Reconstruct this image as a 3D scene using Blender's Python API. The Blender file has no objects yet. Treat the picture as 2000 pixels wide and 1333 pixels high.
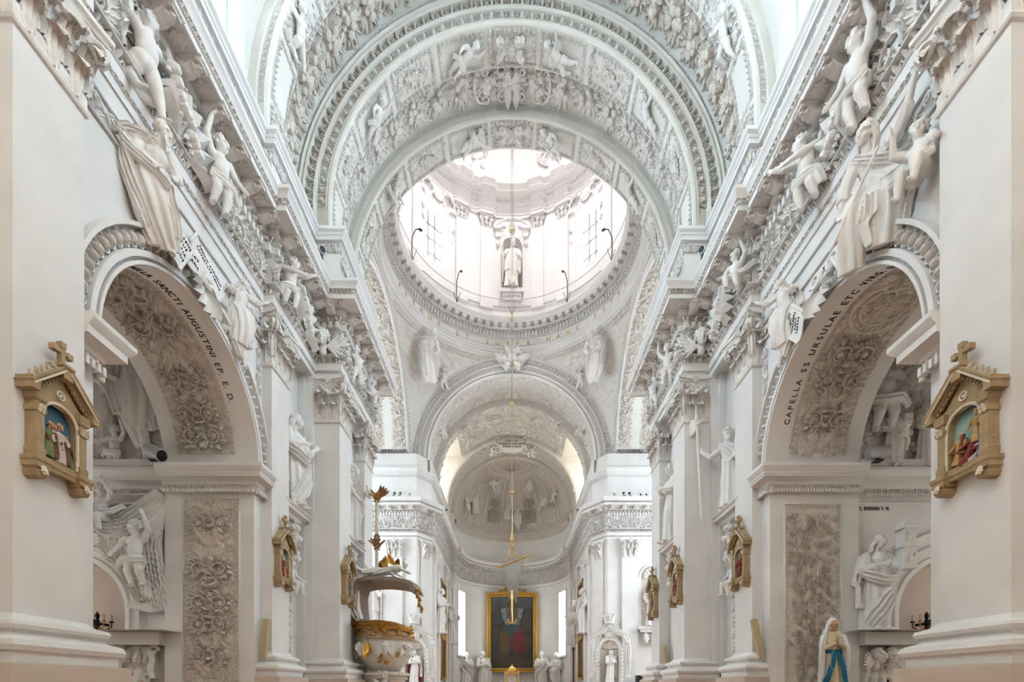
import bpy, bmesh, math, random
import numpy as np
from mathutils import Vector, Matrix

S = bpy.context.scene
COL = S.collection
PI = math.pi
R = random.Random(7)

# ---------------------------------------------------------------- camera, world, exposure
# z = 0 is the eye level of the photographer; the floor lies at z = -1.7
FL = -1.7
cam_d = bpy.data.cameras.new('camera')
cam_d.sensor_fit = 'HORIZONTAL'; cam_d.sensor_width = 36.0
cam_d.lens = 944.0 / 2000 * 36; cam_d.shift_y = (1345 - 666.5) / 2000
cam_d.clip_start = 0.05; cam_d.clip_end = 200
cam = bpy.data.objects.new('camera', cam_d); COL.objects.link(cam)
cam.location = (0, 0, 0); cam.rotation_euler = (PI / 2, 0, 0)
S.camera = cam
W = bpy.data.worlds.new('world'); S.world = W; W.use_nodes = True
W.node_tree.nodes['Background'].inputs[0].default_value = (1.0, 0.80, 0.63, 1)
W.node_tree.nodes['Background'].inputs[1].default_value = 0.6
S.view_settings.view_transform = 'Standard'; S.view_settings.look = 'None'
S.view_settings.gamma = 1.0; S.view_settings.use_curve_mapping = False
S.view_settings.exposure = 0.48
S.cycles.max_bounces = 4; S.cycles.diffuse_bounces = 3; S.cycles.glossy_bounces = 2; S.cycles.transmission_bounces = 3
S.cycles.caustics_reflective = False; S.cycles.caustics_refractive = False
S.cycles.use_adaptive_sampling = True; S.cycles.adaptive_threshold = .22; S.cycles.adaptive_min_samples = 20
WIN_COOL = 16.0     # strength of the panes of the tall nave windows
WIN_DOME = 10.0
WIN_APSE = 6.5
FILL_TRANS = 6.0
FILL_CHAP = 1.6

# ---------------------------------------------------------------- materials
MATS = {}
def mat(name, col, rough=0.7, metal=0.0, var=0.06, scale=6.0, bump=0.0, emit=None, es=1.0, bscale=40.0, spec=0.3, col2=None):
    if name in MATS: return MATS[name]
    m = bpy.data.materials.new(name); m.use_nodes = True; MATS[name] = m
    nt = m.node_tree; b = nt.nodes['Principled BSDF']
    b.inputs['Roughness'].default_value = rough; b.inputs['Metallic'].default_value = metal
    b.inputs['Specular IOR Level'].default_value = spec
    geo = nt.nodes.new('ShaderNodeNewGeometry')
    no = nt.nodes.new('ShaderNodeTexNoise'); no.inputs['Scale'].default_value = scale; no.inputs['Detail'].default_value = 4
    nt.links.new(geo.outputs['Position'], no.inputs['Vector'])
    rp = nt.nodes.new('ShaderNodeValToRGB')
    c2 = col2 or tuple(min(1, c * (1 - var)) for c in col)
    c1 = col if col2 else tuple(min(1, c * (1 + var * .5)) for c in col)
    rp.color_ramp.elements[0].position = .35; rp.color_ramp.elements[1].position = .65
    rp.color_ramp.elements[0].color = (*c2, 1); rp.color_ramp.elements[1].color = (*c1, 1)
    nt.links.new(no.outputs['Fac'], rp.inputs['Fac']); nt.links.new(rp.outputs['Color'], b.inputs['Base Color'])
    if bump:
        n2 = nt.nodes.new('ShaderNodeTexNoise'); n2.inputs['Scale'].default_value = bscale; n2.inputs['Detail'].default_value = 3
        nt.links.new(geo.outputs['Position'], n2.inputs['Vector'])
        bp = nt.nodes.new('ShaderNodeBump'); bp.inputs['Strength'].default_value = bump; bp.inputs['Distance'].default_value = .01
        nt.links.new(n2.outputs['Fac'], bp.inputs['Height']); nt.links.new(bp.outputs['Normal'], b.inputs['Normal'])
    if emit:
        b.inputs['Emission Color'].default_value = (*emit, 1); b.inputs['Emission Strength'].default_value = es
    return m

PLASTER = mat('white_plaster', (.80, .79, .775), .8, var=.05, scale=1.3, bump=.05)
STUCCO = mat('stucco_ornament', (.80, .775, .74), .8, var=.08, scale=7, bump=.12, bscale=60)
RELIEF = mat('aged_relief_stucco', (.72, .665, .60), .85, var=.12, scale=9, bump=.15, bscale=50)
FIGURE = mat('statue_stucco', (.83, .815, .79), .65, var=.05, scale=8, bump=.05)
VAULT = mat('vault_plaster', (.80, .79, .74), .8, var=.05, scale=1.1, bump=.05)
PLINTH = mat('beige_plinth_paint', (.56, .46, .385), .7, var=.04, scale=3)
FLOORM = mat('warm_stone_floor', (.72, .45, .30), .5, var=.15, scale=2)
GOLD = mat('gilding', (.83, .52, .13), .32, 1.0, var=.25, scale=14, bump=.2)
GOLDD = mat('old_gilding', (.55, .32, .09), .4, .9, var=.3, scale=18, bump=.2)
BRASS = mat('brass', (.60, .43, .18), .35, 1.0, var=.1)
TAN = mat('tan_painted_wood', (.40, .295, .165), .55, var=.12, scale=12)
TANL = mat('cream_painted_carving', (.74, .67, .55), .6, var=.1, scale=20)
WOOD = mat('pale_wood', (.55, .45, .28), .6, var=.1, scale=6)
DARKW = mat('dark_wood', (.06, .035, .025), .5, var=.3, scale=8)
BLACK = mat('black_metal', (.02, .02, .022), .45, .3, var=.1)
GILT = mat('gold_leaf_lettering', (.66, .42, .10), .45, .3, var=.1)
BARM = mat('grey_glazing_bar', (.34, .34, .35), .6)
GREYM = mat('grey_metal', (.55, .56, .57), .45, .3, var=.1)
INK = mat('dark_lettering', (.035, .03, .028), .7)
GLASSW = mat('bright_window_glass', (.9, .95, 1), .3, emit=(.60, .81, 1.0), es=WIN_COOL)
GLOW_REAR = mat('rear_nave_fill_glow', (.9, .95, 1), .3, emit=(.66, .84, 1.0), es=WIN_COOL * .45)  # unseen panes over the camera, added to light the pilasters
GLOW_WEST = mat('west_nave_fill_glow', (.9, .95, 1), .3, emit=(1.0, .93, .84), es=WIN_COOL * 2.7)  # unseen panes behind the camera, added to brighten the camera-facing piers
GLOW_TRANS = mat('transept_fill_glow', (.9, .95, 1), .3, emit=(.78, .9, 1.0), es=FILL_TRANS)  # unseen panes at the transept ends, added to light the crossing
GLOW_CHAP = mat('chapel_fill_glow', (.9, .95, 1), .3, emit=(1.0, .9, .78), es=FILL_CHAP)  # unseen panes in the outer chapel walls, added to light the lunettes
GLASSD = mat('dome_window_glass', (.95, .97, 1), .3, emit=(1, .97, .98), es=WIN_DOME)
GLASSL = mat('lantern_glass', (.95, .97, 1), .3, emit=(1, .98, .97), es=260.0)
GLOW_LUN = mat('lunette_glow', (.95, .97, 1), .3, emit=(1, .97, .88), es=3.0)  # this glow stands in for the brightly lit lunette reliefs
GLASSA = mat('apse_window_glass', (.95, .97, 1), .3, emit=(.98, 1.0, .96), es=WIN_APSE)

# ---------------------------------------------------------------- mesh builder
class MB:
    """collects vertices and faces, then links them as one mesh object"""
    def __init__(s): s.v = []; s.f = []; s.n = 0; s.mi = []; s.cur = 0
    def add(s, V, F):
        V = np.asarray(V, float).reshape(-1, 3); s.v.append(V)
        n = s.n
        for f in F: s.f.append([i + n for i in f])
        s.mi += [s.cur] * len(F); s.n += len(V); return s
    def many(s, T, Ms):
        """a template (V, F) placed with every 4x4 matrix of Ms"""
        V, F = T; V4 = np.c_[V, np.ones(len(V))]
        for M in Ms: s.add((V4 @ np.asarray(M).T)[:, :3], F)
        return s
    def box(s, x0, x1, y0, y1, z0, z1):
        V = [(x, y, z) for x in (x0, x1) for y in (y0, y1) for z in (z0, z1)]
        return s.add(V, [(0, 1, 3, 2), (4, 6, 7, 5), (0, 4, 5, 1), (2, 3, 7, 6), (0, 2, 6, 4), (1, 5, 7, 3)])
    def loft(s, rows, closed=False, caps=False):
        """rows: list of equally long point lists"""
        m = len(rows[0]); V = np.asarray(rows, float).reshape(-1, 3); F = []
        for i in range(len(rows) - 1):
            for j in range(m if closed else m - 1):
                a = i * m + j; b = i * m + (j + 1) % m
                F.append((a, b, b + m, a + m))
        if caps: F += [tuple(range(m - 1, -1, -1)), tuple(range((len(rows) - 1) * m, len(rows) * m))]
        return s.add(V, F)
    def tube(s, pts, rad, seg=6, caps=True):
        pts = [Vector(p) for p in pts]; n = len(pts)
        if not hasattr(rad, '__len__'): rad = [rad] * n
        rows = []; up = None
        for i, p in enumerate(pts):
            t = (pts[min(i + 1, n - 1)] - pts[max(i - 1, 0)])
            t = t.normalized() if t.length > 1e-9 else Vector((0, 0, 1))
            if up is None: up = t.orthogonal().normalized()
            a = up - t * up.dot(t); up = a.normalized() if a.length > 1e-6 else t.orthogonal().normalized()
            b = t.cross(up)
            rows.append([p + (up * math.cos(q) + b * math.sin(q)) * rad[i] for q in [k * 2 * PI / seg for k in range(seg)]])
        return s.loft(rows, True, caps)
    def lathe(s, prof, c=(0, 0, 0), seg=24, a0=0, a1=2 * PI):
        full = abs(a1 - a0 - 2 * PI) < 1e-6
        k = seg if full else seg + 1
        rows = [[(c[0] + r * math.cos(a0 + (a1 - a0) * j / seg), c[1] + r * math.sin(a0 + (a1 - a0) * j / seg), c[2] + z) for j in range(k)] for r, z in prof]
        return s.loft(rows, full)
    def map(s, fn):
        s.v = [fn(V) for V in s.v]; return s
    def mesh(s, name, smooth=.6):
        me = bpy.data.meshes.new(name)
        V = np.concatenate(s.v) if s.v else np.zeros((0, 3))
        me.vertices.add(len(V)); me.vertices.foreach_set('co', V.ravel())
        tot = np.array([len(f) for f in s.f], np.int32)
        idx = np.fromiter((i for f in s.f for i in f), np.int32)
        me.loops.add(len(idx)); me.loops.foreach_set('vertex_index', idx)
        me.polygons.add(len(tot)); st = np.zeros(len(tot), np.int32); st[1:] = np.cumsum(tot)[:-1]
        me.polygons.foreach_set('loop_start', st); me.polygons.foreach_set('loop_total', tot)
        if any(s.mi): me.polygons.foreach_set('material_index', np.array(s.mi, np.int32))
        me.update(calc_edges=True); me.validate()
        if smooth:
            me.polygons.foreach_set('use_smooth', np.ones(len(me.polygons), bool)); me.set_sharp_from_angle(angle=smooth)
        return me
    def build(s, name, m, parent=None, smooth=.6, **kw):
        return link(name, s.mesh(name, smooth), m, parent, **kw)

def link(name, me, m=None, parent=None, M=None, label=None, cat=None, group=None, kind=None):
    o = bpy.data.objects.new(name, me); COL.objects.link(o)
    if m is not None and me is not None:
        ms = m if isinstance(m, (list, tuple)) else [m]
        if len(me.materials) == 0:
            for x in ms: me.materials.append(x)
    if parent is not None: o.parent = parent
    if M is not None: o.matrix_local = M if isinstance(M, Matrix) else Matrix(np.asarray(M).tolist())
    tag(o, label, cat, group, kind); return o
def tag(o, label=None, cat=None, group=None, kind=None):
    for k, v in (('label', label), ('category', cat), ('group', group), ('kind', kind)):
        if v: o[k] = v
    return o
def empty(name, loc=(0, 0, 0), M=None, **kw):
    o = bpy.data.objects.new(name, None); COL.objects.link(o); o.location = loc
    if M is not None: o.matrix_local = M
    return tag(o, **kw)

def frame(o, x, y, z):
    """4x4 from origin and three axis vectors"""
    M = np.eye(4); M[:3, 0] = x; M[:3, 1] = y; M[:3, 2] = z; M[:3, 3] = o; return M
def tr(x=0, y=0, z=0, rz=0, s=1.0, sx=1, sy=1, sz=1):
    c, n = math.cos(rz), math.sin(rz)
    return np.array([[c * s * sx, -n * s * sy, 0, x], [n * s * sx, c * s * sy, 0, y], [0, 0, s * sz, z], [0, 0, 0, 1.0]])
def dup(o, parent=None, M=None, **kw):
    c = o.copy(); COL.objects.link(c); c.parent = parent
    if M is not None: c.matrix_local = M if isinstance(M, Matrix) else Matrix(np.asarray(M).tolist())
    for k in ('label', 'category', 'group'):
        if k in kw: c[k] = kw[k]
    return c

# ---------------------------------------------------------------- ornament templates: u, v in the surface, n (z) out of it
def t_dome(rx=1, ry=1, h=1, seg=8, rings=2):
    V = []; F = []
    for i in range(rings):
        a = i * PI / 2 / rings
        for j in range(seg):
            q = 2 * PI * j / seg; V.append((rx * math.cos(a) * math.cos(q), ry * math.cos(a) * math.sin(q), h * math.sin(a)))
    V.append((0, 0, h)); t = len(V) - 1
    for i in range(rings - 1):
        for j in range(seg):
            F.append((i * seg + j, i * seg + (j + 1) % seg, (i + 1) * seg + (j + 1) % seg, (i + 1) * seg + j))
    for j in range(seg): F.append(((rings - 1) * seg + j, (rings - 1) * seg + (j + 1) % seg, t))
    return np.array(V, float), F
def t_leaf(L=1, Wd=.5, h=.2, curl=.15, lob=3, n=7):
    """acanthus leaf lying along +u with a raised midrib, lobed edges and a lifted tip"""
    V = []; F = []
    for i in range(n):
        t = i / (n - 1); w = Wd * .5 * math.sin(PI * min(1, .12 + t * .88)) ** .6
        w *= 1 + .28 * math.cos(lob * 2 * PI * t + 1.5)
        z = h * (.35 + .65 * math.sin(PI * t * .8)) + curl * t * t
        for k, (s, q) in enumerate(((-1, 0), (-.5, .85), (0, .55), (.5, .85), (1, 0))):
            V.append((L * t, s * w, z * (.15 + .85 * q) if abs(s) == 1 else z * (.4 + .6 * q)))
    for i in range(n - 1):
        for k in range(4):
            a = i * 5 + k; F.append((a, a + 1, a + 6, a + 5))
    return np.array(V, float), F
def t_box(w, d, h):
    m = MB().box(-w / 2, w / 2, -d / 2, d / 2, 0, h); return m.v[0], m.f
def t_join(parts):
    m = MB()
    for (V, F), M in parts: m.many((V, F), [M])
    return np.concatenate(m.v), m.f
LEAFA = t_leaf(1, .62, .24, .42, 3, 9); DOME = t_dome(); DOME6 = t_dome(seg=6, rings=2); DOME12 = t_dome(seg=12, rings=4)
LEAF = t_leaf(); PETAL = t_leaf(1, .75, .22, .25, 0, 5); LEAFS = t_leaf(1, .42, .2, .1, 0, 5)

def t_flower(n=6, two=True):
    P = [(PETAL, tr(0, 0, 0, 2 * PI * k / n)) for k in range(n)]
    if two: P += [(PETAL, tr(0, 0, .12, 2 * PI * (k + .5) / n, .6)) for k in range(n)]
    P.append((DOME6, tr(0, 0, .1, 0, .22, sz=1.4)))
    return t_join(P)
FLOWER = t_flower(); FLOWER5 = t_flower(5, False)
def t_egg():
    """an egg in its shell with darts at both sides; one pitch along u = 1, v = 0..1 upward"""
    m = MB(); m.many(t_dome(.26, .42, .42, 8, 3), [tr(0, .48, 0)])
    pts = [(.42 * math.cos(a), .50 - .5 * math.sin(a), .14) for a in [k * PI / 8 for k in range(9)]]
    m.tube([(.40, .95, .12)] + pts + [(-.40, .95, .12)], .065, 4)
    m.add([(.5, .02, .26), (.43, .95, .02), (.57, .95, .02), (.5, .95, .22)], [(0, 1, 3), (0, 3, 2)])
    return np.concatenate(m.v), m.f
EGG = t_egg()
def t_lambda():
    """leaf-and-tongue motif"""
    m = MB()
    m.many(LEAFS, [tr(0, 0, 0, PI / 2, 1, sy=.9, sz=1.5), tr(.1, .1, 0, PI / 2 - .8, .62), tr(-.1, .1, 0, PI / 2 + .8, .62)])
    m.tube([(-.38, .9, .1), (-.44, .45, .16), (-.3, .1, .1)], .06, 4); m.tube([(.38, .9, .1), (.44, .45, .16), (.3, .1, .1)], .06, 4)
    return np.concatenate(m.v), m.f
LAMBDA = t_lambda()
def t_swirl():
    """running-scroll motif"""
    m = MB(); pts = []
    for k in range(15):
        a = k / 14 * 3.6 * PI; r = .40 * (1 - k / 17); pts.append((r * math.cos(a) - .08, .5 + r * math.sin(a), .15 + .008 * k))
    m.tube(pts, [.085 - .003 * k for k in range(15)], 4)
    m.many(LEAFS, [tr(.28, .2, 0, .7, .42), tr(.30, .75, 0, -.6, .42)])
    return np.concatenate(m.v), m.f
SWIRL = t_swirl()
def t_shell(n=9):
    m = MB()
    for k in range(n):
        a = PI * (.06 + .88 * k / (n - 1)); L = .75 + .25 * math.sin(a)
        rows = []
        for t in (0.05, .35, .7, .95, 1.0):
            w = .5 * L * t * PI / n * 1.05; z = .38 * math.sin(t * PI * .62)
            c = np.array((math.cos(a), math.sin(a))) * L * t; d = np.array((-math.sin(a), math.cos(a)))
            rows.append([(*(c - d * w), z * .55), (*c, z + .07 * t), (*(c + d * w), z * .55)])
        m.loft(rows)
    m.many(DOME6, [tr(0, 0, 0, 0, .14)])
    return np.concatenate(m.v), m.f
SHELL = t_shell()

def spiral(cx, cy, r, turns, a0, sgn, k=16, shrink=.86, n0=.02, n1=.06):
    return [(cx + r * (1 - shrink * t) * math.cos(a0 + sgn * turns * 2 * PI * t), cy + r * (1 - shrink * t) * math.sin(a0 + sgn * turns * 2 * PI * t), n0 + (n1 - n0) * t)
            for t in [i / (k - 1) for i in range(k)]]
def acanthus_scroll(m, cx, cy, r, a0, sgn, rnd, h=.05, leaves=6, th=.085, turns=1.25):
    leaves = int(leaves * 1.5)
    """one rinceau: a spiral stem with leaves flying off it and a flower in its eye"""
    P = spiral(cx, cy, r, turns, a0, sgn, 16, .8, h * .5, h * .9)
    m.tube(P, [r * th * (1 - .55 * i / 15) for i in range(16)], 5, False)
    for i in range(leaves):
        t = i / leaves * .75; a = a0 + sgn * turns * 2 * PI * t; rr = r * (1 - .8 * t)
        x, y = cx + rr * math.cos(a), cy + rr * math.sin(a)
        L = r * (.8 - .35 * t) * rnd.uniform(.85, 1.2)
        m.many(LEAFA, [tr(x, y, h * .2, a + sgn * rnd.uniform(.5, 1.1), L, sz=h * 1.6 / L + .35)])
        if i % 2: m.many(LEAFS, [tr(x, y, h * .2, a + PI + sgn * rnd.uniform(-1, -.3), L * .6)])
    m.many(FLOWER5 if rnd.random() < .6 else DOME, [tr(cx, cy, h * .3, rnd.random() * 6, r * .36, sz=.9)])

def scroll_panel(m, w, hgt, seed=1, cell=None, h=.06):
    """candelabra relief, mirror-symmetric about u = 0; u in -w/2..w/2, v in 0..hgt"""
    rnd = random.Random(seed); c = cell or w * .95; n = max(1, round(hgt / c)); c = hgt / n
    for i in range(n):
        v = (i + .5) * c; kind = (i + seed) % 3; r = w * .235
        for s in (-1, 1):
            rs = random.Random(seed * 31 + i)
            def A(cx, cy, rr, a0, sg, lv=6): acanthus_scroll(m, s * cx, cy, rr, a0 if s > 0 else PI - a0, sg * s, rs, h, lv)
            if kind == 0:
                A(w * .255, v + c * .2, r, -2.4, -1, 7); A(w * .27, v - c * .26, r * .85, 2.2, 1, 6)
            elif kind == 1:
                A(w * .26, v - c * .05, r * 1.05, -1.8, -1, 8)
                m.many(LEAF, [tr(s * w * .06, v + c * .22, 0, PI / 2 - s * .9, w * .42, sz=h * 5), tr(s * w * .2, v + c * .33, 0, PI / 2 - s * .4, w * .28, sz=h * 6)])
            else:
                A(w * .27, v + c * .02, r * .9, 1.2, 1, 6)
                m.many(LEAFA, [tr(s * w * .04, v - c * .46, 0, PI / 2 - s * .55, w * .46, sz=h * 5), tr(s * w * .08, v + c * .2, 0, PI / 2 - s * .35, w * .4, sz=h * 4)])
        if kind == 1: m.many(SHELL, [tr(0, v + c * .02, 0, 0, w * .2, sz=h * 8)])
        elif kind == 0:
            m.many(LEAFA, [tr(0, v - c * .1, 0, PI / 2, w * .34, sz=h * 6)]); m.many(FLOWER, [tr(0, v - c * .22, 0, .3, w * .11)])
        else: m.many(FLOWER, [tr(0, v + c * .05, 0, .3, w * .13)]); m.many(LEAFA, [tr(0, v - c * .5, 0, PI / 2, w * .36, sz=h * 5)])
        for k in range(10):
            a = rnd.random() * 6.3; x = rnd.uniform(.04, .44) * w; y = v + rnd.uniform(-.48, .48) * c
            for s in (-1, 1): m.many(LEAFS, [tr(s * x, y, 0, a if s > 0 else PI - a, w * rnd.uniform(.1, .18), sz=1.2)])
def fill_flowers(m, w, hgt, seed, size=.1, h=1.0, dens=1.0):
    """leaf-and-blossom carpet with one big flower cluster in the middle"""
    rnd = random.Random(seed); n = int(dens * w * hgt / (size * size) * 1.4)
    for k in range(n):
        x, y = rnd.uniform(-.5, .5) * w, rnd.uniform(0, 1) * hgt; s = size * rnd.uniform(.55, 1.15)
        q = rnd.random()
        T = FLOWER5 if q < .25 else (DOME6 if q < .42 else LEAF if q < .75 else LEAFS)
        m.many(T, [tr(x, y, 0, rnd.random() * 6.28, s * (.5 if T is DOME6 else .6 if T is FLOWER5 else 1.25), sz=h)])
def fruit_band(m, L, w, seed, pitch=.5, h=1.0):
    """garland of fruit and leaves along u = 0..L, v in -w/2..w/2"""
    rnd = random.Random(seed); n = max(1, round(L / pitch)); p = L / n
    for i in range(n):
        u = (i + .5) * p
        for k in range(13):
            a = rnd.random() * 6.28; q = rnd.random() ** .6; s = w * rnd.uniform(.07, .13)
            m.many(DOME, [tr(u + q * math.cos(a) * p * .30, q * math.sin(a) * w * .27, .04 * h * (1 - q), 0, s, sz=1.1 * h + .5 * (1 - q))])
        for k in range(16):
            a = k / 16 * 6.28 + rnd.uniform(-.2, .2)
            m.many(LEAF, [tr(u + math.cos(a) * p * .26, math.sin(a) * w * .22, 0, a, w * rnd.uniform(.2, .3), sz=1.0 * h)])
        for s in (-1, 1):
            acanthus_scroll(m, u + p * .5, s * w * .27, w * .15, s * 1.2, -s, rnd, .03 * h, 4)
def grotesque_band(m, L, w, seed, pitch=.8, h=1.0):
    rnd = random.Random(seed); n = max(1, round(L / pitch)); p = L / n
    for i in range(n):
        u = (i + .5) * p
        if i % 2 == 0:
            for k in range(10):
                a = rnd.random() * 6.28; q = rnd.random() ** .6
                m.many(DOME, [tr(u + q * math.cos(a) * p * .22, q * math.sin(a) * w * .25, .03, 0, w * rnd.uniform(.06, .1), sz=1.2)])
            for k in range(12):
                a = k / 12 * 6.28; m.many(LEAF, [tr(u + math.cos(a) * p * .18, math.sin(a) * w * .2, 0, a, w * .26)])
        else:
            for s in (-1, 1):
                acanthus_scroll(m, u, s * w * .26, w * .2, s * 1.5, s, rnd, .04, 6)
                m.many(LEAFA, [tr(u, s * w * .05, 0, 0, p * .42), tr(u, s * w * .05, 0, PI, p * .42)])

# ---------------------------------------------------------------- mappings from (u, v, n) to the world
def to_plane(o, U, V, N):
    o, U, V, N = [np.asarray(x, float) for x in (o, U, V, N)]
    return lambda P: o + P[:, :1] * U + P[:, 1:2] * V + P[:, 2:3] * N
def to_arch(c, Ax, Up, r, Sd, along='u'):
    """soffit of a barrel arch: u = arc length measured from the crown towards Sd, v = along the axis Ax, n = inward"""
    c, Ax, Up, Sd = [np.asarray(x, float) for x in (c, Ax, Up, Sd)]
    def f(P):
        u, v = (P[:, 0], P[:, 1]) if along == 'u' else (P[:, 1], P[:, 0])
        a = u / r; q = (r - P[:, 2])
        return c + (q * np.cos(a))[:, None] * Up + (q * np.sin(a))[:, None] * Sd + v[:, None] * Ax
    return f
def to_face(c, Up, Sd, N, r):
    """flat ring face of an arch: u = arc length at radius r from the crown towards Sd, v = radial outward, n along N"""
    c, Up, Sd, N = [np.asarray(x, float) for x in (c, Up, Sd, N)]
    def f(P):
        a = P[:, 0] / r; q = r + P[:, 1]
        return c + (q * np.cos(a))[:, None] * Up + (q * np.sin(a))[:, None] * Sd + P[:, 2:3] * N
    return f

def motif_row(m, T, L, pitch, v0, hgt, depth=None, n0=0.0, u0=0.0, flip=False):
    """a row of motifs along u from u0 to u0+L"""
    n = max(1, round(L / pitch)); p = L / n; d = depth or hgt
    m.many(T, [np.array([[p * .96, 0, 0, u0 + (i + .5) * p], [0, -hgt if flip else hgt, 0, v0 + (hgt if flip else 0)], [0, 0, d, n0], [0, 0, 0, 1.0]]) for i in range(n)])

# ---------------------------------------------------------------- sweeps
def path_frames(pts, side):
    """mitred frames for a plan polyline; side = +1 offsets to the left of the walking direction"""
    P = [np.array(p, float) for p in pts]; out = []
    for i, p in enumerate(P):
        d0 = P[i] - P[i - 1] if i else P[1] - P[0]
        d1 = P[i + 1] - P[i] if i < len(P) - 1 else d0
        d0 = d0 / np.linalg.norm(d0); d1 = d1 / np.linalg.norm(d1)
        n0 = np.array((-d0[1], d0[0])) * side; n1 = np.array((-d1[1], d1[0])) * side
        b = n0 + n1; q = b @ b
        out.append((p, b * 2 / q if q > 1e-6 else n0))
    return out
def sweep(m, prof, pts, side=1, sx=1):
    rows = []
    for p, n in path_frames(pts, side):
        rows.append([((p[0] + n[0] * o) * sx, p[1] + n[1] * o, h) for o, h in prof])
    return m.loft(rows)
def segs(pts, side=1, sx=1):
    """straight runs of a plan polyline: (start, unit direction, outward normal, length)"""
    out = []
    for a, b in zip(pts[:-1], pts[1:]):
        a = np.array(a, float); b = np.array(b, float); L = np.linalg.norm(b - a); d = (b - a) / L; n = np.array((-d[1], d[0])) * side
        out.append((np.array((a[0] * sx, a[1])), np.array((d[0] * sx, d[1])), np.array((n[0] * sx, n[1])), L))
    return out
def arc_sweep(m, prof, c, Up, Sd, N, a0, a1, k=32):
    """prof: (radius, offset along N); angle from the crown (Up) towards Sd"""
    c, Up, Sd, N = [np.asarray(x, float) for x in (c, Up, Sd, N)]
    rows = []
    for i in range(k + 1):
        a = a0 + (a1 - a0) * i / k; d = Up * math.cos(a) + Sd * math.sin(a)
        rows.append([c + d * r + N * o for r, o in prof])
    return m.loft(rows)
X_, Y_, Z_ = np.eye(3)
# ================================================================ STRUCTURE
HC = 12.2                      # height of the vault centre line above the eye
NPATH = [(5.2, -12), (5.2, 4.84), (5.0, 4.84), (5.0, 5.65), (5.2, 5.65), (5.2, 10.06), (5.0, 10.06), (5.0, 12.2), (4.35, 12.2), (4.35, 15.04), (9.0, 15.04)]
APS = [(4.1 * math.cos(t), 34.6 + 4.1 * math.sin(t)) for t in [k * PI / 2 / 12 for k in range(13)]]
EPATH = [(9.0, 25.3), (5.0, 25.3), (4.35, 26.2), (4.35, 33.9), (4.1, 33.9)] + APS
AY, AR, AH = 7.87, 1.87, 4.42   # chapel arch: centre along the nave, radius, springing height
XC = np.array((0, 20.45, 0.0)) # centre of the crossing
SIDE = {-1: 'left', 1: 'right'}

floor = MB().box(-14, 14, -12, 42, FL - .2, FL).build('floor', FLOORM, kind='structure')
tag(floor, 'warm beige stone floor of the church below the picture', 'floor')

ENT = [(-.45, 7.8), (.03, 7.8), (.03, 7.93), (.02, 7.93), (.02, 7.98), (.06, 7.98), (.06, 8.15), (.08, 8.155), (.08, 8.165), (.03, 8.165), (.03, 8.295), (.17, 8.30), (.16, 8.33), (.015, 8.34),
       (.015, 8.94), (.05, 8.96), (.05, 8.985), (.07, 8.99), (.07, 9.15), (.11, 9.155), (.11, 9.165), (.08, 9.165), (.08, 9.285), (.20, 9.29), (.20, 9.42), (.53, 9.42), (.53, 9.40), (.56, 9.40),
       (.56, 9.51), (.585, 9.511), (.55, 9.512), (.55, 9.592), (.605, 9.60), (.615, 9.645), (.645, 9.70), (.67, 9.735), (.67, 9.80), (.2, 9.83), (-.4, 9.83)]
ATT = [(-.4, 11.16), (.03, 11.16), (.03, 11.2), (.06, 11.22), (.12, 11.22), (.12, 11.32), (.14, 11.33), (.15, 11.38), (.2, 11.42), (.2, 11.5), (-.6, 11.5)]
BASE = [(.31, FL), (.31, .22), (.30, .24), (.22, .25), (.22, .35), (.255, .37), (.275, .42), (.255, .475), (.21, .50), (.15, .52), (.12, .55), (.12, .57), (.16, .59), (.175, .63), (.16, .665), (.09, .69), (.05, .71), (.02, .75), (0, .76)]
IMP = [(0, 3.98), (.05, 3.98), (.05, 4.06), (.08, 4.07), (.08, 4.14), (.13, 4.16), (.24, 4.18), (.24, 4.27), (.28, 4.31), (.31, 4.36), (.31, 4.42), (-.2, 4.42)]

def arch_hole(m, x, y0, y1, z0, z1, yc, r, hs, fn, k=24):
    """wall panel with an arched opening, in (a, z) coordinates turned into points by fn(a, z)"""
    m.add([fn(a, z) for a, z in ((y0, z0), (yc - r, z0), (yc - r, hs), (y0, hs))], [(0, 1, 2, 3)])
    m.add([fn(a, z) for a, z in ((yc + r, z0), (y1, z0), (y1, hs), (yc + r, hs))], [(0, 1, 2, 3)])
    lo = []; hi = []
    for i in range(k + 1):
        t = PI - PI * i / k; a = yc + r * math.cos(t); z = hs + r * math.sin(t)
        lo.append(fn(a, z))
        dx, dz = math.cos(t), math.sin(t); s = 1e9
        if dx > 1e-6: s = min(s, (y1 - yc) / dx)
        if dx < -1e-6: s = min(s, (y0 - yc) / dx)
        if dz > 1e-6: s = min(s, (z1 - hs) / dz)
        hi.append(fn(yc + dx * s, hs + dz * s))
    m.loft([lo, hi])
    for (a, z, i) in ((y0, z1, None), (y1, z1, None)):   # fill the upper corners
        ts = [PI - PI * j / k for j in range(k + 1)]
        pts = sorted([p for p in hi], key=lambda p: abs(p[0] - fn(a, z)[0]) + abs(p[1] - fn(a, z)[1]) + abs(p[2] - fn(a, z)[2]))[:2]
        m.add([fn(a, z), pts[0], pts[1]], [(0, 1, 2)])

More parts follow.
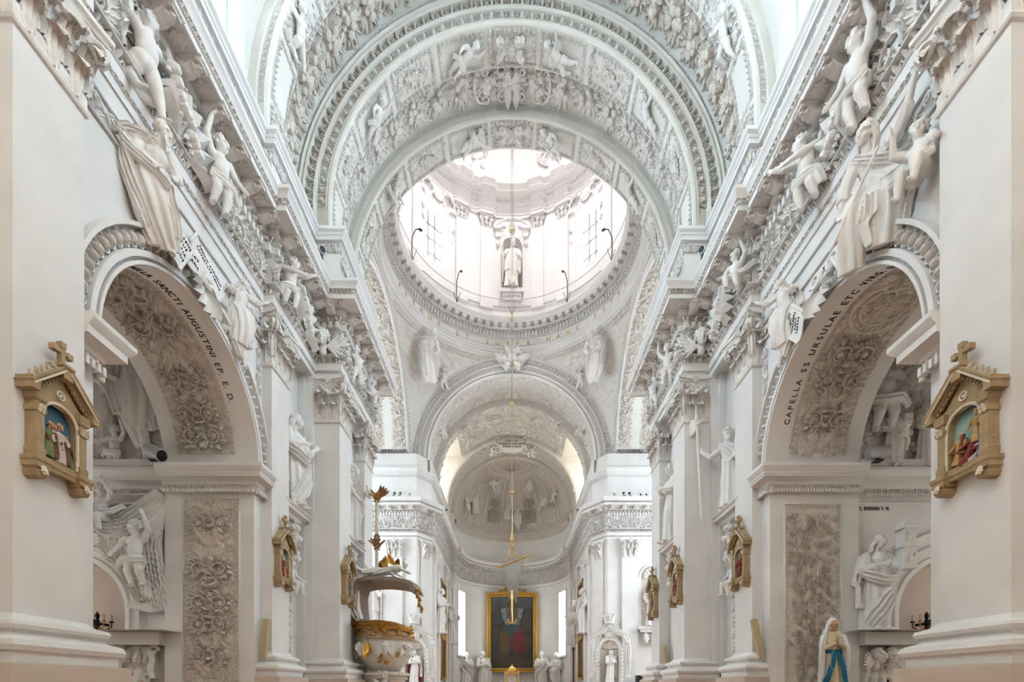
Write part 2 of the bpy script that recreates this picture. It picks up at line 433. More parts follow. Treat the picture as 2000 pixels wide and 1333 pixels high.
def barrel(m, r, y0, y1, hc=HC, z0=11.4, cx=0, k=40, lo=-PI / 2, hi=PI / 2):
    rows = []
    for y in (y0, y1):
        pts = [(cx + r * math.sin(lo + (hi - lo) * i / k), y, hc + r * math.cos(lo + (hi - lo) * i / k)) for i in range(k + 1)]
        if lo <= -PI / 2 + 1e-6: pts = [(cx - r, y, z0)] + pts
        if hi >= PI / 2 - 1e-6: pts = pts + [(cx + r, y, z0)]
        rows.append(pts)
    return m.loft(rows)
def ringface(m, prof, y, hc=HC, z0=11.4, k=48, sgn=-1):
    """face mouldings of a transverse arch; prof: (radius, projection towards the camera)"""
    rows = [[(-r, y + sgn * o, z0) for r, o in prof]]
    for i in range(k + 1):
        a = -PI / 2 + PI * i / k
        rows.append([(r * math.sin(a), y + sgn * o, hc + r * math.cos(a)) for r, o in prof])
    rows.append([(r, y + sgn * o, z0) for r, o in prof])
    return m.loft(rows)

walls = {}; trims = {}
for sx in (-1, 1):
    nm = SIDE[sx]
    # ---- nave wall with the chapel arch
    m = MB()
    fn = lambda a, z: (5.2 * sx, a, z)
    arch_hole(m, 5.2, -12, 10.1, FL, 11.5, AY, AR, AH, fn)
    m.box(*sorted((5.32 * sx, 5.6 * sx)), 10.1, 12.3, FL, 11.5)
    m.box(*sorted((4.98 * sx, 5.5 * sx)), 12.07, 12.3, FL, 7.9)
    m.box(*sorted((5.15 * sx, 5.5 * sx)), 11.98, 12.1, FL, 7.9)
    m.box(*sorted((4.66 * sx, 5.4 * sx)), 12.9, 15.0, FL, 11.5)
    m.box(*sorted((5.0 * sx, 5.4 * sx)), 10.06, 12.3, 9.8, 11.5)
    m.box(*sorted((4.35 * sx, 4.8 * sx)), 12.2, 15.04, 9.8, 11.5)
    m.box(*sorted((4.4 * sx, 14 * sx)), 15.0, 15.1, FL, 11.5)
    # jambs and soffit of the arch
    for y in (AY - AR, AY + AR):
        m.add([(5.2 * sx, y, FL), (7.0 * sx, y, FL), (7.0 * sx, y, AH), (5.2 * sx, y, AH)], [(0, 1, 2, 3)])
    arc_sweep(m, [(AR, 0), (AR, 1.8)], (5.2 * sx, AY, AH), Z_, Y_, (sx, 0, 0), -PI / 2, PI / 2, 40)
    w = m.build('wall_' + nm, PLASTER, kind='structure'); walls[sx] = w
    tag(w, f'white plastered nave wall with a chapel arch on the {nm}', 'wall')
    # ---- entablature and attic
    m = MB(); sweep(m, ENT, NPATH, 1, sx)
    t = m.build('trim_' + ('1' if sx < 0 else '2'), PLASTER, kind='structure', smooth=.5); trims[sx] = t
    tag(t, f'rich white entablature with modillions along the {nm} nave wall', 'entablature')
    m = MB(); sweep(m, ATT, NPATH, 1, sx); m.build('attic_cornice', PLASTER, t, .5)
    # ---- pilasters: shaft with base moulding
    for (x0, y0, y1, dp) in ((5.0, 4.84, 5.65, .25), (5.0, 10.06, 10.83, .4), (4.35, 12.2, 13.04, .9), (4.35, 14.26, 15.04, .5)):
        m = MB().box(*sorted((x0 * sx, (x0 + dp) * sx)), y0, y1, .7, 7.8)
        p = m.build('pilaster', PLASTER, w)
        m = MB(); sweep(m, BASE[3:], [(x0 + dp, y0), (x0, y0), (x0, y1), (x0 + dp, y1)], 1, sx); m.build('pilaster_base', PLASTER, p, .5)
        m = MB(); sweep(m, BASE[:4], [(x0 + dp, y0), (x0, y0), (x0, y1), (x0 + dp, y1)], 1, sx); m.build('pedestal', PLINTH, p)
        m = MB(); sweep(m, [(0, 6.68), (.03, 6.69), (.045, 6.72), (.03, 6.75), (0, 6.76)], [(x0 + dp, y0), (x0, y0), (x0, y1), (x0 + dp, y1)], 1, sx); m.build('astragal', STUCCO, p)
    # ---- impost cornice of the chapel arch (far jamb and near jamb) and archivolt
    for pts in ([(7.0, 9.74), (5.2, 9.74), (5.2, 10.06)], [(5.2, 5.65), (5.2, 6.0), (7.0, 6.0)]):
        m = MB(); sweep(m, IMP, pts, 1, sx)
        m.add([((pts[0][0] - o * (1 if pts[0][0] < 6 else 0)) * sx, pts[0][1] - o * (0 if pts[0][0] < 6 else 1), h) for o, h in IMP], [tuple(range(len(IMP)))]); m.add([((pts[-1][0] - o * (1 if pts[-1][0] < 6 else 0)) * sx, pts[-1][1] + o * (0 if pts[-1][0] < 6 else 1), h) for o, h in IMP], [tuple(range(len(IMP)))]); m.build('impost_cornice', PLASTER, w, .5)
    ARV = [(AR, 0), (AR, .1), (AR + .04, .1), (AR + .045, .03), (AR + .08, .03), (AR + .085, .1), (AR + .16, .1), (AR + .17, .005), (AR + .39, .005), (AR + .4, .13), (AR + .45, .13), (AR + .46, 0)]
    m = MB(); arc_sweep(m, ARV, (5.2 * sx, AY, AH), Z_, Y_, (-sx, 0, 0), -PI / 2, PI / 2, 48); m.build('archivolt', PLASTER, w, .5)
    # ---- chapel room behind the arch
    m = MB()
    q = lambda a, z: (a * sx, 9.95, z)
    arch_hole(m, 0, 7.0, 10.6, FL, 8.2, 9.05, 1.12, 1.55, q)
    for a0, a1, z0, z1, y in ((7.0, 10.6, FL, 8.2, 5.75),): m.add([(a0 * sx, y, z0), (a1 * sx, y, z0), (a1 * sx, y, z1), (a0 * sx, y, z1)], [(0, 1, 2, 3)])
    m.add([(10.6 * sx, 5.75, FL), (10.6 * sx, 9.95, FL), (10.6 * sx, 9.95, 8.2), (10.6 * sx, 5.75, 8.2)], [(0, 1, 2, 3)])
    m.add([(7 * sx, 5.75, 8.2), (10.6 * sx, 5.75, 8.2), (10.6 * sx, 9.95, 8.2), (7 * sx, 9.95, 8.2)], [(0, 1, 2, 3)])
    fn2 = lambda a, z: (7.0 * sx, a, z)
    arch_hole(m, 0, 5.75, 9.95, FL, 8.2, AY, AR, AH, fn2)
    arc_sweep(m, [(1.12, 0), (1.12, .6)], (9.05 * sx, 9.95, 1.55), Z_, X_, Y_, -PI / 2, PI / 2, 24)
    for a in (9.05 - 1.12, 9.05 + 1.12): m.add([(a * sx, 9.95, FL), (a * sx, 10.55, FL), (a * sx, 10.55, 1.55), (a * sx, 9.95, 1.55)], [(0, 1, 2, 3)])
    m.add([(6.6 * sx, 11.9, FL), (11.5 * sx, 11.9, FL), (11.5 * sx, 11.9, 4), (6.6 * sx, 11.9, 4)], [(0, 1, 2, 3)])
    m.add([(6.6 * sx, 10.5, 3.4), (11.5 * sx, 10.5, 3.4), (11.5 * sx, 11.9, 3.4), (6.6 * sx, 11.9, 3.4)], [(0, 1, 2, 3)])
    cw = m.build('wall_chapel_' + nm, PLASTER, kind='structure'); walls[sx * 2] = cw
    tag(cw, f'dim plastered walls of the side chapel seen through the {nm} arch', 'wall')
    m = MB(); arc_sweep(m, [(1.12, 0), (1.12, .05), (1.22, .07), (1.24, .03), (1.34, .03), (1.36, .09), (1.44, .09), (1.46, .02), (1.62, .04), (1.7, .1), (1.74, 0)], (9.05 * sx, 9.95, 1.55), Z_, X_ * -sx, -Y_, 0, PI / 2, 24)
    rows = [[((9.05 - r) * sx, 9.95 - o, z) for r, o in [(1.12, 0), (1.12, .05), (1.22, .07), (1.24, .03), (1.34, .03), (1.36, .09), (1.44, .09), (1.46, .02), (1.5, 0)]] for z in (FL, 1.55)]
    m.loft(rows); m.build('door_surround', PLASTER, cw, .5)
    m = MB(); sweep(m, [(o, h + .0) for o, h in IMP], [(10.6, 9.95), (7.0, 9.95)], 1, sx); m.build('chapel_cornice', PLASTER, cw, .5)
    m = MB().box(*sorted((10.5 * sx, 10.56 * sx)), 6.6, 9.2, 1.0, 3.6); wn = m.build('window_' + ('9' if sx < 0 else '10'), GLOW_CHAP, kind='structure')
    tag(wn, f'unseen glowing pane added to light the chapel beyond the {nm} arch', 'window')
    # ---- transept arm
    m = MB()
    for y in (15.06, 25.6): m.add([(5 * sx, y, FL), (13 * sx, y, FL), (13 * sx, y, 18), (5 * sx, y, 18)], [(0, 1, 2, 3)]) if y < 20 else None
    m.add([(13 * sx, 15, FL), (13 * sx, 26, FL), (13 * sx, 26, 18), (13 * sx, 15, 18)], [(0, 1, 2, 3)])
    arc_sweep(m, [(4.5, 0), (4.5, 7.6)], (5.45 * sx, 20.45, HC + .15), Z_, Y_, (sx, 0, 0), -PI / 2, PI / 2, 40)
    w2 = m.build('wall_transept_' + nm, VAULT, kind='structure'); walls[sx * 3] = w2
    tag(w2, f'short transept arm opening off the crossing on the {nm}', 'wall')
    m = MB().box(*sorted((12.9 * sx, 12.95 * sx)), 18, 23, 3, 12); wn = m.build('window_' + ('11' if sx < 0 else '12'), GLOW_TRANS, kind='structure')
    tag(wn, f'unseen glowing pane added to light the crossing from the {nm} transept arm', 'window')
    # ---- chancel wall from the crossing to the apse
    m = MB(); sweep(m, [(0, FL), (0, 7.9)], EPATH, 1, sx); sweep(m, [(0, 9.7), (0, 12.3)], EPATH, 1, sx)
    m.box(*sorted((5.45 * sx, 13 * sx)), 25.88, 26.0, 11.4, 18.2)
    w3 = m.build('wall_chancel_' + nm, PLASTER, kind='structure'); walls[sx * 4] = w3
    tag(w3, f'white chancel wall curving into the apse on the {nm}', 'wall')
    m = MB(); sweep(m, ENT, EPATH, 1, sx)
    t2 = m.build('trim_' + ('3' if sx < 0 else '4'), PLASTER, kind='structure', smooth=.5); trims[sx * 4] = t2
    tag(t2, f'far white entablature running around the {nm} chancel wall into the apse', 'entablature')
    m = MB(); sweep(m, ATT, [(9.0, 25.3), (5.0, 25.3), (4.35, 26.2), (4.35, 33.9)], 1, sx); m.build('attic_cornice', PLASTER, t2, .5)

# ---------------------------------------------------------------- nave vault
m = MB()
barrel(m, 5.05, 10.06, 10.83); barrel(m, 5.45, 10.83, 12.2); barrel(m, 4.55, 12.2, 13.04); barrel(m, 4.95, 13.04, 14.26); barrel(m, 4.6, 14.26, 15.04)
ringface(m, [(4.95, 0), (4.55, 0)], 13.04); ringface(m, [(5.45, 0), (5.05, 0)], 10.83)
ringface(m, [(4.6, 0), (4.62, .03), (4.68, .05), (4.72, .02), (4.86, .02), (4.88, 0), (4.96, 0)], 14.26)
ringface(m, [(4.55, 0), (4.56, .03), (4.62, .05), (4.66, .02), (4.71, .02), (4.715, -.08), (4.925, -.08), (4.93, .03), (5.01, .05), (5.015, -.08), (5.225, -.08), (5.23, .05), (5.28, .07), (5.33, .03), (5.38, .09), (5.45, .02)], 12.2)
ringface(m, [(5.05, 0), (5.07, .03), (5.15, .04), (5.18, 0), (5.3, 0), (5.32, .05), (5.5, .05)], 10.06)
# near bay with window penetrations: the barrel leaves an opening on both sides
barrel(m, 5.5, -12, -5.7); barrel(m, 5.5, -2.5, .3); barrel(m, 5.5, 3.5, 6.3); barrel(m, 5.5, 9.5, 10.06)
for w0, w1 in ((6.3, 9.5), (.3, 3.5), (-5.7, -2.5)):
    barrel(m, 5.5, w0, w1, lo=-.62, hi=.62)
    for sx in (-1, 1):
        xi, zi = 5.5 * math.sin(.62), HC + 5.5 * math.cos(.62)
        for y in (w0, w1):
            arc = [(sx * 5.5 * math.sin(.62 + (PI / 2 - .62) * i / 12), y, HC + 5.5 * math.cos(.62 + (PI / 2 - .62) * i / 12)) for i in range(13)]
            m.loft([arc, [(sx * 9.2, y, p[2] + .25) for p in arc]])
            m.add([(sx * 5.5, y, HC), (sx * 5.5, y, 11.4), (sx * 9.2, y, 11.4), (sx * 9.2, y, HC + .25)], [(0, 1, 2, 3)])
        m.add([(sx * xi, w0, zi), (sx * xi, w1, zi), (sx * 9.2, w1, zi + .25), (sx * 9.2, w0, zi + .25)], [(0, 1, 2, 3)]); m.add([(sx * 5.2, w0, 11.4), (sx * 5.2, w1, 11.4), (sx * 9.2, w1, 11.4), (sx * 9.2, w0, 11.4)], [(0, 1, 2, 3)])
vault = m.build('ceiling', VAULT, kind='structure')
tag(vault, 'white barrel vault of the nave with transverse stucco ribs', 'vault')
for sx in (-1, 1):
    for k, (w0, w1) in enumerate(((6.45, 9.35), (.45, 3.35), (-5.55, -2.65))):  # the second and third pairs are unseen, added as fill light
        m = MB().box(*sorted((8.9 * sx, 8.95 * sx)), w0, w1, 11.7, zi); wn = m.build('window_%d' % ((7 if sx < 0 else 8) + 10 * k), (GLASSW, GLOW_REAR, GLOW_WEST)[k], kind='structure')
        tag(wn, f'tall nave window high above the {SIDE[sx]} cornice' + ('', ', unseen, added to light the pilasters', ', unseen, added to brighten the far pier faces')[k], 'window')
    m = MB()
    m.box(*sorted((5.25 * sx, 5.45 * sx)), 9.28, 9.5, 11.4, 14.6); m.box(*sorted((5.6 * sx, 5.8 * sx)), 9.3, 9.5, 11.4, 15.4)
    m.box(*sorted((6.2 * sx, 6.3 * sx)), 9.36, 9.5, 11.4, 15.5); m.box(*sorted((6.6 * sx, 6.68 * sx)), 9.3, 9.5, 11.4, 15.5)
    sweep(m, [(0, 14.0), (.06, 14.02), (.06, 14.1), (.14, 14.18), (.14, 14.26), (0, 14.26)], [(5.8, 9.5), (5.8, 9.28), (5.2, 9.28), (5.2, 9.5)], -1, sx)
    m.build('window_jamb_pilaster', PLASTER, vault, .5)

# ---------------------------------------------------------------- crossing: pendentives, arches, ring, drum and dome
m = MB(); RS = 5.45 * math.sqrt(2); HP = HC + .15; K = 24
for qd in range(4):
    rows = []
    for i in range(K + 1):
        a = qd * PI / 2 + PI / 2 * i / K; rb = 5.45 / max(abs(math.cos(a)), abs(math.sin(a)))
        rows.append([(rr * math.cos(a), 20.45 + rr * math.sin(a), HP + math.sqrt(max(0, RS * RS - rr * rr))) for rr in [5.45 + (rb - 5.45) * (t / 10) for t in range(11)]])
    m.loft(rows)
pend = m.build('ceiling_crossing', VAULT, kind='structure')
tag(pend, 'white pendentives carrying the dome over the crossing', 'vault')
# east arch (camera-facing archivolt, soffit) and the two transept arches
CHV = [(4.4, 0), (4.41, .06), (4.52, .06), (4.53, .0), (4.58, 0), (4.59, .05), (4.7, .05), (4.71, .0), (4.92, 0), (4.93, .07), (5.0, .07), (5.01, .0), (5.3, 0), (5.32, .05), (5.45, .05)]
m = MB(); ringface(m, CHV, 25.9, HP, 12.2, 56)
m.build('chancel_archivolt', PLASTER, pend, .5)
for sx in (-1, 1):
    m = MB(); arc_sweep(m, CHV, (5.45 * sx, 20.45, HP), Z_, Y_, (-sx, 0, 0), -PI / 2, PI / 2, 48)
    m.build('transept_archivolt', PLASTER, pend, .5)
RING = [(5.45, 17.78), (5.40, 17.80), (5.38, 17.9), (5.42, 17.92), (5.36, 17.97), (5.36, 18.06), (5.40, 18.07), (5.32, 18.12), (5.32, 18.2), (5.40, 18.22), (5.40, 18.28), (5.42, 18.3), (5.42, 18.58), (5.36, 18.6), (5.36, 18.68), (5.32, 18.7), (5.32, 18.9), (5.26, 18.92), (5.26, 19.02),
        (5.12, 19.06), (5.12, 19.16), (4.86, 19.16), (4.86, 19.14), (4.83, 19.14), (4.83, 19.22), (4.80, 19.24), (4.77, 19.3), (4.72, 19.34), (4.72, 19.4), (5.1, 19.42), (5.35, 19.42)]
m = MB(); m.lathe(RING, (0, 20.45, 0), 96)
ring = m.build('trim_5', PLASTER, kind='structure', smooth=.5)
tag(ring, 'round white ring cornice under the dome with gilded letters', 'entablature')
# drum wall with eight windows/niches cut as openings
m = MB(); RD = 5.3; NS = 96
DW = mat('drum_plaster', (.88, .855, .85), .8, var=.03, scale=1.5)
def drum_pt(a, z, r=RD): return (r * math.sin(a), 20.45 + r * math.cos(a), z)
def in_hole(a, z):
    k = round(a / (PI / 4)); d = abs(a - k * PI / 4) * RD
    if k % 2: return d < .70 and 21.25 < z < 24.3
    return d < .56 and 21.25 < z < 24.05
zs = [19.4, 21.25, 22.2, 23.2, 24.05, 24.3, 25.4, 26.6]
aa = sorted(set([round(k * 2 * PI / NS - PI, 6) for k in range(NS + 1)] + [round(k * PI / 4 + s * ((.70 if k % 2 else .56) / RD), 6) for k in range(-4, 5) for s in (-1, 1)]))
aa = [a for a in aa if -PI - 1e-4 <= a <= PI + 1e-4]
for a, b in zip(aa[:-1], aa[1:]):
    for z0, z1 in zip(zs[:-1], zs[1:]):
        if not in_hole((a + b) / 2, (z0 + z1) / 2): m.add([drum_pt(a, z0), drum_pt(b, z0), drum_pt(b, z1), drum_pt(a, z1)], [(0, 1, 2, 3)])
drum = m.build('wall_drum', DW, kind='structure')
tag(drum, 'bright round drum wall under the dome with windows and niches', 'wall')
DCOR = [(5.3, 24.95), (5.22, 24.97), (5.22, 25.1), (5.18, 25.11), (5.18, 25.22), (5.1, 25.26), (5.24, 25.28), (5.24, 25.62), (5.12, 25.66), (5.12, 25.76), (5.05, 25.8), (5.05, 25.9), (4.78, 25.95), (4.78, 26.05), (4.68, 26.15), (4.62, 26.2), (4.62, 26.3), (5.0, 26.4)]
m = MB()
rows = []
for p in DCOR:
    rows.append([])
    for j in range(193):
        a = 2 * PI * j / 192; k = abs(((a / (PI / 4)) + .5) % 1 - .5) * PI / 4 * RD   # breaks forward over the paired pilasters
        br = .16 if .95 < k < 1.85 else 0.0
        q = abs(p[0] - br); rows[-1].append((q * math.sin(a), 20.45 + q * math.cos(a), p[1]))
m.loft(rows); m.build('drum_cornice', DW, drum, .5)
m = MB(); m.lathe([(4.62, 26.3), (4.9, 26.9)] + [(4.9 * math.cos(t), 27.0 + 4.9 * math.sin(t)) for t in [k * 1.25 / 14 for k in range(15)]], (0, 20.45, 0), 64)
m.lathe([(4.9 * math.cos(1.25), 27 + 4.9 * math.sin(1.25)), (1.5, 34.5), (1.5, 36), (0, 36.5)], (0, 20.45, 0), 48)
dome = m.build('ceiling_dome', DW, kind='structure'); tag(dome, 'bright white dome shell above the drum', 'dome')

# ---------------------------------------------------------------- chancel vault and apse conch
m = MB()
for r, y0, y1 in ((4.4, 25.9, 26.9), (4.75, 26.9, 28.6), (4.4, 28.6, 29.3), (4.32, 32.6, 33.5)): barrel(m, r, y0, y1, HP, 11.6)
barrel(m, 4.72, 29.3, 32.6, HP, lo=-.8, hi=.8)
for s in (-1, 1):
    for y in (29.3, 32.6):
        arc = [(s * 4.72 * math.sin(.8 + (PI / 2 - .8) * i / 10), y, HP + 4.72 * math.cos(.8 + (PI / 2 - .8) * i / 10)) for i in range(11)]
        m.loft([arc, [(s * 5.7, y, p[2]) for p in arc]]); m.add([(s * 4.3, y, 12.2), (s * 5.7, y, 12.2), (s * 5.7, y, HP), (s * 4.72, y, HP)], [(0, 1, 2, 3)])
    m.add([(s * 4.72 * math.sin(.8), 29.3, HP + 4.72 * math.cos(.8)), (s * 4.72 * math.sin(.8), 32.6, HP + 4.72 * math.cos(.8)), (s * 5.7, 32.6, HP + 4.72 * math.cos(.8)), (s * 5.7, 29.3, HP + 4.72 * math.cos(.8))], [(0, 1, 2, 3)]); m.add([(s * 4.3, 29.3, 12.2), (s * 4.3, 32.6, 12.2), (s * 5.7, 32.6, 12.2), (s * 5.7, 29.3, 12.2)], [(0, 1, 2, 3)])
barrel(m, 4.32, 33.5, 34.6, HP, 11.6)
ringface(m, [(4.75, 0), (4.4, 0)], 28.6, HP); ringface(m, [(4.72, 0), (4.52, 0), (4.5, .05), (4.4, .05), (4.32, 0)], 32.6, HP)
ringface(m, [(4.34, 0), (4.28, .06), (4.2, .06), (4.18, .02), (4.12, .04), (4.08, 0)], 34.55, HP)
cv = m.build('ceiling_chancel', mat('chancel_vault_plaster', (.74, .70, .64), .8, var=.06, scale=2, bump=.08), kind='structure')
tag(cv, 'stuccoed barrel vault of the chancel', 'vault')
m = MB(); rows = []
for i in range(17):
    e = PI / 2 * i / 16
    rows.append([(4.1 * math.cos(e) * math.cos(t), 34.6 + 4.1 * math.cos(e) * math.sin(t), HP + 4.1 * math.sin(e)) for t in [PI * k / 40 for k in range(41)]])
m.loft(rows)
rim = [(4.1, 11.7), (4.05, 11.75), (4.05, 11.9), (3.98, 11.94), (3.98, 12.1), (4.06, 12.16), (4.06, 12.3), (4.0, 12.36), (4.1, 12.42)]
m.loft([[(r * math.cos(t), 34.6 + r * math.sin(t), z) for t in [PI * k / 40 for k in range(41)]] for r, z in rim])
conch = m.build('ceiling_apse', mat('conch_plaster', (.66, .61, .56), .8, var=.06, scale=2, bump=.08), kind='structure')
tag(conch, 'apse half-dome with low stucco reliefs', 'half-dome')

for s in (-1, 1):
    m = MB().box(*sorted((5.62 * s, 5.68 * s)), 29.5, 32.4, 12.3, HP + 3.0); wn = m.build('window_' + ('13' if s < 0 else '14'), GLOW_LUN, kind='structure'); tag(wn, f'lunette window glowing in place of lit reliefs on the {SIDE[s]} side of the chancel vault', 'window')
    # tall apse window: bright pane and splayed reveal proud of the curved wall
    a0 = s * 1.22; sn, cs = math.sin(a0), math.cos(a0); inw = np.array((-sn, -cs, 0)); tg = np.array((cs, -sn, 0)); c0 = np.array((4.1 * sn, 34.6 + 4.1 * cs, 0))
    m = MB(); m.box(-.55, .55, -.02, .04, 2.5, 7.2); m.map(lambda V: c0 + V[:, :1] * tg + V[:, 1:2] * inw + V[:, 2:3] * Z_)
    wn = m.build('window_' + ('15' if s < 0 else '16'), GLASSA, kind='structure'); tag(wn, f'tall bright apse window {SIDE[s]} of the altar painting', 'window')
    m = MB()
    for x in (-.62, .55): m.box(x, x + .07, -.02, .12, 2.4, 7.3)
    m.box(-.62, .62, -.02, .12, 7.2, 7.3); m.box(-.7, .7, -.02, .2, 2.3, 2.42); m.map(lambda V: c0 + V[:, :1] * tg + V[:, 1:2] * inw + V[:, 2:3] * Z_); m.build('window_frame', PLASTER, wn)
    for z in (3.4, 4.3, 5.2, 6.1): m = MB().box(-.55, .55, .04, .07, z - .02, z + .02); m.map(lambda V: c0 + V[:, :1] * tg + V[:, 1:2] * inw + V[:, 2:3] * Z_); m.build('glazing_bar', PLASTER, wn)
# ================================================================ ORNAMENT
def frameM(o, u, v, n, su=1, sv=1, sn=1):
    return frame(np.asarray(o, float), np.asarray(u, float) * su, np.asarray(v, float) * sv, np.asarray(n, float) * sn)
def offset_runs(path, p, sx=1, side=1):
    pts = [q + n * p for q, n in path_frames(path, side)]
    return segs(pts, side, sx)
def v3(a, z): return np.array((a[0], a[1], z))
def along(path, p, z, pitch, sx, ok, trim=.0):
    """frames spaced along the straight runs of a plan path at offset p and height z"""
    out = []
    for a, d, n, L in offset_runs(path, p, sx):
        if L < pitch * .8: continue
        k = max(1, round((L - 2 * trim) / pitch)); q = (L - 2 * trim) / k
        for i in range(k):
            c = a + d * (trim + (i + .5) * q)
            if ok(c): out.append((v3(c, z), np.array((d[0], d[1], 0)), np.array((n[0], n[1], 0)), q))
    return out

def row_on_path(T, name, path, p, z, hgt, pitch, sx, ok, parent, depth=.05, m_=STUCCO, separate=False, group=None):
    F = along(path, p, z, pitch, sx, ok)
    if separate:
        me = None
        for o, d, n, q in F:
            M = frameM(o, d, Z_, n, q * .96, hgt, depth)
            if me is None:
                mb = MB().add(*T); me = mb.mesh(name); me.materials.append(m_)
            link(name, me, None, parent, M)
    else:
        mb = MB(); mb.many(T, [frameM(o, d, Z_, n, q * .97, hgt, depth) for o, d, n, q in F])
        mb.build(name, m_, parent, kind='stuff')

def t_modillion():
    prof = [(.0, .01), (.36, .01), (.37, -.03), (.35, -.075), (.31, -.06), (.26, -.05), (.20, -.08), (.14, -.135), (.06, -.16), (.0, -.15)]
    m = MB()
    rows = [[(x, p, z) for p, z in prof] for x in (-.1, -.085, .085, .1)]
    for r, s in ((0, .93), (3, .93)): rows[r] = [(x, p * .98 + .004, z * .9) for x, p, z in rows[r]]
    m.loft(rows, True, True)
    for s in (-1, 1):
        m.tube([(s * .1, .05 + .045 * math.cos(a), -.08 + .045 * math.sin(a)) for a in [k * .7 for k in range(8)]], .016, 4)
        m.tube([(s * .1, .33 + .028 * math.cos(a), -.04 + .028 * math.sin(a)) for a in [k * .8 for k in range(8)]], .012, 4)
    V, F = LEAFA                                        # acanthus leaf under the bracket
    L = np.c_[V[:, 1] * .30, .06 + V[:, 0] * .28, -.12 - V[:, 2] * .08 + V[:, 0] * .06]
    m.add(L, F); m.box(-.125, .125, .0, .385, -.02, .004)
    for k in range(5): m.many(t_dome(.02, .02, .03, 5, 2), [frameM((-.08 + .04 * k, .365, -.035), X_, Z_, Y_)])
    return np.concatenate(m.v), m.f
MODIL = t_modillion(); DENT = t_box(.62, 1, 1)

nave_ok = lambda c: 5.4 < c[1] < 15.2 and abs(c[0]) < 5.3
def entab_ornament(path, sx, parent, ok, near=True, mp=.57):
    row_on_path(DENT if False else t_box(.6, 1, 1), 'dentil', path, .07, 9.07, .15, .15, sx, ok, parent, .085, STUCCO, near)
    row_on_path(EGG, 'egg_and_dart', path, .08, 9.165, .13, .2, sx, ok, parent, .31, STUCCO, near)
    row_on_path(LAMBDA, 'leaf_moulding', path, .03, 8.165, .145, .17, sx, ok, parent, .34)
    row_on_path(LAMBDA, 'leaf_and_tongue', path, .55, 9.512, .08, .1, sx, ok, parent, .2)
    row_on_path(EGG, 'small_egg_moulding', path, .02, 7.925, .06, .1, sx, ok, parent, .13)
    # modillions and rosettes
    m1 = MB().add(*MODIL).mesh('modillion'); m1.materials.append(STUCCO)
    m2 = MB().add(*FLOWER).mesh('rosette'); m2.materials.append(STUCCO)
    for o, d, n, q in along(path, .2, 9.42, mp, sx, ok):
        link('modillion', m1, None, parent, frameM(o, d, n, Z_))
        link('rosette', m2, None, parent, frameM(o + d * q * .5 + n * .17, d, n, -Z_, .125, .125, .09))
for sx in (-1, 1):
    entab_ornament(NPATH, sx, trims[sx], nave_ok)
    row_on_path(LAMBDA, 'attic_leaf_frieze', NPATH, .01, 10.98, .18, .17, sx, nave_ok, trims[sx], .25)
    row_on_path(LAMBDA, 'chancel_attic_leaf', EPATH, .01, 11.04, .12, .2, sx, lambda c: c[1] < 33.9 and abs(c[0]) < 8, trims[sx * 4], .06)
    entab_ornament(EPATH, sx, trims[sx * 4], lambda c: c[1] < 40 and abs(c[0]) < 8.2, False, .6)
    # frieze scrolls
    for path, par, ok, sd in ((NPATH, trims[sx], nave_ok, 3), (EPATH, trims[sx * 4], lambda c: abs(c[0]) < 8.2, 8)):
        mb = MB(); i = 0
        for o, d, n, q in along(path, .015, 8.34, .62, sx, ok):
            t = MB(); rnd = random.Random(i + sd); i += 1
            acanthus_scroll(t, 0, .30, .24, 2.6 if i % 2 else -2.6, 1 if i % 2 else -1, rnd, .06, 8)
            t.many(LEAF, [tr(.2, .3, 0, .8 if i % 2 else -.8, .32), tr(-.26, .3, 0, 2.4, .24), tr(-.2, .15, 0, -2.2, .22), tr(.28, .45, 0, 2.0, .2)])
            V = np.concatenate(t.v); mb.add(o + V[:, :1] * d + V[:, 1:2] * Z_ + V[:, 2:3] * n * 1.6, t.f)
        mb.build('frieze_scrolls', STUCCO, par, kind='stuff')

# ---------------------------------------------------------------- Corinthian capitals: part of the wall, leaves are sub-parts
LEAFC_ME = {}
def acanthus_mesh():
    if 'm' not in LEAFC_ME:
        V = []; F = []; n = 21; K = 11           # big curling acanthus leaf: rises along z, tip rolls outward (y)
        for i in range(n):
            t = i / (n - 1); q = max(0, (t - .55) / .45); a = q * PI * .95
            z = .78 * min(t, .55) / .55 + .17 * math.sin(a); y = .10 + .16 * t + .36 * (1 - math.cos(a)) * .5
            w = (.36 + .16 * math.sin(PI * min(1, t * 1.15)) + .06 * q) * math.sqrt(max(0.0, 1 - .93 * q ** 5)) * (1 + .13 * math.cos(12 * PI * t))
            for k in range(K):
                s = -1 + 2 * k / (K - 1)
                V.append((s * w, y + .06 * math.cos(s * 4 * PI) * (1 - .4 * q) - .14 * s * s * (1 - .4 * q), z - .05 * abs(s) - .05 * q * abs(s)))
        for i in range(n - 1):
            for k in range(K - 1): a = i * K + k; F.append((a, a + 1, a + K + 1, a + K))
        me = MB().add(V, F).mesh('acanthus_leaf'); me.materials.append(STUCCO); LEAFC_ME['m'] = me
    return LEAFC_ME['m']
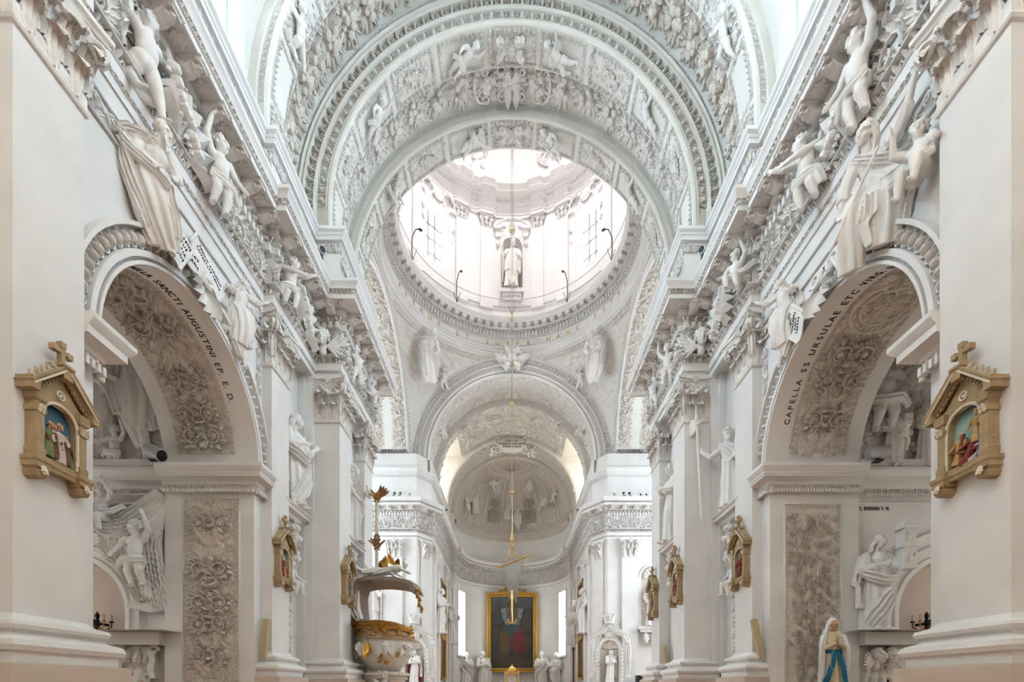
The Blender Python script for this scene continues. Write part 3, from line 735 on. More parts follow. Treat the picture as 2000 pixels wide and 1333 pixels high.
def capital(parent, sx, x0, y0, y1, dp, z0=6.76, H=1.04, sides=('near', 'nave', 'far')):
    m = MB(); wd = y1 - y0
    pts = [(x0 + dp, y0), (x0, y0), (x0, y1), (x0 + dp, y1)]
    sweep(m, [(.02, z0), (.02, z0 + H * .5), (.04, z0 + H * .7), (.1, z0 + H * .86)], pts, 1, sx)
    ab = []                                          # abacus with concave sides
    for p, zz in ((.10, .86), (.16, .875), (.18, .90), (.15, .93), (.2, .95), (.2, 1.0)):
        row = []
        for (a, b) in zip(pts[:-1], pts[1:]):
            for t in [k / 6 for k in range(7)]:
                a_, b_ = np.array(a), np.array(b); d = (b_ - a_); L = np.linalg.norm(d); d = d / L; n = np.array((-d[1], d[0]))
                c = p - .10 * math.sin(PI * t)
                e = p * (2 * t - 1) if L < 2 else 0
                q = a_ + d * (L * t + e) + n * c; row.append((q[0] * sx, q[1], z0 + H * zz))
        ab.append(row)
    ab.append([((x0 + dp * .9) * sx, (y0 + y1) / 2, z0 + H)] * len(row)); m.loft(ab)
    faces = {'near': (np.array((x0, y0)), np.array((1, 0)), np.array((0, -1)), min(dp, .5)), 'nave': (np.array((x0, y0)), np.array((0, 1)), np.array((-1, 0)), wd), 'far': (np.array((x0, y1)), np.array((1, 0)), np.array((0, 1)), min(dp, .5))}
    for c in ((x0, y0, -1), (x0, y1, 1)):            # corner volutes
        dg = np.array((-1, c[2])) / math.sqrt(2); b = np.array((c[0], c[1]))
        for s in (-1, 1):
            tg = np.array((-dg[1], dg[0])) * s
            P = []
            for k in range(17):
                t = k / 16; a = -PI / 2 + t * 3.3 * PI; r = .12 * (1 - .75 * t)
                q = b + dg * (.10 + r * math.cos(a)) + tg * (.035 - .01 * t); P.append((q[0] * sx, q[1], z0 + H * .74 + r * math.sin(a)))
            st = b + tg * wd * .4 + dg * .02; P = [(st[0] * sx, st[1], z0 + H * .52)] + P
            m.tube(P, [.03] * 3 + [.034 - .0012 * k for k in range(15)], 5)
    cap = m.build('capital', STUCCO, parent)
    me = acanthus_mesh()
    for key in sides:
        o, d, n, L = faces[key]
        rowsL = [(.0, .40, 3 if L > .6 else 2, 0), (.16, .52, 3 if L > .6 else 2, 1)] if L > .35 else [(.0, .4, 1, 0), (.2, .5, 1, 0)]
        for zo, hh, k, sh in rowsL:
            for i in range(k + (1 if sh else 0)):
                t = ((i + .5) / k if not sh else i / k)
                q = o + d * L * min(max(t, .03), .97)
                M = frameM((q[0] * sx, q[1], z0 + zo * H), np.array((d[0] * sx, d[1], 0)), np.array((n[0] * sx, n[1], 0)), Z_, L / k * (.95 if not sh else .8) if L > .35 else L, .30 if not sh else .42, hh * H)
                link('acanthus_leaf', me, None, cap, M)
    fl = MB(); o, d, n, L = faces['nave']; q = o + d * L * .5 + n * .1
    fl.many(FLOWER, [frameM((q[0] * sx, q[1], z0 + H * .92), (d[0] * sx, d[1], 0), Z_, (n[0] * sx, n[1], 0), .12, .12, .12)])
    o, d, n, L = faces['near']; q = o + d * L * .5 + n * .1
    fl.many(FLOWER, [frameM((q[0] * sx, q[1], z0 + H * .92), (d[0] * sx, d[1], 0), Z_, (n[0] * sx, n[1], 0), .1, .1, .1)])
    # hanging garland between the volutes
    for oo, dd, nn, LL in (faces['nave'], faces['near']):
        for k in range(9):
            t = k / 8; q = oo + dd * LL * (.12 + .76 * t) + nn * .10
            fl.many(DOME6, [frameM((q[0] * sx, q[1], z0 + H * (.78 - .16 * math.sin(PI * t))), (dd[0] * sx, dd[1], 0), Z_, (nn[0] * sx, nn[1], 0), .045, .045, .06)])
    fl.build('capital_flower', STUCCO, cap)
    return cap
for sx in (-1, 1):
    for a in ((5.0, 4.84, 5.65, .25), (5.0, 10.06, 10.83, .4), (4.35, 12.2, 13.04, .66), (4.35, 14.26, 15.04, .4)): capital(walls[sx], sx, *a)

# ---------------------------------------------------------------- chapel arches: eggs, beads, soffit and jamb reliefs
def text_mesh(txt, size, depth=.004):
    cu = bpy.data.curves.new('t', 'FONT'); cu.body = txt; cu.size = size; cu.align_x = 'CENTER'; cu.extrude = depth; cu.resolution_u = 3
    ob = bpy.data.objects.new('t', cu); COL.objects.link(ob); dg = bpy.context.evaluated_depsgraph_get()
    me = bpy.data.meshes.new_from_object(ob.evaluated_get(dg)); V = np.array([v.co[:] for v in me.vertices]); F = [tuple(p.vertices) for p in me.polygons]
    bpy.data.objects.remove(ob); bpy.data.curves.remove(cu); bpy.data.meshes.remove(me); return V, F
def letters(name, txt, size, fn, m_, parent, pitch=None, spread=1.0):
    """the line of lettering as one part, every glyph placed by its centre and bent by fn(u, v, n)"""
    mb = MB(); xs = []; x = 0
    adv = {' ': .5, 'I': .36, '.': .32, 'M': .92, 'W': 1.0, 'E': .64, 'L': .6, 'P': .66, 'S': .64}
    for ch in txt:
        w = adv.get(ch, .76) * size * spread; xs.append(x + w / 2); x += w
    for ch, c in zip(txt, xs):
        if ch == ' ': continue
        V, F = text_mesh(ch, size); V = V.copy(); V[:, 0] += c - x / 2; mb.add(V, F)
    mb.map(fn); return mb.build(name, m_, parent, smooth=0)

def border(m, T, w, h, b, d, pitch):
    """frame of motifs around a panel u -w/2..w/2, v 0..h"""
    t = MB()
    for (L, f) in ((w, lambda V: np.c_[V[:, 0] - w / 2, V[:, 1], V[:, 2]]), (w, lambda V: np.c_[V[:, 0] - w / 2, h - V[:, 1], V[:, 2]]),
                   (h, lambda V: np.c_[-w / 2 + V[:, 1], V[:, 0], V[:, 2]]), (h, lambda V: np.c_[w / 2 - V[:, 1], V[:, 0], V[:, 2]])):
        q = MB(); motif_row(q, T, L, pitch, 0, b, d)
        for V in q.v: m.add(f(V), [])
        m.f += [[i + 0 for i in f2] for f2 in []]
    return m
def border2(m, T, w, h, b, d, pitch):
    for (L, f) in ((w, lambda V: np.c_[V[:, 0] - w / 2, V[:, 1], V[:, 2]]), (w, lambda V: np.c_[V[:, 0] - w / 2, h - V[:, 1], V[:, 2]]),
                   (h, lambda V: np.c_[-w / 2 + V[:, 1], V[:, 0], V[:, 2]]), (h, lambda V: np.c_[w / 2 - V[:, 1], V[:, 0], V[:, 2]])):
        q = MB(); motif_row(q, T, L, pitch, 0, b, d)
        m.add(f(np.concatenate(q.v)), q.f)
def frame_strip(m, w, h, b, t):
    """raised flat fillet round a panel"""
    for x0, x1, y0, y1 in ((-w / 2 - b, w / 2 + b, -b, 0), (-w / 2 - b, w / 2 + b, h, h + b), (-w / 2 - b, -w / 2, 0, h), (w / 2, w / 2 + b, 0, h)): m.box(x0, x1, y0, y1, 0, t)

def ground(m, w, h, t=.008):
    n = max(2, int(h / .08)); m.loft([[(-w / 2, h * i / n, t), (w / 2, h * i / n, t)] for i in range(n + 1)])
def leaf_fill(m, w, h, seed, size):
    rnd = random.Random(seed)
    for k in range(int(w * h / (size * size) * 2.6)):
        x = rnd.uniform(.02, .48) * w; y = rnd.random() * h; a = rnd.random() * 6.28; L = size * rnd.uniform(.6, 1.3); T = LEAFS if rnd.random() < .55 else LEAF
        for s in (-1, 1): m.many(T, [tr(s * x, y, 0, a if s > 0 else PI - a, L, sz=1.0)])
def branch_panel(m, w, h, seed):
    """panel filled with feathery palm twigs"""
    rnd = random.Random(seed)
    for x0 in (-.2, .18): m.tube([(x0 * w + .1 * w * math.sin(t * 5 + x0 * 9), h * t, .02) for t in [k / 24 for k in range(25)]], .016, 5)
    nx, ny = 6, int(h / w * 7)
    for i in range(nx):
        for j in range(ny):
            x = ((i + rnd.uniform(.1, .9)) / nx - .5) * w * .94; y = (j + rnd.uniform(.1, .9)) / ny * h * .97; a = rnd.uniform(.2, PI - .2); L = rnd.uniform(.11, .17)
            for q in range(5): m.many(LEAFS, [tr(x, y, .004 * q, a + (q - 2) * .5, L * (1 - .1 * abs(q - 2)), sy=.42, sz=1.5)])
for sx in (-1, 1):
    w = walls[sx]; nm = SIDE[sx]
    mb = MB(); L = PI * AR
    motif_row(mb, EGG, PI * (AR + .27), .17, .18, .2, .3, 0.005); motif_row(mb, t_dome(.42, .5, .5, 6, 2), PI * (AR + .06), .06, .045, .028, .03, .03)
    f = to_face((5.2 * sx, AY, AH), Z_, Y_, (-sx, 0, 0), AR)
    mb.map(lambda V: f(np.c_[V[:, 0] * 1.0 - 0, V[:, 1], V[:, 2]])) if False else None
    # arc length shrinks with radius: rescale u so that both rows span the half circle
    mb.v = [np.c_[(V[:, 0]), V[:, 1], V[:, 2]] for V in mb.v]
    def bend(V, R0): return f(np.c_[(V[:, 0] / R0 - PI / 2) * AR, V[:, 1], V[:, 2]])
    n1 = max(1, round(PI * (AR + .27) / .17))
    mb.v = [bend(V, AR + .27 if i < n1 else AR + .06) for i, V in enumerate(mb.v)]
    mb.build('egg_and_bead', STUCCO, w, kind='stuff')
    # soffit panel
    mb = MB(); PL = PI * AR - .75; PW = 1.02
    t = MB()
    if sx < 0: scroll_panel(t, PW - .16, PL, 4, .9, .16)
    else:
        scroll_panel(t, PW - .16, PL * .38, 2, .95, .16)
        q = MB(); scroll_panel(q, PW - .16, PL * .38, 5, .95, .16); t.add(np.concatenate(q.v) * (1, -1, 1) + (0, PL, 0), q.f)
        c = PL / 2
        for k in range(26):
            a = k / 26 * 2 * PI; t.many(LEAF, [tr(math.cos(a) * .42, c + math.sin(a) * .46, 0, a + 1.2, .17), tr(math.cos(a) * .3, c + math.sin(a) * .33, .0, a, .12, sz=1.4)])
        t.many(FLOWER, [tr(0, c, .02, 0, .26)])
        t.tube([(math.cos(a) * .5, c + math.sin(a) * .55, .02) for a in [k * PI / 16 for k in range(33)]], .035, 5)
        t.tube([(math.cos(a) * .37, c + math.sin(a) * .4, .03) for a in [k * PI / 16 for k in range(33)]], .025, 5)
    leaf_fill(t, PW - .1, PL, 21 + sx, .15); mb.add(np.concatenate(t.v), t.f); border2(mb, LAMBDA if sx < 0 else SWIRL, PW + .14, PL + .1, .1, .09, .105); ground(mb, PW + .1, PL + .06)
    # v (long axis) runs along the arc, u along the chapel axis
    fs = to_arch((5.2 * sx, AY, AH), (sx, 0, 0), Z_, AR, Y_, 'v')
    mb.map(lambda V: fs(np.c_[V[:, 0] + .93, V[:, 1] - PL / 2, V[:, 2]]))
    mb.build('soffit_relief', RELIEF, w, kind='stuff')
    # lettering near the nave edge of the soffit
    ft = to_arch((5.2 * sx, AY, AH), (sx, 0, 0), Z_, AR, Y_, 'u')
    txt = 'CAPELLA SANCTI AUGUSTINI EP. E. D.' if sx < 0 else 'CAPELLA SS URSULAE ETC VIRG. ET MART.'
    if sx < 0: letters('chapel_inscription', txt, .15, lambda V: ft(np.c_[V[:, 0] * 1.0 + .22, .28 - V[:, 1], V[:, 2] + .004]), INK, w, spread=.97)
    else: letters('chapel_inscription', txt, .15, lambda V: ft(np.c_[-V[:, 0] + .15, .28 - V[:, 1], V[:, 2] + .004]), INK, w, spread=1.1)
    # jamb panel on the far jamb, facing the photographer
    mb = MB(); t = MB(); PW, PH = (.98, 5.3)
    if sx < 0: scroll_panel(t, PW - .14, PH, 9, .86, .17)
    else: branch_panel(t, PW - .12, PH, 5)
    leaf_fill(t, PW - .1, PH, 31 + sx, .13) if sx < 0 else None; mb.add(np.concatenate(t.v), t.f); border2(mb, LAMBDA if sx < 0 else SWIRL, PW + .12, PH + .1, .095, .09, .1); ground(mb, PW + .1, PH + .06)
    top = 3.72 if sx < 0 else 3.6
    mb.map(to_plane((6.06 * sx, 9.742, top - PH), X_, Z_, -Y_)); mb.build('jamb_relief', RELIEF, w, kind='stuff')
    t = MB(); frame_strip(t, PW + .14, PH + .1, .025, .02); t.map(to_plane((6.06 * sx, 9.742, top - PH), X_, Z_, -Y_)); t.build('panel_fillet', PLASTER, w, 0)
    # cornice eggs of the imposts and the chapel cornice
    row_on_path(EGG, 'impost_eggs', [(7.0, 9.74), (5.2, 9.74), (5.2, 10.06)], .05, 3.99, .085, .12, sx, lambda c: True, w, .14)
    row_on_path(t_box(.6, 1, 1), 'impost_dentils', [(7.0, 9.74), (5.2, 9.74), (5.2, 10.06)], .055, 3.95, .07, .06, sx, lambda c: True, w, .07)
    row_on_path(EGG, 'impost_eggs', [(5.2, 5.65), (5.2, 6.0), (7.0, 6.0)], .05, 4.0, .1, .13, sx, lambda c: True, w, .07)
    row_on_path(t_box(.6, 1, 1), 'impost_dentils', [(5.2, 5.65), (5.2, 6.0), (7.0, 6.0)], .05, 3.93, .1, .08, sx, lambda c: True, w, .09)
    row_on_path(EGG, 'chapel_eggs', [(10.6, 9.95), (7.0, 9.95)], .05, 3.99, .085, .12, sx, lambda c: True, walls[sx * 2], .14)
    row_on_path(t_box(.6, 1, 1), 'chapel_dentils', [(10.6, 9.95), (7.0, 9.95)], .055, 3.94, .07, .06, sx, lambda c: True, walls[sx * 2], .07)
    row_on_path(t_dome(.45, .5, .5, 5, 2), 'bead_row', [(7.0, 9.74), (5.2, 9.74), (5.2, 10.06)], .245, 4.225, .02, .035, sx, lambda c: True, w, .03)
    # running-scroll frieze under the architrave of the nave wall
    mb = MB(); t = MB()
    for yy in np.arange(5.75, 10.0, .26):
        if abs(yy - AY) < .8: continue
        t.many(SWIRL, [tr(yy, 0, 0, 0, .25)])
    V = np.concatenate(t.v); mb.add(np.c_[np.full(len(V), 5.2 * sx) - sx * V[:, 2], V[:, 0], 7.18 + V[:, 1]], t.f)
    for (y0, y1, zz) in ((9.55, 9.8, 0),):
        t = MB(); [t.many(SWIRL, [tr(0, z, 0, PI / 2, .24)]) for z in np.arange(4.6, 7.1, .25)]
        V = np.concatenate(t.v); mb.add(np.c_[np.full(len(V), 5.2 * sx) - sx * V[:, 2], 9.98 + V[:, 0] * .8, V[:, 1]], t.f)
    mb.build('spandrel_scroll_frieze', STUCCO, w, kind='stuff')
    mb = MB().box(*sorted((5.16 * sx, 5.2 * sx)), 5.65, 10.06, 7.12, 7.15).box(*sorted((5.16 * sx, 5.2 * sx)), 5.65, 10.06, 7.46, 7.49); mb.build('frieze_fillet', PLASTER, w, 0)

# ---------------------------------------------------------------- vault ribs
def rib_panels(y0, y1, r, seed, name):
    """soffit of a transverse rib: framed fields of flowers, plain fields for the putti, a shell at the crown"""
    wd = y1 - y0; half = PI / 2 * r; mb = MB()
    fields = [(-.62, .62, 'shell')]; u = .72; k = 0
    kinds = ['plain', 'flower', 'plain', 'flower', 'plain', 'flower']
    Ls = [1.25, 1.3, 1.35, 1.35, 1.3, 1.0]
    for kd, L in zip(kinds, Ls):
        fields += [(u, u + L, kd), (-u - L, -u, kd)]; u += L + .12
    for a, b, kd in fields:
        L = b - a; t = MB()
        if kd == 'shell':
            t.many(SHELL, [tr(0, L * .36, .01, 0, .26, sz=.9)]); t.many(FLOWER, [tr(0, L * .36, .03, 0, .12)])
            for s in (-1, 1):
                acanthus_scroll(t, s * (wd * .26), L * .72, .13, 1.2 * s, s, random.Random(3), .05, 6); acanthus_scroll(t, s * wd * .26, L * .25, .13, -1.2 * s, -s, random.Random(4), .05, 6)
                t.many(LEAFA, [tr(0, L * .5, 0, PI / 2 - s * .6, .4), tr(0, L * .4, 0, -PI / 2 + s * .6, .35)])
            border2(t, EGG, wd - .06, L, .1, .17, .13)
        elif kd == 'flower':
            fill_flowers(t, wd - .26, L - .16, seed + int(a * 10), .105, 1.0); t.many(FLOWER, [tr(0, L / 2, .03, .2, .17), tr(.05, L / 2 + .18, .03, .5, .12), tr(-.06, L / 2 - .18, .03, .9, .12)])
            for V in t.v: pass
            border2(t, EGG, wd - .06, L, .1, .17, .13)
        else: border2(t, LAMBDA, wd - .06, L, .1, .17, .13); frame_strip(t, wd - .28, L - .2, .02, .02) if False else None
        V = np.concatenate(t.v); mb.add(np.c_[V[:, 1] + a, V[:, 0] + wd / 2, V[:, 2]], t.f)
    f = to_arch((0, y0, HC), Y_, Z_, r, X_, 'u'); mb.map(f)
    return mb.build(name, STUCCO, vault, kind='stuff')
rib_panels(10.06, 10.83, 5.05, 1, 'rib_relief'); rib_panels(12.2, 13.04, 4.55, 2, 'rib_relief'); rib_panels(14.26, 15.04, 4.6, 3, 'rib_relief')
mb = MB(); fruit_band(mb, PI * 5.4, 1.05, 5, .62, 1.25); f = to_arch((0, 11.5, HC), Y_, Z_, 5.45, X_, 'u'); mb.map(lambda V: f(V - (PI * 5.4 / 2, 0, 0))); mb.build('fruit_garland_band', RELIEF, vault, kind='stuff')
mb = MB(); fruit_band(mb, PI * 4.9, .95, 9, .72, 1.1)
t = MB()
for s in (-1, 1):                                    # strapwork cartouche with shells at the crown
    u0 = PI * 4.9 / 2
    for a, b, rr, g in ((.28, .3, .16, 1), (.28, -.3, .16, -1), (.75, .32, .13, -1), (.75, -.32, .13, 1)): t.tube(spiral(u0 + s * a, b, rr, 1.3, 1.0 * g * s, g * s, 16, .8, .05, .1), .035, 5)
    t.many(SHELL, [tr(u0 + s * .5, -.02, .02, -s * PI / 2, .3, sz=1.0)]); t.many(LEAFA, [tr(u0 + s * .12, 0, .05, PI / 2, .45), tr(u0 + s * .12, 0, .05, -PI / 2, .45)])
    t.tube([(u0 + s * (.9 + .2 * math.cos(q)), .4 * math.sin(q), .06) for q in [-2 + .4 * k for k in range(11)]], .04, 5)
mb.add(np.concatenate(t.v), t.f)
f2 = to_arch((0, 13.65, HC), Y_, Z_, 4.95, X_, 'u'); mb.map(lambda V: f2(V - (PI * 4.9 / 2, 0, 0))); mb.build('grotesque_garland_band', STUCCO, vault, kind='stuff')
def face_row(T, r, L_, pitch, v0, hgt, d, y, par, name, hc=HC, m_=STUCCO, n0=0):
    q = MB(); motif_row(q, T, PI * r, pitch, v0, hgt, d, n0); g = to_face((0, y, hc), Z_, X_, (0, -1, 0), r)
    q.map(lambda V: g(np.c_[V[:, 0] - PI * r / 2, V[:, 1], V[:, 2]])); return q.build(name, m_, par, kind='stuff')
face_row(EGG, 4.72, 0, .25, 0, .2, .32, 12.2, vault, 'rib_face_eggs', n0=-.075); face_row(LAMBDA, 5.02, 0, .25, 0, .2, .42, 12.2, vault, 'rib_face_leaves', n0=-.07)
face_row(EGG, 5.18, 0, .16, 0, .11, .07, 10.06, vault, 'rib_face_eggs'); face_row(t_dome(.42, .5, .5, 5, 2), 4.9, 0, .08, 0, .04, .03, 14.26, vault, 'bead_row')
for r, y in ((5.45, 12.12), (5.45, 10.9), (4.95, 14.2), (4.95, 13.1)):
    q = MB(); motif_row(q, t_dome(.42, .5, .5, 5, 2), PI * r, .075, 0, .05, .04); g = to_arch((0, y, HC), Y_, Z_, r, X_, 'u'); q.map(lambda V: g(V - (PI * r / 2, 0, 0))); q.build('bead_row', STUCCO, vault, kind='stuff')
# ================================================================ CROSSING, DRUM, CHANCEL ORNAMENT
def to_ring(c, r, z):
    """inside of a round wall: u = arc length from the far axis (+y) to the right, v = up, n = inward"""
    def f(P):
        a = P[:, 0] / r; q = r - P[:, 2]
        return np.c_[c[0] + q * np.sin(a), c[1] + q * np.cos(a), z + P[:, 1]]
    return f
CX = (0, 20.45)
def ring_row(T, r, z, hgt, pitch, d, name, par, m_=STUCCO, span=PI * .72, sep=False):
    q = MB(); motif_row(q, T, 2 * span * r, pitch, 0, hgt, d); g = to_ring(CX, r, z); q.map(lambda V: g(V - (span * r, 0, 0))); return q.build(name, m_, par, kind='stuff')
ring_row(t_box(.55, 1, 1), 5.33, 18.79, .19, .19, .10, 'ring_dentils', ring); ring_row(EGG, 5.27, 18.92, .12, .17, .24, 'ring_eggs', ring)
ring_row(LAMBDA, 5.38, 18.6, .085, .12, .2, 'ring_leaves', ring); ring_row(LAMBDA, 5.42, 18.2, .085, .12, .25, 'ring_leaves', ring)
mbk = MB().box(-.11, .11, 0, .26, -.15, 0); mbk.many(DOME6, [tr(0, .2, -.15, 0, .05, sz=-1)]); me_b = mbk.mesh('ring_modillion'); me_b.materials.append(STUCCO)
me_r = MB().add(*FLOWER5).mesh('ring_rosette'); me_r.materials.append(STUCCO)
NM = 72
for k in range(NM):
    a = -PI + 2 * PI * k / NM
    if abs(a) > 2.3: continue
    for dd, me, nm in ((0, me_b, 'ring_modillion'), (PI / NM, me_r, 'ring_rosette')):
        q = a + dd; s, c = math.sin(q), math.cos(q); inw = np.array((-s, -c, 0)); tg = np.array((c, -s, 0))
        if nm == 'ring_modillion': link(nm, me, None, ring, frameM((5.12 * s, 20.45 + 5.12 * c, 19.16), tg, inw, Z_))
        else: link(nm, me, None, ring, frameM((4.98 * s, 20.45 + 4.98 * c, 19.155), tg, inw, -Z_, .09, .09, .08))
TXT = 'PETRUS ET SUPER HANC PETRA'
g = to_ring(CX, 5.415, 18.33)
for i, ch in enumerate(TXT):
    if ch == ' ': continue
    V, F = text_mesh(ch, .32, .012); a = math.radians(-72 + 5.8 * i); q = MB().add(g(V * (1, 1, 1) + (a * 5.415, 0, 0)), F); q.build('gilt_letter', GILT, ring, 0)
# leaf garlands on the pendentives along the ring and on the four archivolts
mb = MB()
for k in range(150):
    a = -1.75 + 3.5 * k / 149; rr = 5.62
    if rr > 5.45 / max(abs(math.cos(a)), abs(math.sin(a))): continue
    P = np.array((rr * math.sin(a), 20.45 + rr * math.cos(a), HP + math.sqrt(RS * RS - rr * rr))); N = -(P - np.array((0, 20.45, HP))) / RS
    t = np.array((math.cos(a), -math.sin(a), 0)); u = np.cross(N, t)
    for s in (-1, 1): mb.many(LEAF, [frameM(P, t * math.cos(.6) + u * s * math.sin(.6), np.cross(N, t * math.cos(.6) + u * s * math.sin(.6)), N, .2, .24, .3)])
    if k % 3 == 0: mb.many(DOME6, [frameM(P, t, u, N, .05, .05, .08)])
mb.build('pendentive_garland', STUCCO, pend, kind='stuff')
for T, r, v, h_, d, p in ((SWIRL, 4.71, 0, .2, .28, .26), (LAMBDA, 4.53, -.005, .055, .2, .09)): face_row(T, r, 0, p, v, h_, d, 25.9, pend, 'chancel_arch_motifs', HP)
q = MB(); rnd = random.Random(2)
for k in range(90):
    a = -PI / 2 + PI * k / 89; c0 = np.array((5.15 * math.sin(a), 25.9, HP + 5.15 * math.cos(a))); t = np.array((math.cos(a), 0, -math.sin(a))); u = np.array((math.sin(a), 0, math.cos(a)))
    for s in (-1, 1):
        dv = t * math.cos(.7) + u * s * math.sin(.7); q.many(LEAF, [frameM(c0, dv, np.cross(-Y_, dv), -Y_, .2, .25, .35)])
    if k % 2: q.many(DOME6, [frameM(c0, t, u, -Y_, .045, .045, .08)])
q.build('chancel_arch_garland', STUCCO, pend, kind='stuff')
for sx in (-1, 1):
    q = MB(); motif_row(q, SWIRL, PI * 4.71, .24, 0, .2, .12); gg = to_face((5.45 * sx, 20.45, HP), Z_, Y_, (-sx, 0, 0), 4.71); q.map(lambda V: gg(V - (PI * 4.71 / 2, 0, 0)))
    for k in range(90):
        a = -PI / 2 + PI * k / 89; c0 = np.array((5.45 * sx, 20.45 + 5.15 * math.sin(a), HP + 5.15 * math.cos(a))); t = np.array((0, math.cos(a), -math.sin(a))); u = np.array((0, math.sin(a), math.cos(a))); n = np.array((-sx, 0, 0))
        for s in (-1, 1):
            dv = t * math.cos(.7) + u * s * math.sin(.7); q.many(LEAF, [frameM(c0, dv, np.cross(n, dv), n, .2, .25, .35)])
    q.build('transept_arch_motifs', STUCCO, pend, kind='stuff')
    # transept soffit reliefs glimpsed beside the nave cornice
    t = MB(); rib = MB()
    for y in (.35, 1.5, 2.7): fruit_band(t, PI * 4.4, .8, int(y * 10), .6); V = np.concatenate(t.v); rib.add(V + (0, y, 0), t.f); t = MB()
    g2 = to_arch((5.45 * sx, 20.45, HP), (sx, 0, 0), Z_, 4.5, Y_, 'u'); rib.map(lambda V: g2(V - (PI * 4.4 / 2, 0, 0))); rib.build('transept_soffit_relief', RELIEF, walls[sx * 3], kind='stuff')
for sx in (-1, 1):                                    # flowered strip on the wall beside the chancel arch
    t = MB(); fill_flowers(t, .62, 2.6, 12, .15, 1.2); border2(t, EGG, .8, 2.75, .09, .08, .12); t.map(to_plane((6.1 * sx, 25.87, 12.5), X_, Z_, -Y_)); t.build('flower_strip', STUCCO, walls[sx * 4], kind='stuff')
    t = MB(); scroll_panel(t, .7, 1.9, 4, .9, .1); t.map(to_plane((6.1 * sx, 25.87, 15.4), X_, Z_, -Y_)); t.build('scroll_strip', STUCCO, walls[sx * 4], kind='stuff')
    t = MB(); scroll_panel(t, .6, 3.6, 6, .7, .1); leaf_fill(t, .7, 3.7, 3, .16); t.map(to_plane((7.1 * sx, 25.87, 12.2), X_, Z_, -Y_)); t.build('scroll_strip', STUCCO, walls[sx * 4], kind='stuff')
    m = MB().box(*sorted((5.55 * sx, 5.62 * sx)), 25.8, 25.9, 11.5, 18).box(*sorted((6.58 * sx, 6.65 * sx)), 25.8, 25.9, 11.5, 18).box(*sorted((5.5 * sx, 6.7 * sx)), 25.78, 25.9, 15.24, 15.36); m.build('strip_fillet', PLASTER, walls[sx * 4], 0)
# low relief clouds and foliage on the pendentives facing the nave
mb = MB(); rnd = random.Random(5)
for sx in (-1, 1):
    for k in range(110):
        a = sx * rnd.uniform(.5, 1.07); rr = rnd.uniform(5.75, 7.2)
        if rr > 5.3 / max(abs(math.cos(a)), abs(math.sin(a))): continue
        P = np.array((rr * math.sin(a), 20.45 + rr * math.cos(a), HP + math.sqrt(RS * RS - rr * rr))); N = -(P - np.array((0, 20.45, HP))) / RS; t = np.array((math.cos(a), -math.sin(a), 0)); u = np.cross(N, t); s = rnd.uniform(.1, .22)
        mb.many(DOME, [frameM(P, t, u, N, s * 1.5, s, s * .35)])
mb.build('pendentive_clouds', STUCCO, pend, kind='stuff')
# cartouche above the chancel arch
mb = MB()
for s in (-1, 1):
    for cx, cy, r, g_ in ((.38, .25, .24, 1), (.42, -.25, .2, -1), (.7, .1, .16, 1)): mb.tube(spiral(s * cx, cy, r, 1.3, 1.4 * s * g_, g_ * s, 16, .8, .1, .2), .06, 6)
    mb.many(LEAFA, [tr(s * .1, -.1, .1, -PI / 2 + s * .5, .6, sz=1.3), tr(s * .1, .2, .1, PI / 2 - s * .6, .5, sz=1.3), tr(s * .2, 0, .1, PI / 2 - s * 1.5, .7)])
mb.many(DOME12, [tr(0, .05, .05, 0, .3, sz=.8)]); mb.many(FLOWER, [tr(0, .5, .1, 0, .25)]); mb.many(SHELL, [tr(0, -.3, .1, PI, .3)])
mb.map(to_plane((0, 25.75, 17.45), X_, Z_, -Y_)); mb.build('keystone_cartouche', STUCCO, pend)

# ---------------------------------------------------------------- drum
def dr(P, a, z=0.0, r=RD):
    """place local (x right, y inward, z up) geometry on the drum wall at angle a"""
    s, c = math.sin(a), math.cos(a); return np.c_[r * s + P[:, 0] * c - P[:, 1] * s, 20.45 + r * c - P[:, 0] * s - P[:, 1] * c, z + P[:, 2]]
for k in range(-5, 6):
    for s in (-1, 1):
        a = (k * PI / 4) + s * .262
        if abs(a) > 1.9: continue
        m = MB().box(-.3, .3, -.1, .09, 20.3, 24.35); m.box(-.34, .34, -.1, .13, 20.1, 20.3); m.box(-.36, .36, -.1, .15, 24.85, 24.97); m.map(lambda V: dr(V, a)); p = m.build('drum_pilaster', DW, drum)
        t = MB(); t.many(LEAFA, [frameM((x, .09, 24.33), Z_, X_, Y_, .34, .3, .3) for x in (-.2, 0, .2)]); t.many(FLOWER, [frameM((0, .12, 24.78), X_, Z_, Y_, .14, .14, .14)])
        for e in (-1, 1): t.tube([(e * (.26 + r * math.cos(q)), .12, 24.72 + r * math.sin(q)) for q, r in [(j * .6, .1 - .006 * j) for j in range(12)]], .03, 5)
        t.many(DOME6, [frameM((-.2 + .05 * j, .13, 24.58 - .12 * math.sin(PI * j / 8)), X_, Z_, Y_, .045, .045, .06) for j in range(9)])
        t.map(lambda V: dr(V, a)); t.build('drum_capital', DW, p)
ring_row(t_box(.55, 1, 1), 5.14, 25.72, .1, .14, .08, 'drum_dentils', drum, DW); ring_row(EGG, 5.08, 25.8, .1, .13, .06, 'drum_eggs', drum, DW)
wi = 0
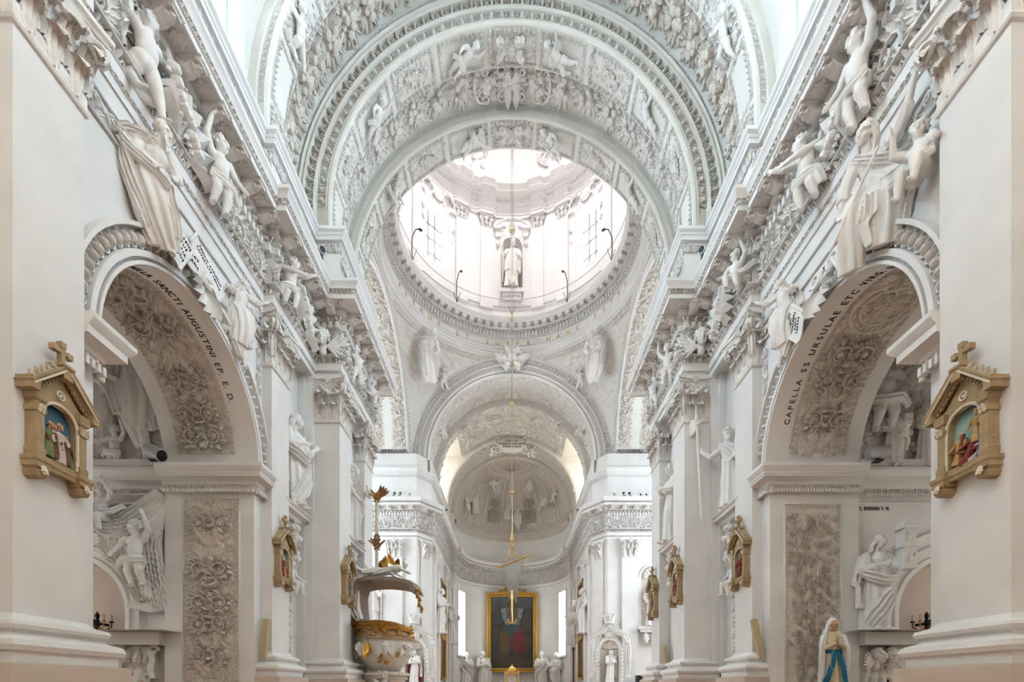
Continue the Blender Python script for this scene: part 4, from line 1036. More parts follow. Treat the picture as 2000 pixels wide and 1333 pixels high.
for k in range(-2, 3):
    a = k * PI / 4
    if k % 2:
        wi += 1
        # window: reveal, glazing bars and bright pane
        m = MB()
        for x in (-.7, .7): m.add([(x, 0, 21.25), (x * .86, -.55, 21.35), (x * .86, -.55, 24.2), (x, 0, 24.3)], [(0, 1, 2, 3)])
        m.add([(-.7, 0, 21.25), (.7, 0, 21.25), (.6, -.55, 21.35), (-.6, -.55, 21.35)], [(0, 1, 2, 3)]); m.add([(-.7, 0, 24.3), (.7, 0, 24.3), (.6, -.55, 24.2), (-.6, -.55, 24.2)], [(0, 1, 2, 3)])
        m.map(lambda V: dr(V, a)); wn = m.build('window_%d' % wi, DW, kind='structure'); tag(wn, 'bright drum window with glazing bars, ' + ('left' if k < 0 else 'right') + ' of the niche statue', 'window')
        m = MB().box(-.62, .62, -.56, -.55, 21.3, 24.25); m.map(lambda V: dr(V, a)); m.build('pane', GLASSD, wn)
        for x in (-.2, .2):
            m = MB().box(x - .055, x + .055, -.55, -.49, 21.3, 24.25); m.map(lambda V: dr(V, a)); m.build('glazing_bar', BARM, wn)
        for z in (22.05, 22.8, 23.5):
            m = MB().box(-.62, .62, -.55, -.49, z - .055, z + .055); m.map(lambda V: dr(V, a)); m.build('glazing_bar', BARM, wn)
        # surround: fluted strips and broken pediment with cartouche
        m = MB()
        for s in (-1, 1):
            for j in range(4): m.box(*sorted((s * (.74 + .085 * j), s * (.79 + .085 * j))), 0, .06, 20.4, 23.2)
            m.tube([(s * 1.0, .1, 24.5), (s * .95, .16, 24.75), (s * .7, .2, 24.95), (s * .5, .2, 24.9)], .08, 6); m.many(DOME, [frameM((s * .9, .05, 23.5), X_, Z_, Y_, .13, .17, .18)]); m.box(*sorted((s * .72, s * 1.1)), 0, .2, 24.3, 24.45)
            m.many(LEAFA, [frameM((s * .9, .05, 23.3), -Z_, X_, Y_, .5, .3, .3)])
        m.many(DOME12, [frameM((0, .05, 24.72), X_, Z_, Y_, .36, .26, .14)])
        for s in (-1, 1): m.tube([(s * (.42 + .14 * math.cos(q)), .12, 24.7 + .2 * math.sin(q)) for q in [j * .5 for j in range(11)]], .04, 5)
        m.map(lambda V: dr(V, a)); m.build('window_surround', DW, wn)
    else:
        m = MB(); N_ = 14; rows = []
        for z in (21.25, 22, 23.2, 23.55): rows.append([(.56 * math.cos(q), -.5 * math.sin(q), z) for q in [PI * j / N_ for j in range(N_ + 1)]])
        for e in (.4, .8, 1.2, 1.56): rows.append([(.56 * math.cos(q) * math.cos(e), -.5 * math.sin(q) * math.cos(e), 23.55 + .5 * math.sin(e)) for q in [PI * j / N_ for j in range(N_ + 1)]])
        m.loft(rows); m.add([(-.56, 0, 21.25), (.56, 0, 21.25), (.56, -.5, 21.25), (-.56, -.5, 21.25)], [(0, 1, 2, 3)])
        m.many(SHELL, [frameM((0, -.42, 23.5), X_, Z_, Y_, .46, .46, .3)])
        for s in (-1, 1):
            m.add([(s * .56, 0, 23.55), (s * .56, 0, 24.05), (s * .2, 0, 24.05), (s * .4, 0, 23.93)], [(0, 1, 2, 3)]); m.add([(0, 0, 24.05), (s * .2, 0, 24.05), (s * .2, 0, 24.0)], [(0, 1, 2)])
            for j in range(4): m.box(*sorted((s * (.60 + .075 * j), s * (.645 + .075 * j))), 0, .06, 20.4, 23.1)
            m.box(*sorted((s * .56, s * .95)), 0, .26, 24.3, 24.42); m.box(*sorted((s * .6, s * .88)), 0, .16, 23.95, 24.3); m.ell if False else m.many(DOME, [frameM((s * .74, .05, 23.6), X_, Z_, Y_, .13, .18, .2)])
            m.tube([(s * .95, .15, 24.45), (s * .5, .18, 24.75), (s * .28, .18, 24.8)], .06, 6)
        m.many(LEAFA, [frameM((0, .05, 24.35), Z_, X_, Y_, .45, .35, .4)]); m.many(FLOWER, [frameM((0, .1, 24.55), X_, Z_, Y_, .22, .22, .2)])
        m.box(-.62, .62, -.05, .2, 21.0, 21.2); m.box(-.5, .5, -.05, .12, 20.6, 21.0)
        m.map(lambda V: dr(V, a)); m.build('statue_niche', DW, drum)
if True:
    V, F = [], []
    fl = letters('niche_inscription', 'S.AUGUSTINUS', .19, lambda V: dr(np.c_[V[:, 0], .125 + V[:, 2], 20.72 + V[:, 1]], 0), mat('grey_lettering', (.35, .33, .33), .7), drum, spread=.8)
m = MB(); m.tube([(4.95 * math.sin(a), 20.45 + 4.95 * math.cos(a), 20.42) for a in [-2 + .08 * k for k in range(51)]], .018, 5); m.tube([(5.24 * math.sin(a), 20.45 + 5.24 * math.cos(a), 20.25) for a in [-2 + .08 * k for k in range(51)]], .03, 5); m.build('drum_cable', mat('grey_cable', (.5, .48, .47), .6), drum)
# stucco drops in the dome above the cornice
m = MB()
for k in range(8):
    a = -PI + k * PI / 4 + PI / 8
    for j in range(24):
        q = random.Random(k * 50 + j); P = np.array([[q.uniform(-.5, .5), .05, 26.9 + q.uniform(0, 2.2)]]); P = dr(P, a, 0, 4.88)[0]; inw = np.array((-math.sin(a), -math.cos(a), 0))
        m.many(LEAF if j % 2 else DOME6, [frameM(P, np.cross(Z_, inw) * math.cos(j) + Z_ * math.sin(j), np.cross(inw, np.cross(Z_, inw) * math.cos(j) + Z_ * math.sin(j)), inw, .3 if j % 2 else .12, .3 if j % 2 else .12, .25)])
m.build('dome_festoon', DW, dome, kind='stuff')
# radiating ring round the lantern, seen as a bright eye
m = MB(); m.lathe([(1.55, 31.55), (1.75, 31.45), (1.9, 31.55), (1.7, 31.7)], (0, 20.45, 0), 32); m.build('lantern_ring', DW, dome)
m = MB()
for k in range(8): a = k * PI / 4; c, s = math.cos(a), math.sin(a); m.add([(1.45 * c - .4 * -s, 20.45 + 1.45 * s - .4 * c, 34.6), (1.45 * c + .4 * -s, 20.45 + 1.45 * s + .4 * c, 34.6), (1.45 * c + .4 * -s, 20.45 + 1.45 * s + .4 * c, 35.9), (1.45 * c - .4 * -s, 20.45 + 1.45 * s - .4 * c, 35.9)], [(0, 1, 2, 3)])
wn = m.build('window_6', GLASSL, kind='structure'); tag(wn, 'ring of lantern windows at the top of the dome', 'window')

# ---------------------------------------------------------------- chancel vault and conch reliefs
def chancel_band(y0, y1, r, kind, seed):
    t = MB(); w_ = y1 - y0; L = PI * r
    if kind == 'fruit': fruit_band(t, L, w_ * .8, seed, .7)
    elif kind == 'fill':
        q = MB(); fill_flowers(q, w_ * .8, L, seed, .2, 1.3, .8); V = np.concatenate(q.v); t.add(np.c_[V[:, 1], V[:, 0], V[:, 2]], q.f)
    else: grotesque_band(t, L, w_ * .8, seed, 1.0)
    for e in (-1, 1): q = MB(); motif_row(q, EGG, L, .2, 0, .12, .08); V = np.concatenate(q.v); t.add(V + (0, e * w_ * .46 - .06, 0), q.f)
    g = to_arch((0, (y0 + y1) / 2, HP), Y_, Z_, r, X_, 'u'); t.map(lambda V: g(V - (L / 2, 0, 0))); t.build('chancel_vault_relief', STUCCO, cv, kind='stuff')
chancel_band(25.95, 26.85, 4.4, 'fill', 3); chancel_band(26.95, 27.7, 4.75, 'fruit', 4); chancel_band(27.75, 28.55, 4.75, 'grot', 5); chancel_band(28.62, 29.28, 4.4, 'fill', 6); chancel_band(32.62, 33.48, 4.32, 'fill', 8); chancel_band(33.6, 34.4, 4.32, 'fruit', 9)
t = MB(); q = MB(); fill_flowers(q, 2.8, 7.2, 31, .3, 1.4, .8); V = np.concatenate(q.v); t.add(np.c_[V[:, 1], V[:, 0], V[:, 2]], q.f)
g = to_arch((0, 30.95, HP), Y_, Z_, 4.72, X_, 'u'); t.map(lambda V: g(V - (3.6, 0, 0))); t.build('chancel_vault_relief', STUCCO, cv, kind='stuff')
# conch: radiating bands, panels and a frieze of flowers
def to_conch(P):
    """u = azimuth arc (from the far axis), v = elevation arc, n inward"""
    a = P[:, 0] / 4.1; e = P[:, 1] / 4.1; q = 4.1 - P[:, 2]
    return np.c_[q * np.cos(e) * np.sin(a), 34.6 + q * np.cos(e) * np.cos(a), HP + q * np.sin(e)]
t = MB()
for a in (-1.05, -.58, .58, 1.05, -.2, .2):
    for s in (-.06, .06): t.tube([((a + s / (.3 + math.cos(e))) * 4.1, e * 4.1, .03) for e in [.12 + .1 * k for k in range(10)]], .06, 5)
for k in range(15):
    a = -1.4 + .2 * k; t.many(FLOWER if k % 2 else LEAFA, [tr(a * 4.1, .3, 0, .8, .2)]); t.tube([((a + .1 * math.sin(j)) * 4.1 + .04 * j, .3 - .08 * math.sin(j * .6), .03) for j in range(8)], .02, 5)
for a0 in (-.4, .4):
    q = MB(); scroll_panel(q, .9, 2.1, 3, .9, .2); V = np.concatenate(q.v); t.add(V + (a0 * 4.1, .75, 0), q.f)
for e in (1.12, 1.22): t.tube([(a * 4.1, e * 4.1, .03) for a in np.linspace(-1.5, 1.5, 40)], .09, 5)
t.many(SHELL, [tr(0, 4.1 * 1.25, .05, 0, .9)])
t.map(to_conch); t.build('conch_relief', RELIEF, conch, kind='stuff')
q = MB(); motif_row(q, LAMBDA, PI * 4.2, .2, 0, .1, .08); g = to_face((0, 34.5, HP), Z_, X_, (0, -1, 0), 4.2); q.map(lambda V: g(V - (PI * 4.2 / 2, 0, 0))); q.build('conch_arch_motifs', STUCCO, cv, kind='stuff')
# ================================================================ FIGURES
def rotm(yaw=0, pitch=0, roll=0):
    return np.array(Matrix.Rotation(yaw, 3, 'Z') @ Matrix.Rotation(pitch, 3, 'X') @ Matrix.Rotation(roll, 3, 'Y'))
class Fig:
    """closed overlapping shapes that are fused into one continuous surface; the figure faces -y"""
    def __init__(s): s.m = MB()
    def ell(s, c, r, rot=None, seg=14, rings=9):
        V = []; F = []
        for i in range(rings + 1):
            a = -PI / 2 + PI * i / rings
            for j in range(seg):
                q = 2 * PI * j / seg; V.append((math.cos(a) * math.cos(q), math.cos(a) * math.sin(q), math.sin(a)))
        V = np.array(V) * np.asarray(r if hasattr(r, '__len__') else (r,) * 3)
        if rot is not None: V = V @ np.asarray(rot).T
        for i in range(rings):
            for j in range(seg): F.append((i * seg + j, i * seg + (j + 1) % seg, (i + 1) * seg + (j + 1) % seg, (i + 1) * seg + j))
        s.m.add(V + np.asarray(c, float), F); return s
    def cap(s, p0, p1, r0, r1=None, seg=10):
        r1 = r0 if r1 is None else r1; p0 = np.asarray(p0, float); p1 = np.asarray(p1, float)
        d = p1 - p0; L = np.linalg.norm(d); d = d / L if L > 1e-6 else Z_
        P = [p0 - d * r0 * math.cos(a) for a in (0.05, .6, 1.1)] + [p0, p1] + [p1 + d * r1 * math.cos(a) for a in (1.1, .6, .05)]
        rr = [r0 * math.sin(a) for a in (.05, .6, 1.1)] + [r0, r1] + [r1 * math.sin(a) for a in (1.1, .6, .05)]
        s.m.tube(P, rr, seg); return s
    def limb(s, pts, rad):
        for i in range(len(pts) - 1): s.cap(pts[i], pts[i + 1], rad[i], rad[i + 1])
        return s
    def drape(s, path, rx, ry, nf=9, amp=.12, ph=0., tw=0., seg=54, rot=None, sharp=1.0):
        """closed cloth tube with running folds; rx/ry per path point"""
        path = [np.asarray(p, float) for p in path]; n = len(path)
        # resample for smooth folds
        k = max(n, 12); ts = np.linspace(0, n - 1, k); it = lambda A: np.array([np.interp(ts, range(n), [a[i] for a in A]) for i in range(len(A[0]))]).T
        P = it(path); RX = np.interp(ts, range(n), rx); RY = np.interp(ts, range(n), ry)
        rows = []
        for i in range(k):
            t = i / (k - 1); d = P[min(i + 1, k - 1)] - P[max(i - 1, 0)]; d = d / np.linalg.norm(d)
            ux = np.array((1.0, 0, 0)) if rot is None else np.asarray(rot, float); ux = ux - d * (ux @ d)
            ux = ux / np.linalg.norm(ux) if np.linalg.norm(ux) > .05 else np.array((0, 1.0, 0)); uy = np.cross(d, ux)
            row = []
            for j in range(seg):
                q = 2 * PI * j / seg
                w = math.sin(nf * q + ph + tw * t) + .5 * math.sin((nf * .6 // 1) * q + 1.7 * ph - tw * 1.4 * t)
                w = math.copysign(abs(w) ** sharp, w)
                g = 1 + amp * w * min(1, .25 + 1.2 * t)
                row.append(P[i] + ux * RX[i] * g * math.cos(q) + uy * RY[i] * g * math.sin(q))
            rows.append(row)
        s.m.loft(rows, True, True); return s
    def ribbon(s, path, wid, th=.025, nf=4, amp=.35, up=(0, 0, 1), ph=0):
        """flying band of cloth: flattened tube with cross waves"""
        path = [np.asarray(p, float) for p in path]; n = len(path); k = 20; ts = np.linspace(0, n - 1, k)
        P = np.array([np.interp(ts, range(n), [p[i] for p in path]) for i in range(3)]).T
        P[1:-1] = (P[:-2] + 2 * P[1:-1] + P[2:]) / 4
        W = np.interp(ts, range(n), wid if hasattr(wid, '__len__') else [wid] * n); rows = []
        for i in range(k):
            d = P[min(i + 1, k - 1)] - P[max(i - 1, 0)]; d = d / np.linalg.norm(d); u = np.asarray(up, float); u = u - d * (u @ d); u = u / np.linalg.norm(u); b = np.cross(d, u)
            xs = np.linspace(-1, 1, 13); wv = [th * amp * 2.2 * math.sin(x * nf * 1.6 + ph + i * .12) for x in xs]
            top = [P[i] + u * W[i] * x + b * (th + w) for x, w in zip(xs, wv)]; bot = [P[i] + u * W[i] * x - b * (th - w) for x, w in zip(xs, wv)][::-1]
            rows.append(top + bot)
        s.m.loft(rows, True, True); return s
    def hand(s, w, d, n, k=1.0, curl=.5, thumb=1):
        """palm, four fingers of unequal length bent at the knuckles, and a thumb from the side of the palm"""
        w, d, n = [np.asarray(a, float) for a in (w, d, n)]; d = d / np.linalg.norm(d); n = n - d * (n @ d); n = n / np.linalg.norm(n); b = np.cross(n, d) * thumb
        R3 = np.c_[b, d, n]
        s.ell(w + d * .045 * k, (.042 * k, .055 * k, .02 * k), R3)
        for i, L in enumerate((.066, .078, .074, .058)):
            p = w + d * .085 * k + b * (.034 - .0225 * i) * k; a1 = curl * .6; a2 = curl * 1.5
            q = p + (d * math.cos(a1) + n * math.sin(a1)) * L * .55 * k; e = q + (d * math.cos(a2) + n * math.sin(a2)) * L * .5 * k
            s.cap(p, q, .0105 * k, .010 * k, 7); s.cap(q, e, .010 * k, .008 * k, 7)
        p = w + d * .025 * k + b * .036 * k; q = p + (d * .7 + b * .7) * .042 * k; s.cap(p, q, .013 * k, .011 * k, 7); s.cap(q, q + (d * .95 + b * .1 + n * .3) * .035 * k, .011 * k, .009 * k, 7)
        return s
    def head(s, c, k=1.0, yaw=0, pitch=0, roll=0, hair='curls', beard=False, seed=1, child=False):
        """c = centre of the skull; k scales a head about 0.235 tall"""
        H = rotm(yaw, pitch, roll); c = np.asarray(c, float); rnd = random.Random(seed)
        def w(p): return c + H @ (np.asarray(p, float) * k)
        E = lambda p, r: s.ell(w(p), np.asarray(r) * k, H)
        ch = 1.1 if child else 1.0
        E((0, .012, .022), (.080 * ch, .098, .092)); E((0, -.030, -.040), (.060 * ch, .066, .076)); E((0, -.058, -.092), (.028, .028, .026))
        E((0, -.088, .036), (.058, .022, .018))                                        # brow
        s.cap(w((0, -.096, .022)), w((0, -.116, -.028)), .011 * k, .0165 * k, 8)           # nose
        for x in (-1, 1):
            E((x * .040, -.066, -.034), (.027, .026, .030)); E((x * .031, -.082, .008), (.016, .012, .010)); E((x * .082 * ch, .012, -.012), (.012, .022, .034))
        E((0, -.090, -.060), (.024, .014, .008)); E((0, -.087, -.074), (.020, .014, .008))      # lips
        s.cap(w((0, .01, -.06)), w((0, .03, -.17)), .048 * k, .055 * k)
        n = {'curls': 46, 'long': 60, 'short': 36}.get(hair, 0)
        for i in range(n):
            a = rnd.uniform(-2.45, 2.45); e = rnd.uniform(-.35, 1.5)
            p = np.array((math.sin(a) * math.cos(e) * .092, math.cos(a) * math.cos(e) * .106 + .014, math.sin(e) * .104 + .024))
            if hair == 'long': p = p * (1, 1, 1)
            if p[1] < -.055 and p[2] < .07: continue
            q = p * 1.04 + np.array((rnd.uniform(-.02, .02), rnd.uniform(0, .02), -.035 if hair != 'curls' else rnd.uniform(-.02, .02)))
            s.cap(w(p), w(q), .019 * k, .015 * k, 7)
        if hair == 'long':
            for x in (-1, 1):
                for j in range(4): s.limb([w((x * .085, .01 + .02 * j, .0)), w((x * (.098 + .01 * math.sin(j)), .03 + .02 * j, -.09)), w((x * .085, .03 + .02 * j, -.19))], [.02 * k, .022 * k, .012 * k])
        if beard:
            for i in range(16):
                x = rnd.uniform(-.05, .05); s.cap(w((x, -.075, -.075)), w((x * 1.1, -.095, -.15 + abs(x) * .8 + rnd.uniform(-.02, .02))), .018 * k, .010 * k, 7)
        if hair == 'veil':
            s.ell(w((0, .028, .035)), np.array((.105, .112, .105)) * k, H)
            for x in (-1, 1): s.limb([w((x * .085, .01, .04)), w((x * .098, .015, -.07)), w((x * .11, .03, -.2))], [.035 * k, .035 * k, .04 * k])
        if hair == 'mitre':
            s.m.loft([[w((x * .085 * math.cos(q), .012 + .10 * math.sin(q) * x / x, .06)) for q in [j * PI / 8 for j in range(16)] for x in (1,)]] + [[w((.092 * math.cos(q) * f, .012 + .085 * math.sin(q) * f2, z)) for q in [j * PI / 8 for j in range(16)]] for z, f, f2 in ((.13, 1.05, .9), (.20, .75, .6), (.27, .12, .2))], True, True)
        if hair == 'helmet':
            s.ell(w((0, .015, .05)), np.array((.1, .12, .1)) * k, H); s.ell(w((0, .0, .06)), np.array((.125, .15, .012)) * k, H)
            s.limb([w((0, -.08, .15)), w((0, .02, .19)), w((0, .12, .12)), w((0, .16, .0))], [.02 * k, .035 * k, .03 * k, .012 * k])
        if hair == 'crown':
            for j in range(9): q = j * 2 * PI / 9; s.cap(w((.085 * math.cos(q), .012 + .1 * math.sin(q), .07)), w((.1 * math.cos(q), .012 + .115 * math.sin(q), .135)), .015 * k, .009 * k, 6)
        return s
    def wing(s, p, d, up, L=.5, k=7):
        p, d, up = [np.asarray(a, float) for a in (p, d, up)]
        for i in range(k):
            t = i / (k - 1); v = d * math.cos(t * 1.2) - up * math.sin(t * 1.2); l = L * (1 - .45 * t)
            s.cap(p + up * .02 * i, p + v * l + up * .1 * L * (1 - t), .03, .012, 7)
            s.cap(p - up * .03, p + v * l * .6, .035, .02, 7)
        return s
    def mesh(s, name, vox, m_=None, smooth=2):
        me = s.m.mesh(name, 0); ob = bpy.data.objects.new('tmp', me); COL.objects.link(ob)
        md = ob.modifiers.new('r', 'REMESH'); md.mode = 'VOXEL'; md.voxel_size = vox
        if smooth: sm = ob.modifiers.new('s', 'SMOOTH'); sm.iterations = smooth; sm.factor = .5
        dg = bpy.context.evaluated_depsgraph_get(); out = bpy.data.meshes.new_from_object(ob.evaluated_get(dg)); out.name = name
        bpy.data.objects.remove(ob); bpy.data.meshes.remove(me)
        out.polygons.foreach_set('use_smooth', np.ones(len(out.polygons), bool))
        out.materials.clear()
        if m_: out.materials.append(m_)
        return out

FIGS = {}
def putto(name, sh, el, ha, hip, kn, ft, head=(0, -.02, .70), yaw=0, pitch=0, roll=0, cloth=None, seed=1, vox=.0095, lean=0, wing=False):
    """plump child, about 0.85 m when standing; limbs given as right/left pairs"""
    f = Fig(); hd = np.array(head)
    ch = np.array((lean * .5, 0, .48)); pv = np.array((0, 0, .27))
    f.ell(ch, (.105, .085, .12)); f.ell((ch + pv) / 2 + (0, -.015, 0), (.10, .095, .12)); f.ell(pv, (.105, .09, .085))
    f.ell(pv + (.05, .05, -.02), (.065, .06, .065)); f.ell(pv + (-.05, .05, -.02), (.065, .06, .065))
    f.head(hd, .86, yaw, pitch, roll, 'curls', False, seed, True); f.cap(ch + (0, 0, .08), hd - (0, 0, .06), .05, .05)
    for i in range(2):
        S_, E_, H_ = [np.asarray(a[i], float) for a in (sh, el, ha)]
        f.ell(S_, .05); f.limb([ch + (S_ - ch) * .6, S_, E_, H_], [.055, .052, .040, .028]); f.ell((S_ + E_) / 2, (.048, .048, .05))
        f.hand(H_, H_ - E_, np.cross(H_ - E_, (0, 0, 1)) + np.array((0, -.01, .01)), .72, .5, 1 if i else -1)
        A, B, C = [np.asarray(a[i], float) for a in (hip, kn, ft)]
        f.limb([A, B, C], [.082, .058, .034]); f.ell((A * .6 + B * .4), .078); f.ell(B * .55 + C * .45, .05)
        f.limb([C, C + np.array((0, -.045, -.02)), C + np.array((0, -.085, -.022))], [.033, .027, .018])
    if cloth: cloth(f)
    if wing:
        f.wing(ch + (.06, .07, .03), (.8, .5, .3), (0, .2, 1), .36); f.wing(ch + (-.06, .07, .03), (-.8, .5, .3), (0, .2, 1), .36)
    FIGS[name] = f.mesh(name, vox, FIGURE); return FIGS[name]

SH = ((.115, 0, .54), (-.115, 0, .54)); HP_ = ((.055, 0, .24), (-.055, 0, .24))
# reaching up with one arm, the other hanging back
putto('putto_reach', SH, ((.2, -.06, .66), (-.2, .0, .44)), ((.17, -.12, .85), (-.24, -.08, .33)), HP_, ((.07, -.06, .08), (-.09, -.02, .07)), ((.10, .0, -.10), (-.06, .02, -.12)), yaw=-.5, pitch=.15, seed=3, cloth=lambda f: f.ribbon([(.16, -.07, .22), (0, -.11, .2), (-.15, -.06, .24), (-.25, .02, .14)], .05, .018))
# seen from behind, climbing
putto('putto_climb', SH, ((.22, .1, .62), (-.17, .12, .66)), ((.2, .18, .80), (-.05, .2, .82)), HP_, ((.12, -.02, .08), (-.10, .12, .12)), ((.15, -.04, -.12), (-.09, -.02, -.06)), head=(.05, .03, .71), yaw=2.4, seed=4, cloth=lambda f: f.ribbon([(.2, .0, .1), (.05, .1, .05), (-.1, .12, .16), (-.28, .1, .3)], .06, .018))
# leaning sideways with both arms stretched to a garland
putto('putto_carry', SH, ((.24, -.1, .52), (.02, -.16, .47)), ((.36, -.14, .60), (.17, -.2, .48)), HP_, ((.09, -.05, .08), (-.08, -.06, .08)), ((.07, .0, -.12), (-.12, .0, -.10)), head=(.06, -.03, .70), yaw=.9, pitch=.1, roll=.15, seed=5, cloth=lambda f: f.ribbon([(.14, -.08, .2), (0, -.12, .17), (-.16, -.05, .2), (-.2, .03, .02)], .06, .02))
# sitting, legs dangling
putto('putto_sit', SH, ((.2, -.04, .42), (-.2, -.1, .60)), ((.24, -.14, .36), (-.16, -.18, .74)), HP_, ((.1, -.22, .24), (-.06, -.22, .2)), ((.08, -.24, .03), (-.10, -.2, -.01)), yaw=.5, pitch=.1, seed=6, cloth=lambda f: f.ribbon([(.2, -.1, .3), (0, -.16, .27), (-.2, -.1, .3), (-.32, .05, .45)], .05, .018))
# flying, body stretched, with wings
putto('putto_fly', SH, ((.26, -.1, .60), (-.16, -.12, .46)), ((.38, -.12, .70), (-.08, -.22, .44)), HP_, ((.12, .02, .06), (-.10, -.08, .08)), ((.22, .08, -.08), (-.06, .06, -.06)), yaw=.4, pitch=-.1, seed=7, wing=True)

def adult(name, build, vox=.013, smooth=2, m_=FIGURE):
    f = Fig(); build(f); FIGS[name] = f.mesh(name, vox, m_, smooth); return FIGS[name]
def torso(f, pel, ch, w=.17, d=.115):
    pel, ch = np.asarray(pel, float), np.asarray(ch, float)
    f.drape([pel, (pel + ch) / 2, ch, ch + (ch - pel) * .42], [w * .95, w * .84, w * 1.06, w * .4], [d * 1.05, d * .95, d * 1.08, d * .55], 8, .05, 1, 3)
def arm(f, s, e, h, r=(.075, .062, .036), sleeve=.6, n=(0, -1, .3), curl=.5, th=1):
    s, e, h = [np.asarray(a, float) for a in (s, e, h)]
    f.limb([s, e, h], r)
    q = s + (e - s) * 1.0; f.drape([s, (s + e) / 2, q, e + (h - e) * sleeve], [.085, .088, .08, .075], [.085, .088, .08, .075], 6, .1, .5, 4, 30)
    f.hand(h, h - e, n, 1.0, curl, th)
def standing(f, H=1.75, lean=.04, fold=.13, ph=0, tw=2.5, wide=1.0):
    """robe from the chest to the ground, contrapposto, weight on one leg"""
    f.drape([(lean, 0, 1.12), (lean * .5, 0, .95), (0, -.01, .7), (-.02, -.01, .4), (-.03, 0, .12), (-.03, 0, 0)], [.17 * wide, .175 * wide, .20 * wide, .205 * wide, .225 * wide, .25 * wide], [.125, .13, .15, .155, .175, .2], 9, fold, ph, tw)
    f.ell((.07, -.10, .56), (.085, .09, .26)); f.ell((-.09, -.22, .03), (.045, .1, .035)); f.ell((.10, -.18, .03), (.045, .09, .035))
    torso(f, (lean, 0, 1.0), (lean, .0, 1.28))
def mantle(f, pts, wid, nf=5, amp=.5, th=.035): f.ribbon(pts, wid, th, nf, amp)

def b_apostle(f):
    standing(f, ph=.4); f.head((.05, -.03, 1.60), 1, .35, .05, 0, 'short', True, 2)
    arm(f, (.22, 0, 1.36), (.30, -.06, 1.08), (.16, -.24, 1.12)); arm(f, (-.17, 0, 1.36), (-.27, -.03, 1.10), (-.20, -.20, .92), th=-1)
    mantle(f, [(-.2, -.06, 1.40), (-.05, -.16, 1.15), (.15, -.17, .95), (.27, -.05, .80), (.24, .06, .5)], [.06, .11, .14, .12, .10]); mantle(f, [(.2, .1, 1.38), (.25, .13, .9), (.2, .14, .3)], [.12, .16, .14])
    f.m.box(.08, .28, -.33, -.27, 1.05, 1.28)
adult('apostle', b_apostle)
def b_bishop(f):
    standing(f, ph=1.2, tw=1.5, wide=1.05); f.head((.04, -.03, 1.60), 1, -.15, .05, 0, 'mitre', True, 3)
    arm(f, (.22, 0, 1.36), (.31, -.05, 1.10), (.20, -.22, 1.02)); arm(f, (-.17, 0, 1.36), (-.30, -.04, 1.15), (-.33, -.20, 1.18), th=-1)
    f.drape([(.03, .02, 1.45), (.03, .02, 1.2), (.02, .02, .8), (0, .02, .55)], [.14, .25, .30, .30], [.1, .17, .2, .2], 7, .1, .3, 1)
    f.cap((-.34, -.26, .02), (-.34, -.26, 1.72), .018, .018, 8)
    f.limb([(-.34 + .10 * math.sin(a) * (1 - a / 9), -.26, 1.80 + .10 * -math.cos(a) * (1 - a / 9)) for a in [.6 * k for k in range(12)]], [.018] * 12)
adult('bishop', b_bishop)
def b_monk(f):
    standing(f, ph=2, tw=.8, fold=.10); f.head((.02, -.05, 1.58), 1, .3, .2, 0, 'short', False, 5)
    arm(f, (.20, 0, 1.36), (.27, -.08, 1.08), (.05, -.25, 1.16)); arm(f, (-.18, 0, 1.36), (-.25, -.08, 1.06), (-.02, -.24, 1.08), th=-1)
    f.ell((.02, .06, 1.44), (.16, .10, .06)); mantle(f, [(.22, .06, 1.42), (.28, .06, .9), (.24, .06, .35)], [.1, .14, .16])
adult('monk', b_monk)
def b_woman(f):
    standing(f, ph=.9, tw=4, fold=.16); f.head((.04, -.03, 1.58), 1, .5, .15, .1, 'long', False, 8)
    arm(f, (.19, 0, 1.34), (.28, -.05, 1.08), (.40, -.16, 1.22)); arm(f, (-.17, 0, 1.34), (-.24, -.06, 1.08), (-.02, -.22, 1.15), th=-1)
    mantle(f, [(.26, -.10, .92), (.05, -.22, .86), (-.16, -.16, .96), (-.26, .02, 1.1)], [.07, .1, .1, .07]); mantle(f, [(.2, -.12, .9), (.12, -.2, .6), (-.05, -.2, .3), (-.18, -.12, .08)], [.06, .11, .13, .10], 6)
    mantle(f, [(-.22, .06, 1.35), (-.3, .05, .9), (-.3, .04, .4)], [.08, .12, .12])
adult('woman', b_woman)
def b_soldier(f):
    standing(f, ph=2.2, tw=3, fold=.15); f.head((.05, -.03, 1.60), 1, -.6, .0, 0, 'helmet', True, 9)
    f.limb([(.2, -.02, 1.36), (.42, -.10, 1.24), (.62, -.16, 1.42)], [.075, .06, .04]); f.hand((.62, -.16, 1.42), (.12, -.02, .2), (0, -1, 0), 1.1, 1.2)
    arm(f, (-.17, 0, 1.36), (-.27, -.04, 1.08), (-.16, -.2, .95), th=-1)
    mantle(f, [(.2, -.06, 1.42), (-.04, -.17, 1.22), (-.2, -.1, 1.02)], [.06, .08, .08]); mantle(f, [(-.26, .05, 1.35), (-.34, .04, .9), (-.36, .02, .35)], [.1, .16, .16])
    f.cap((.58, -.20, -.05), (.70, -.22, 2.15), .03, .03, 10); f.cap((.70, -.22, 2.15), (.715, -.22, 2.5), .045, .012, 8)
    f.ell((.84, -.22, 2.05), (.13, .03, .2)); f.cap((.7, -.22, 2.05), (.5, -.22, 2.1), .045, .018, 8)
adult('soldier', b_soldier)
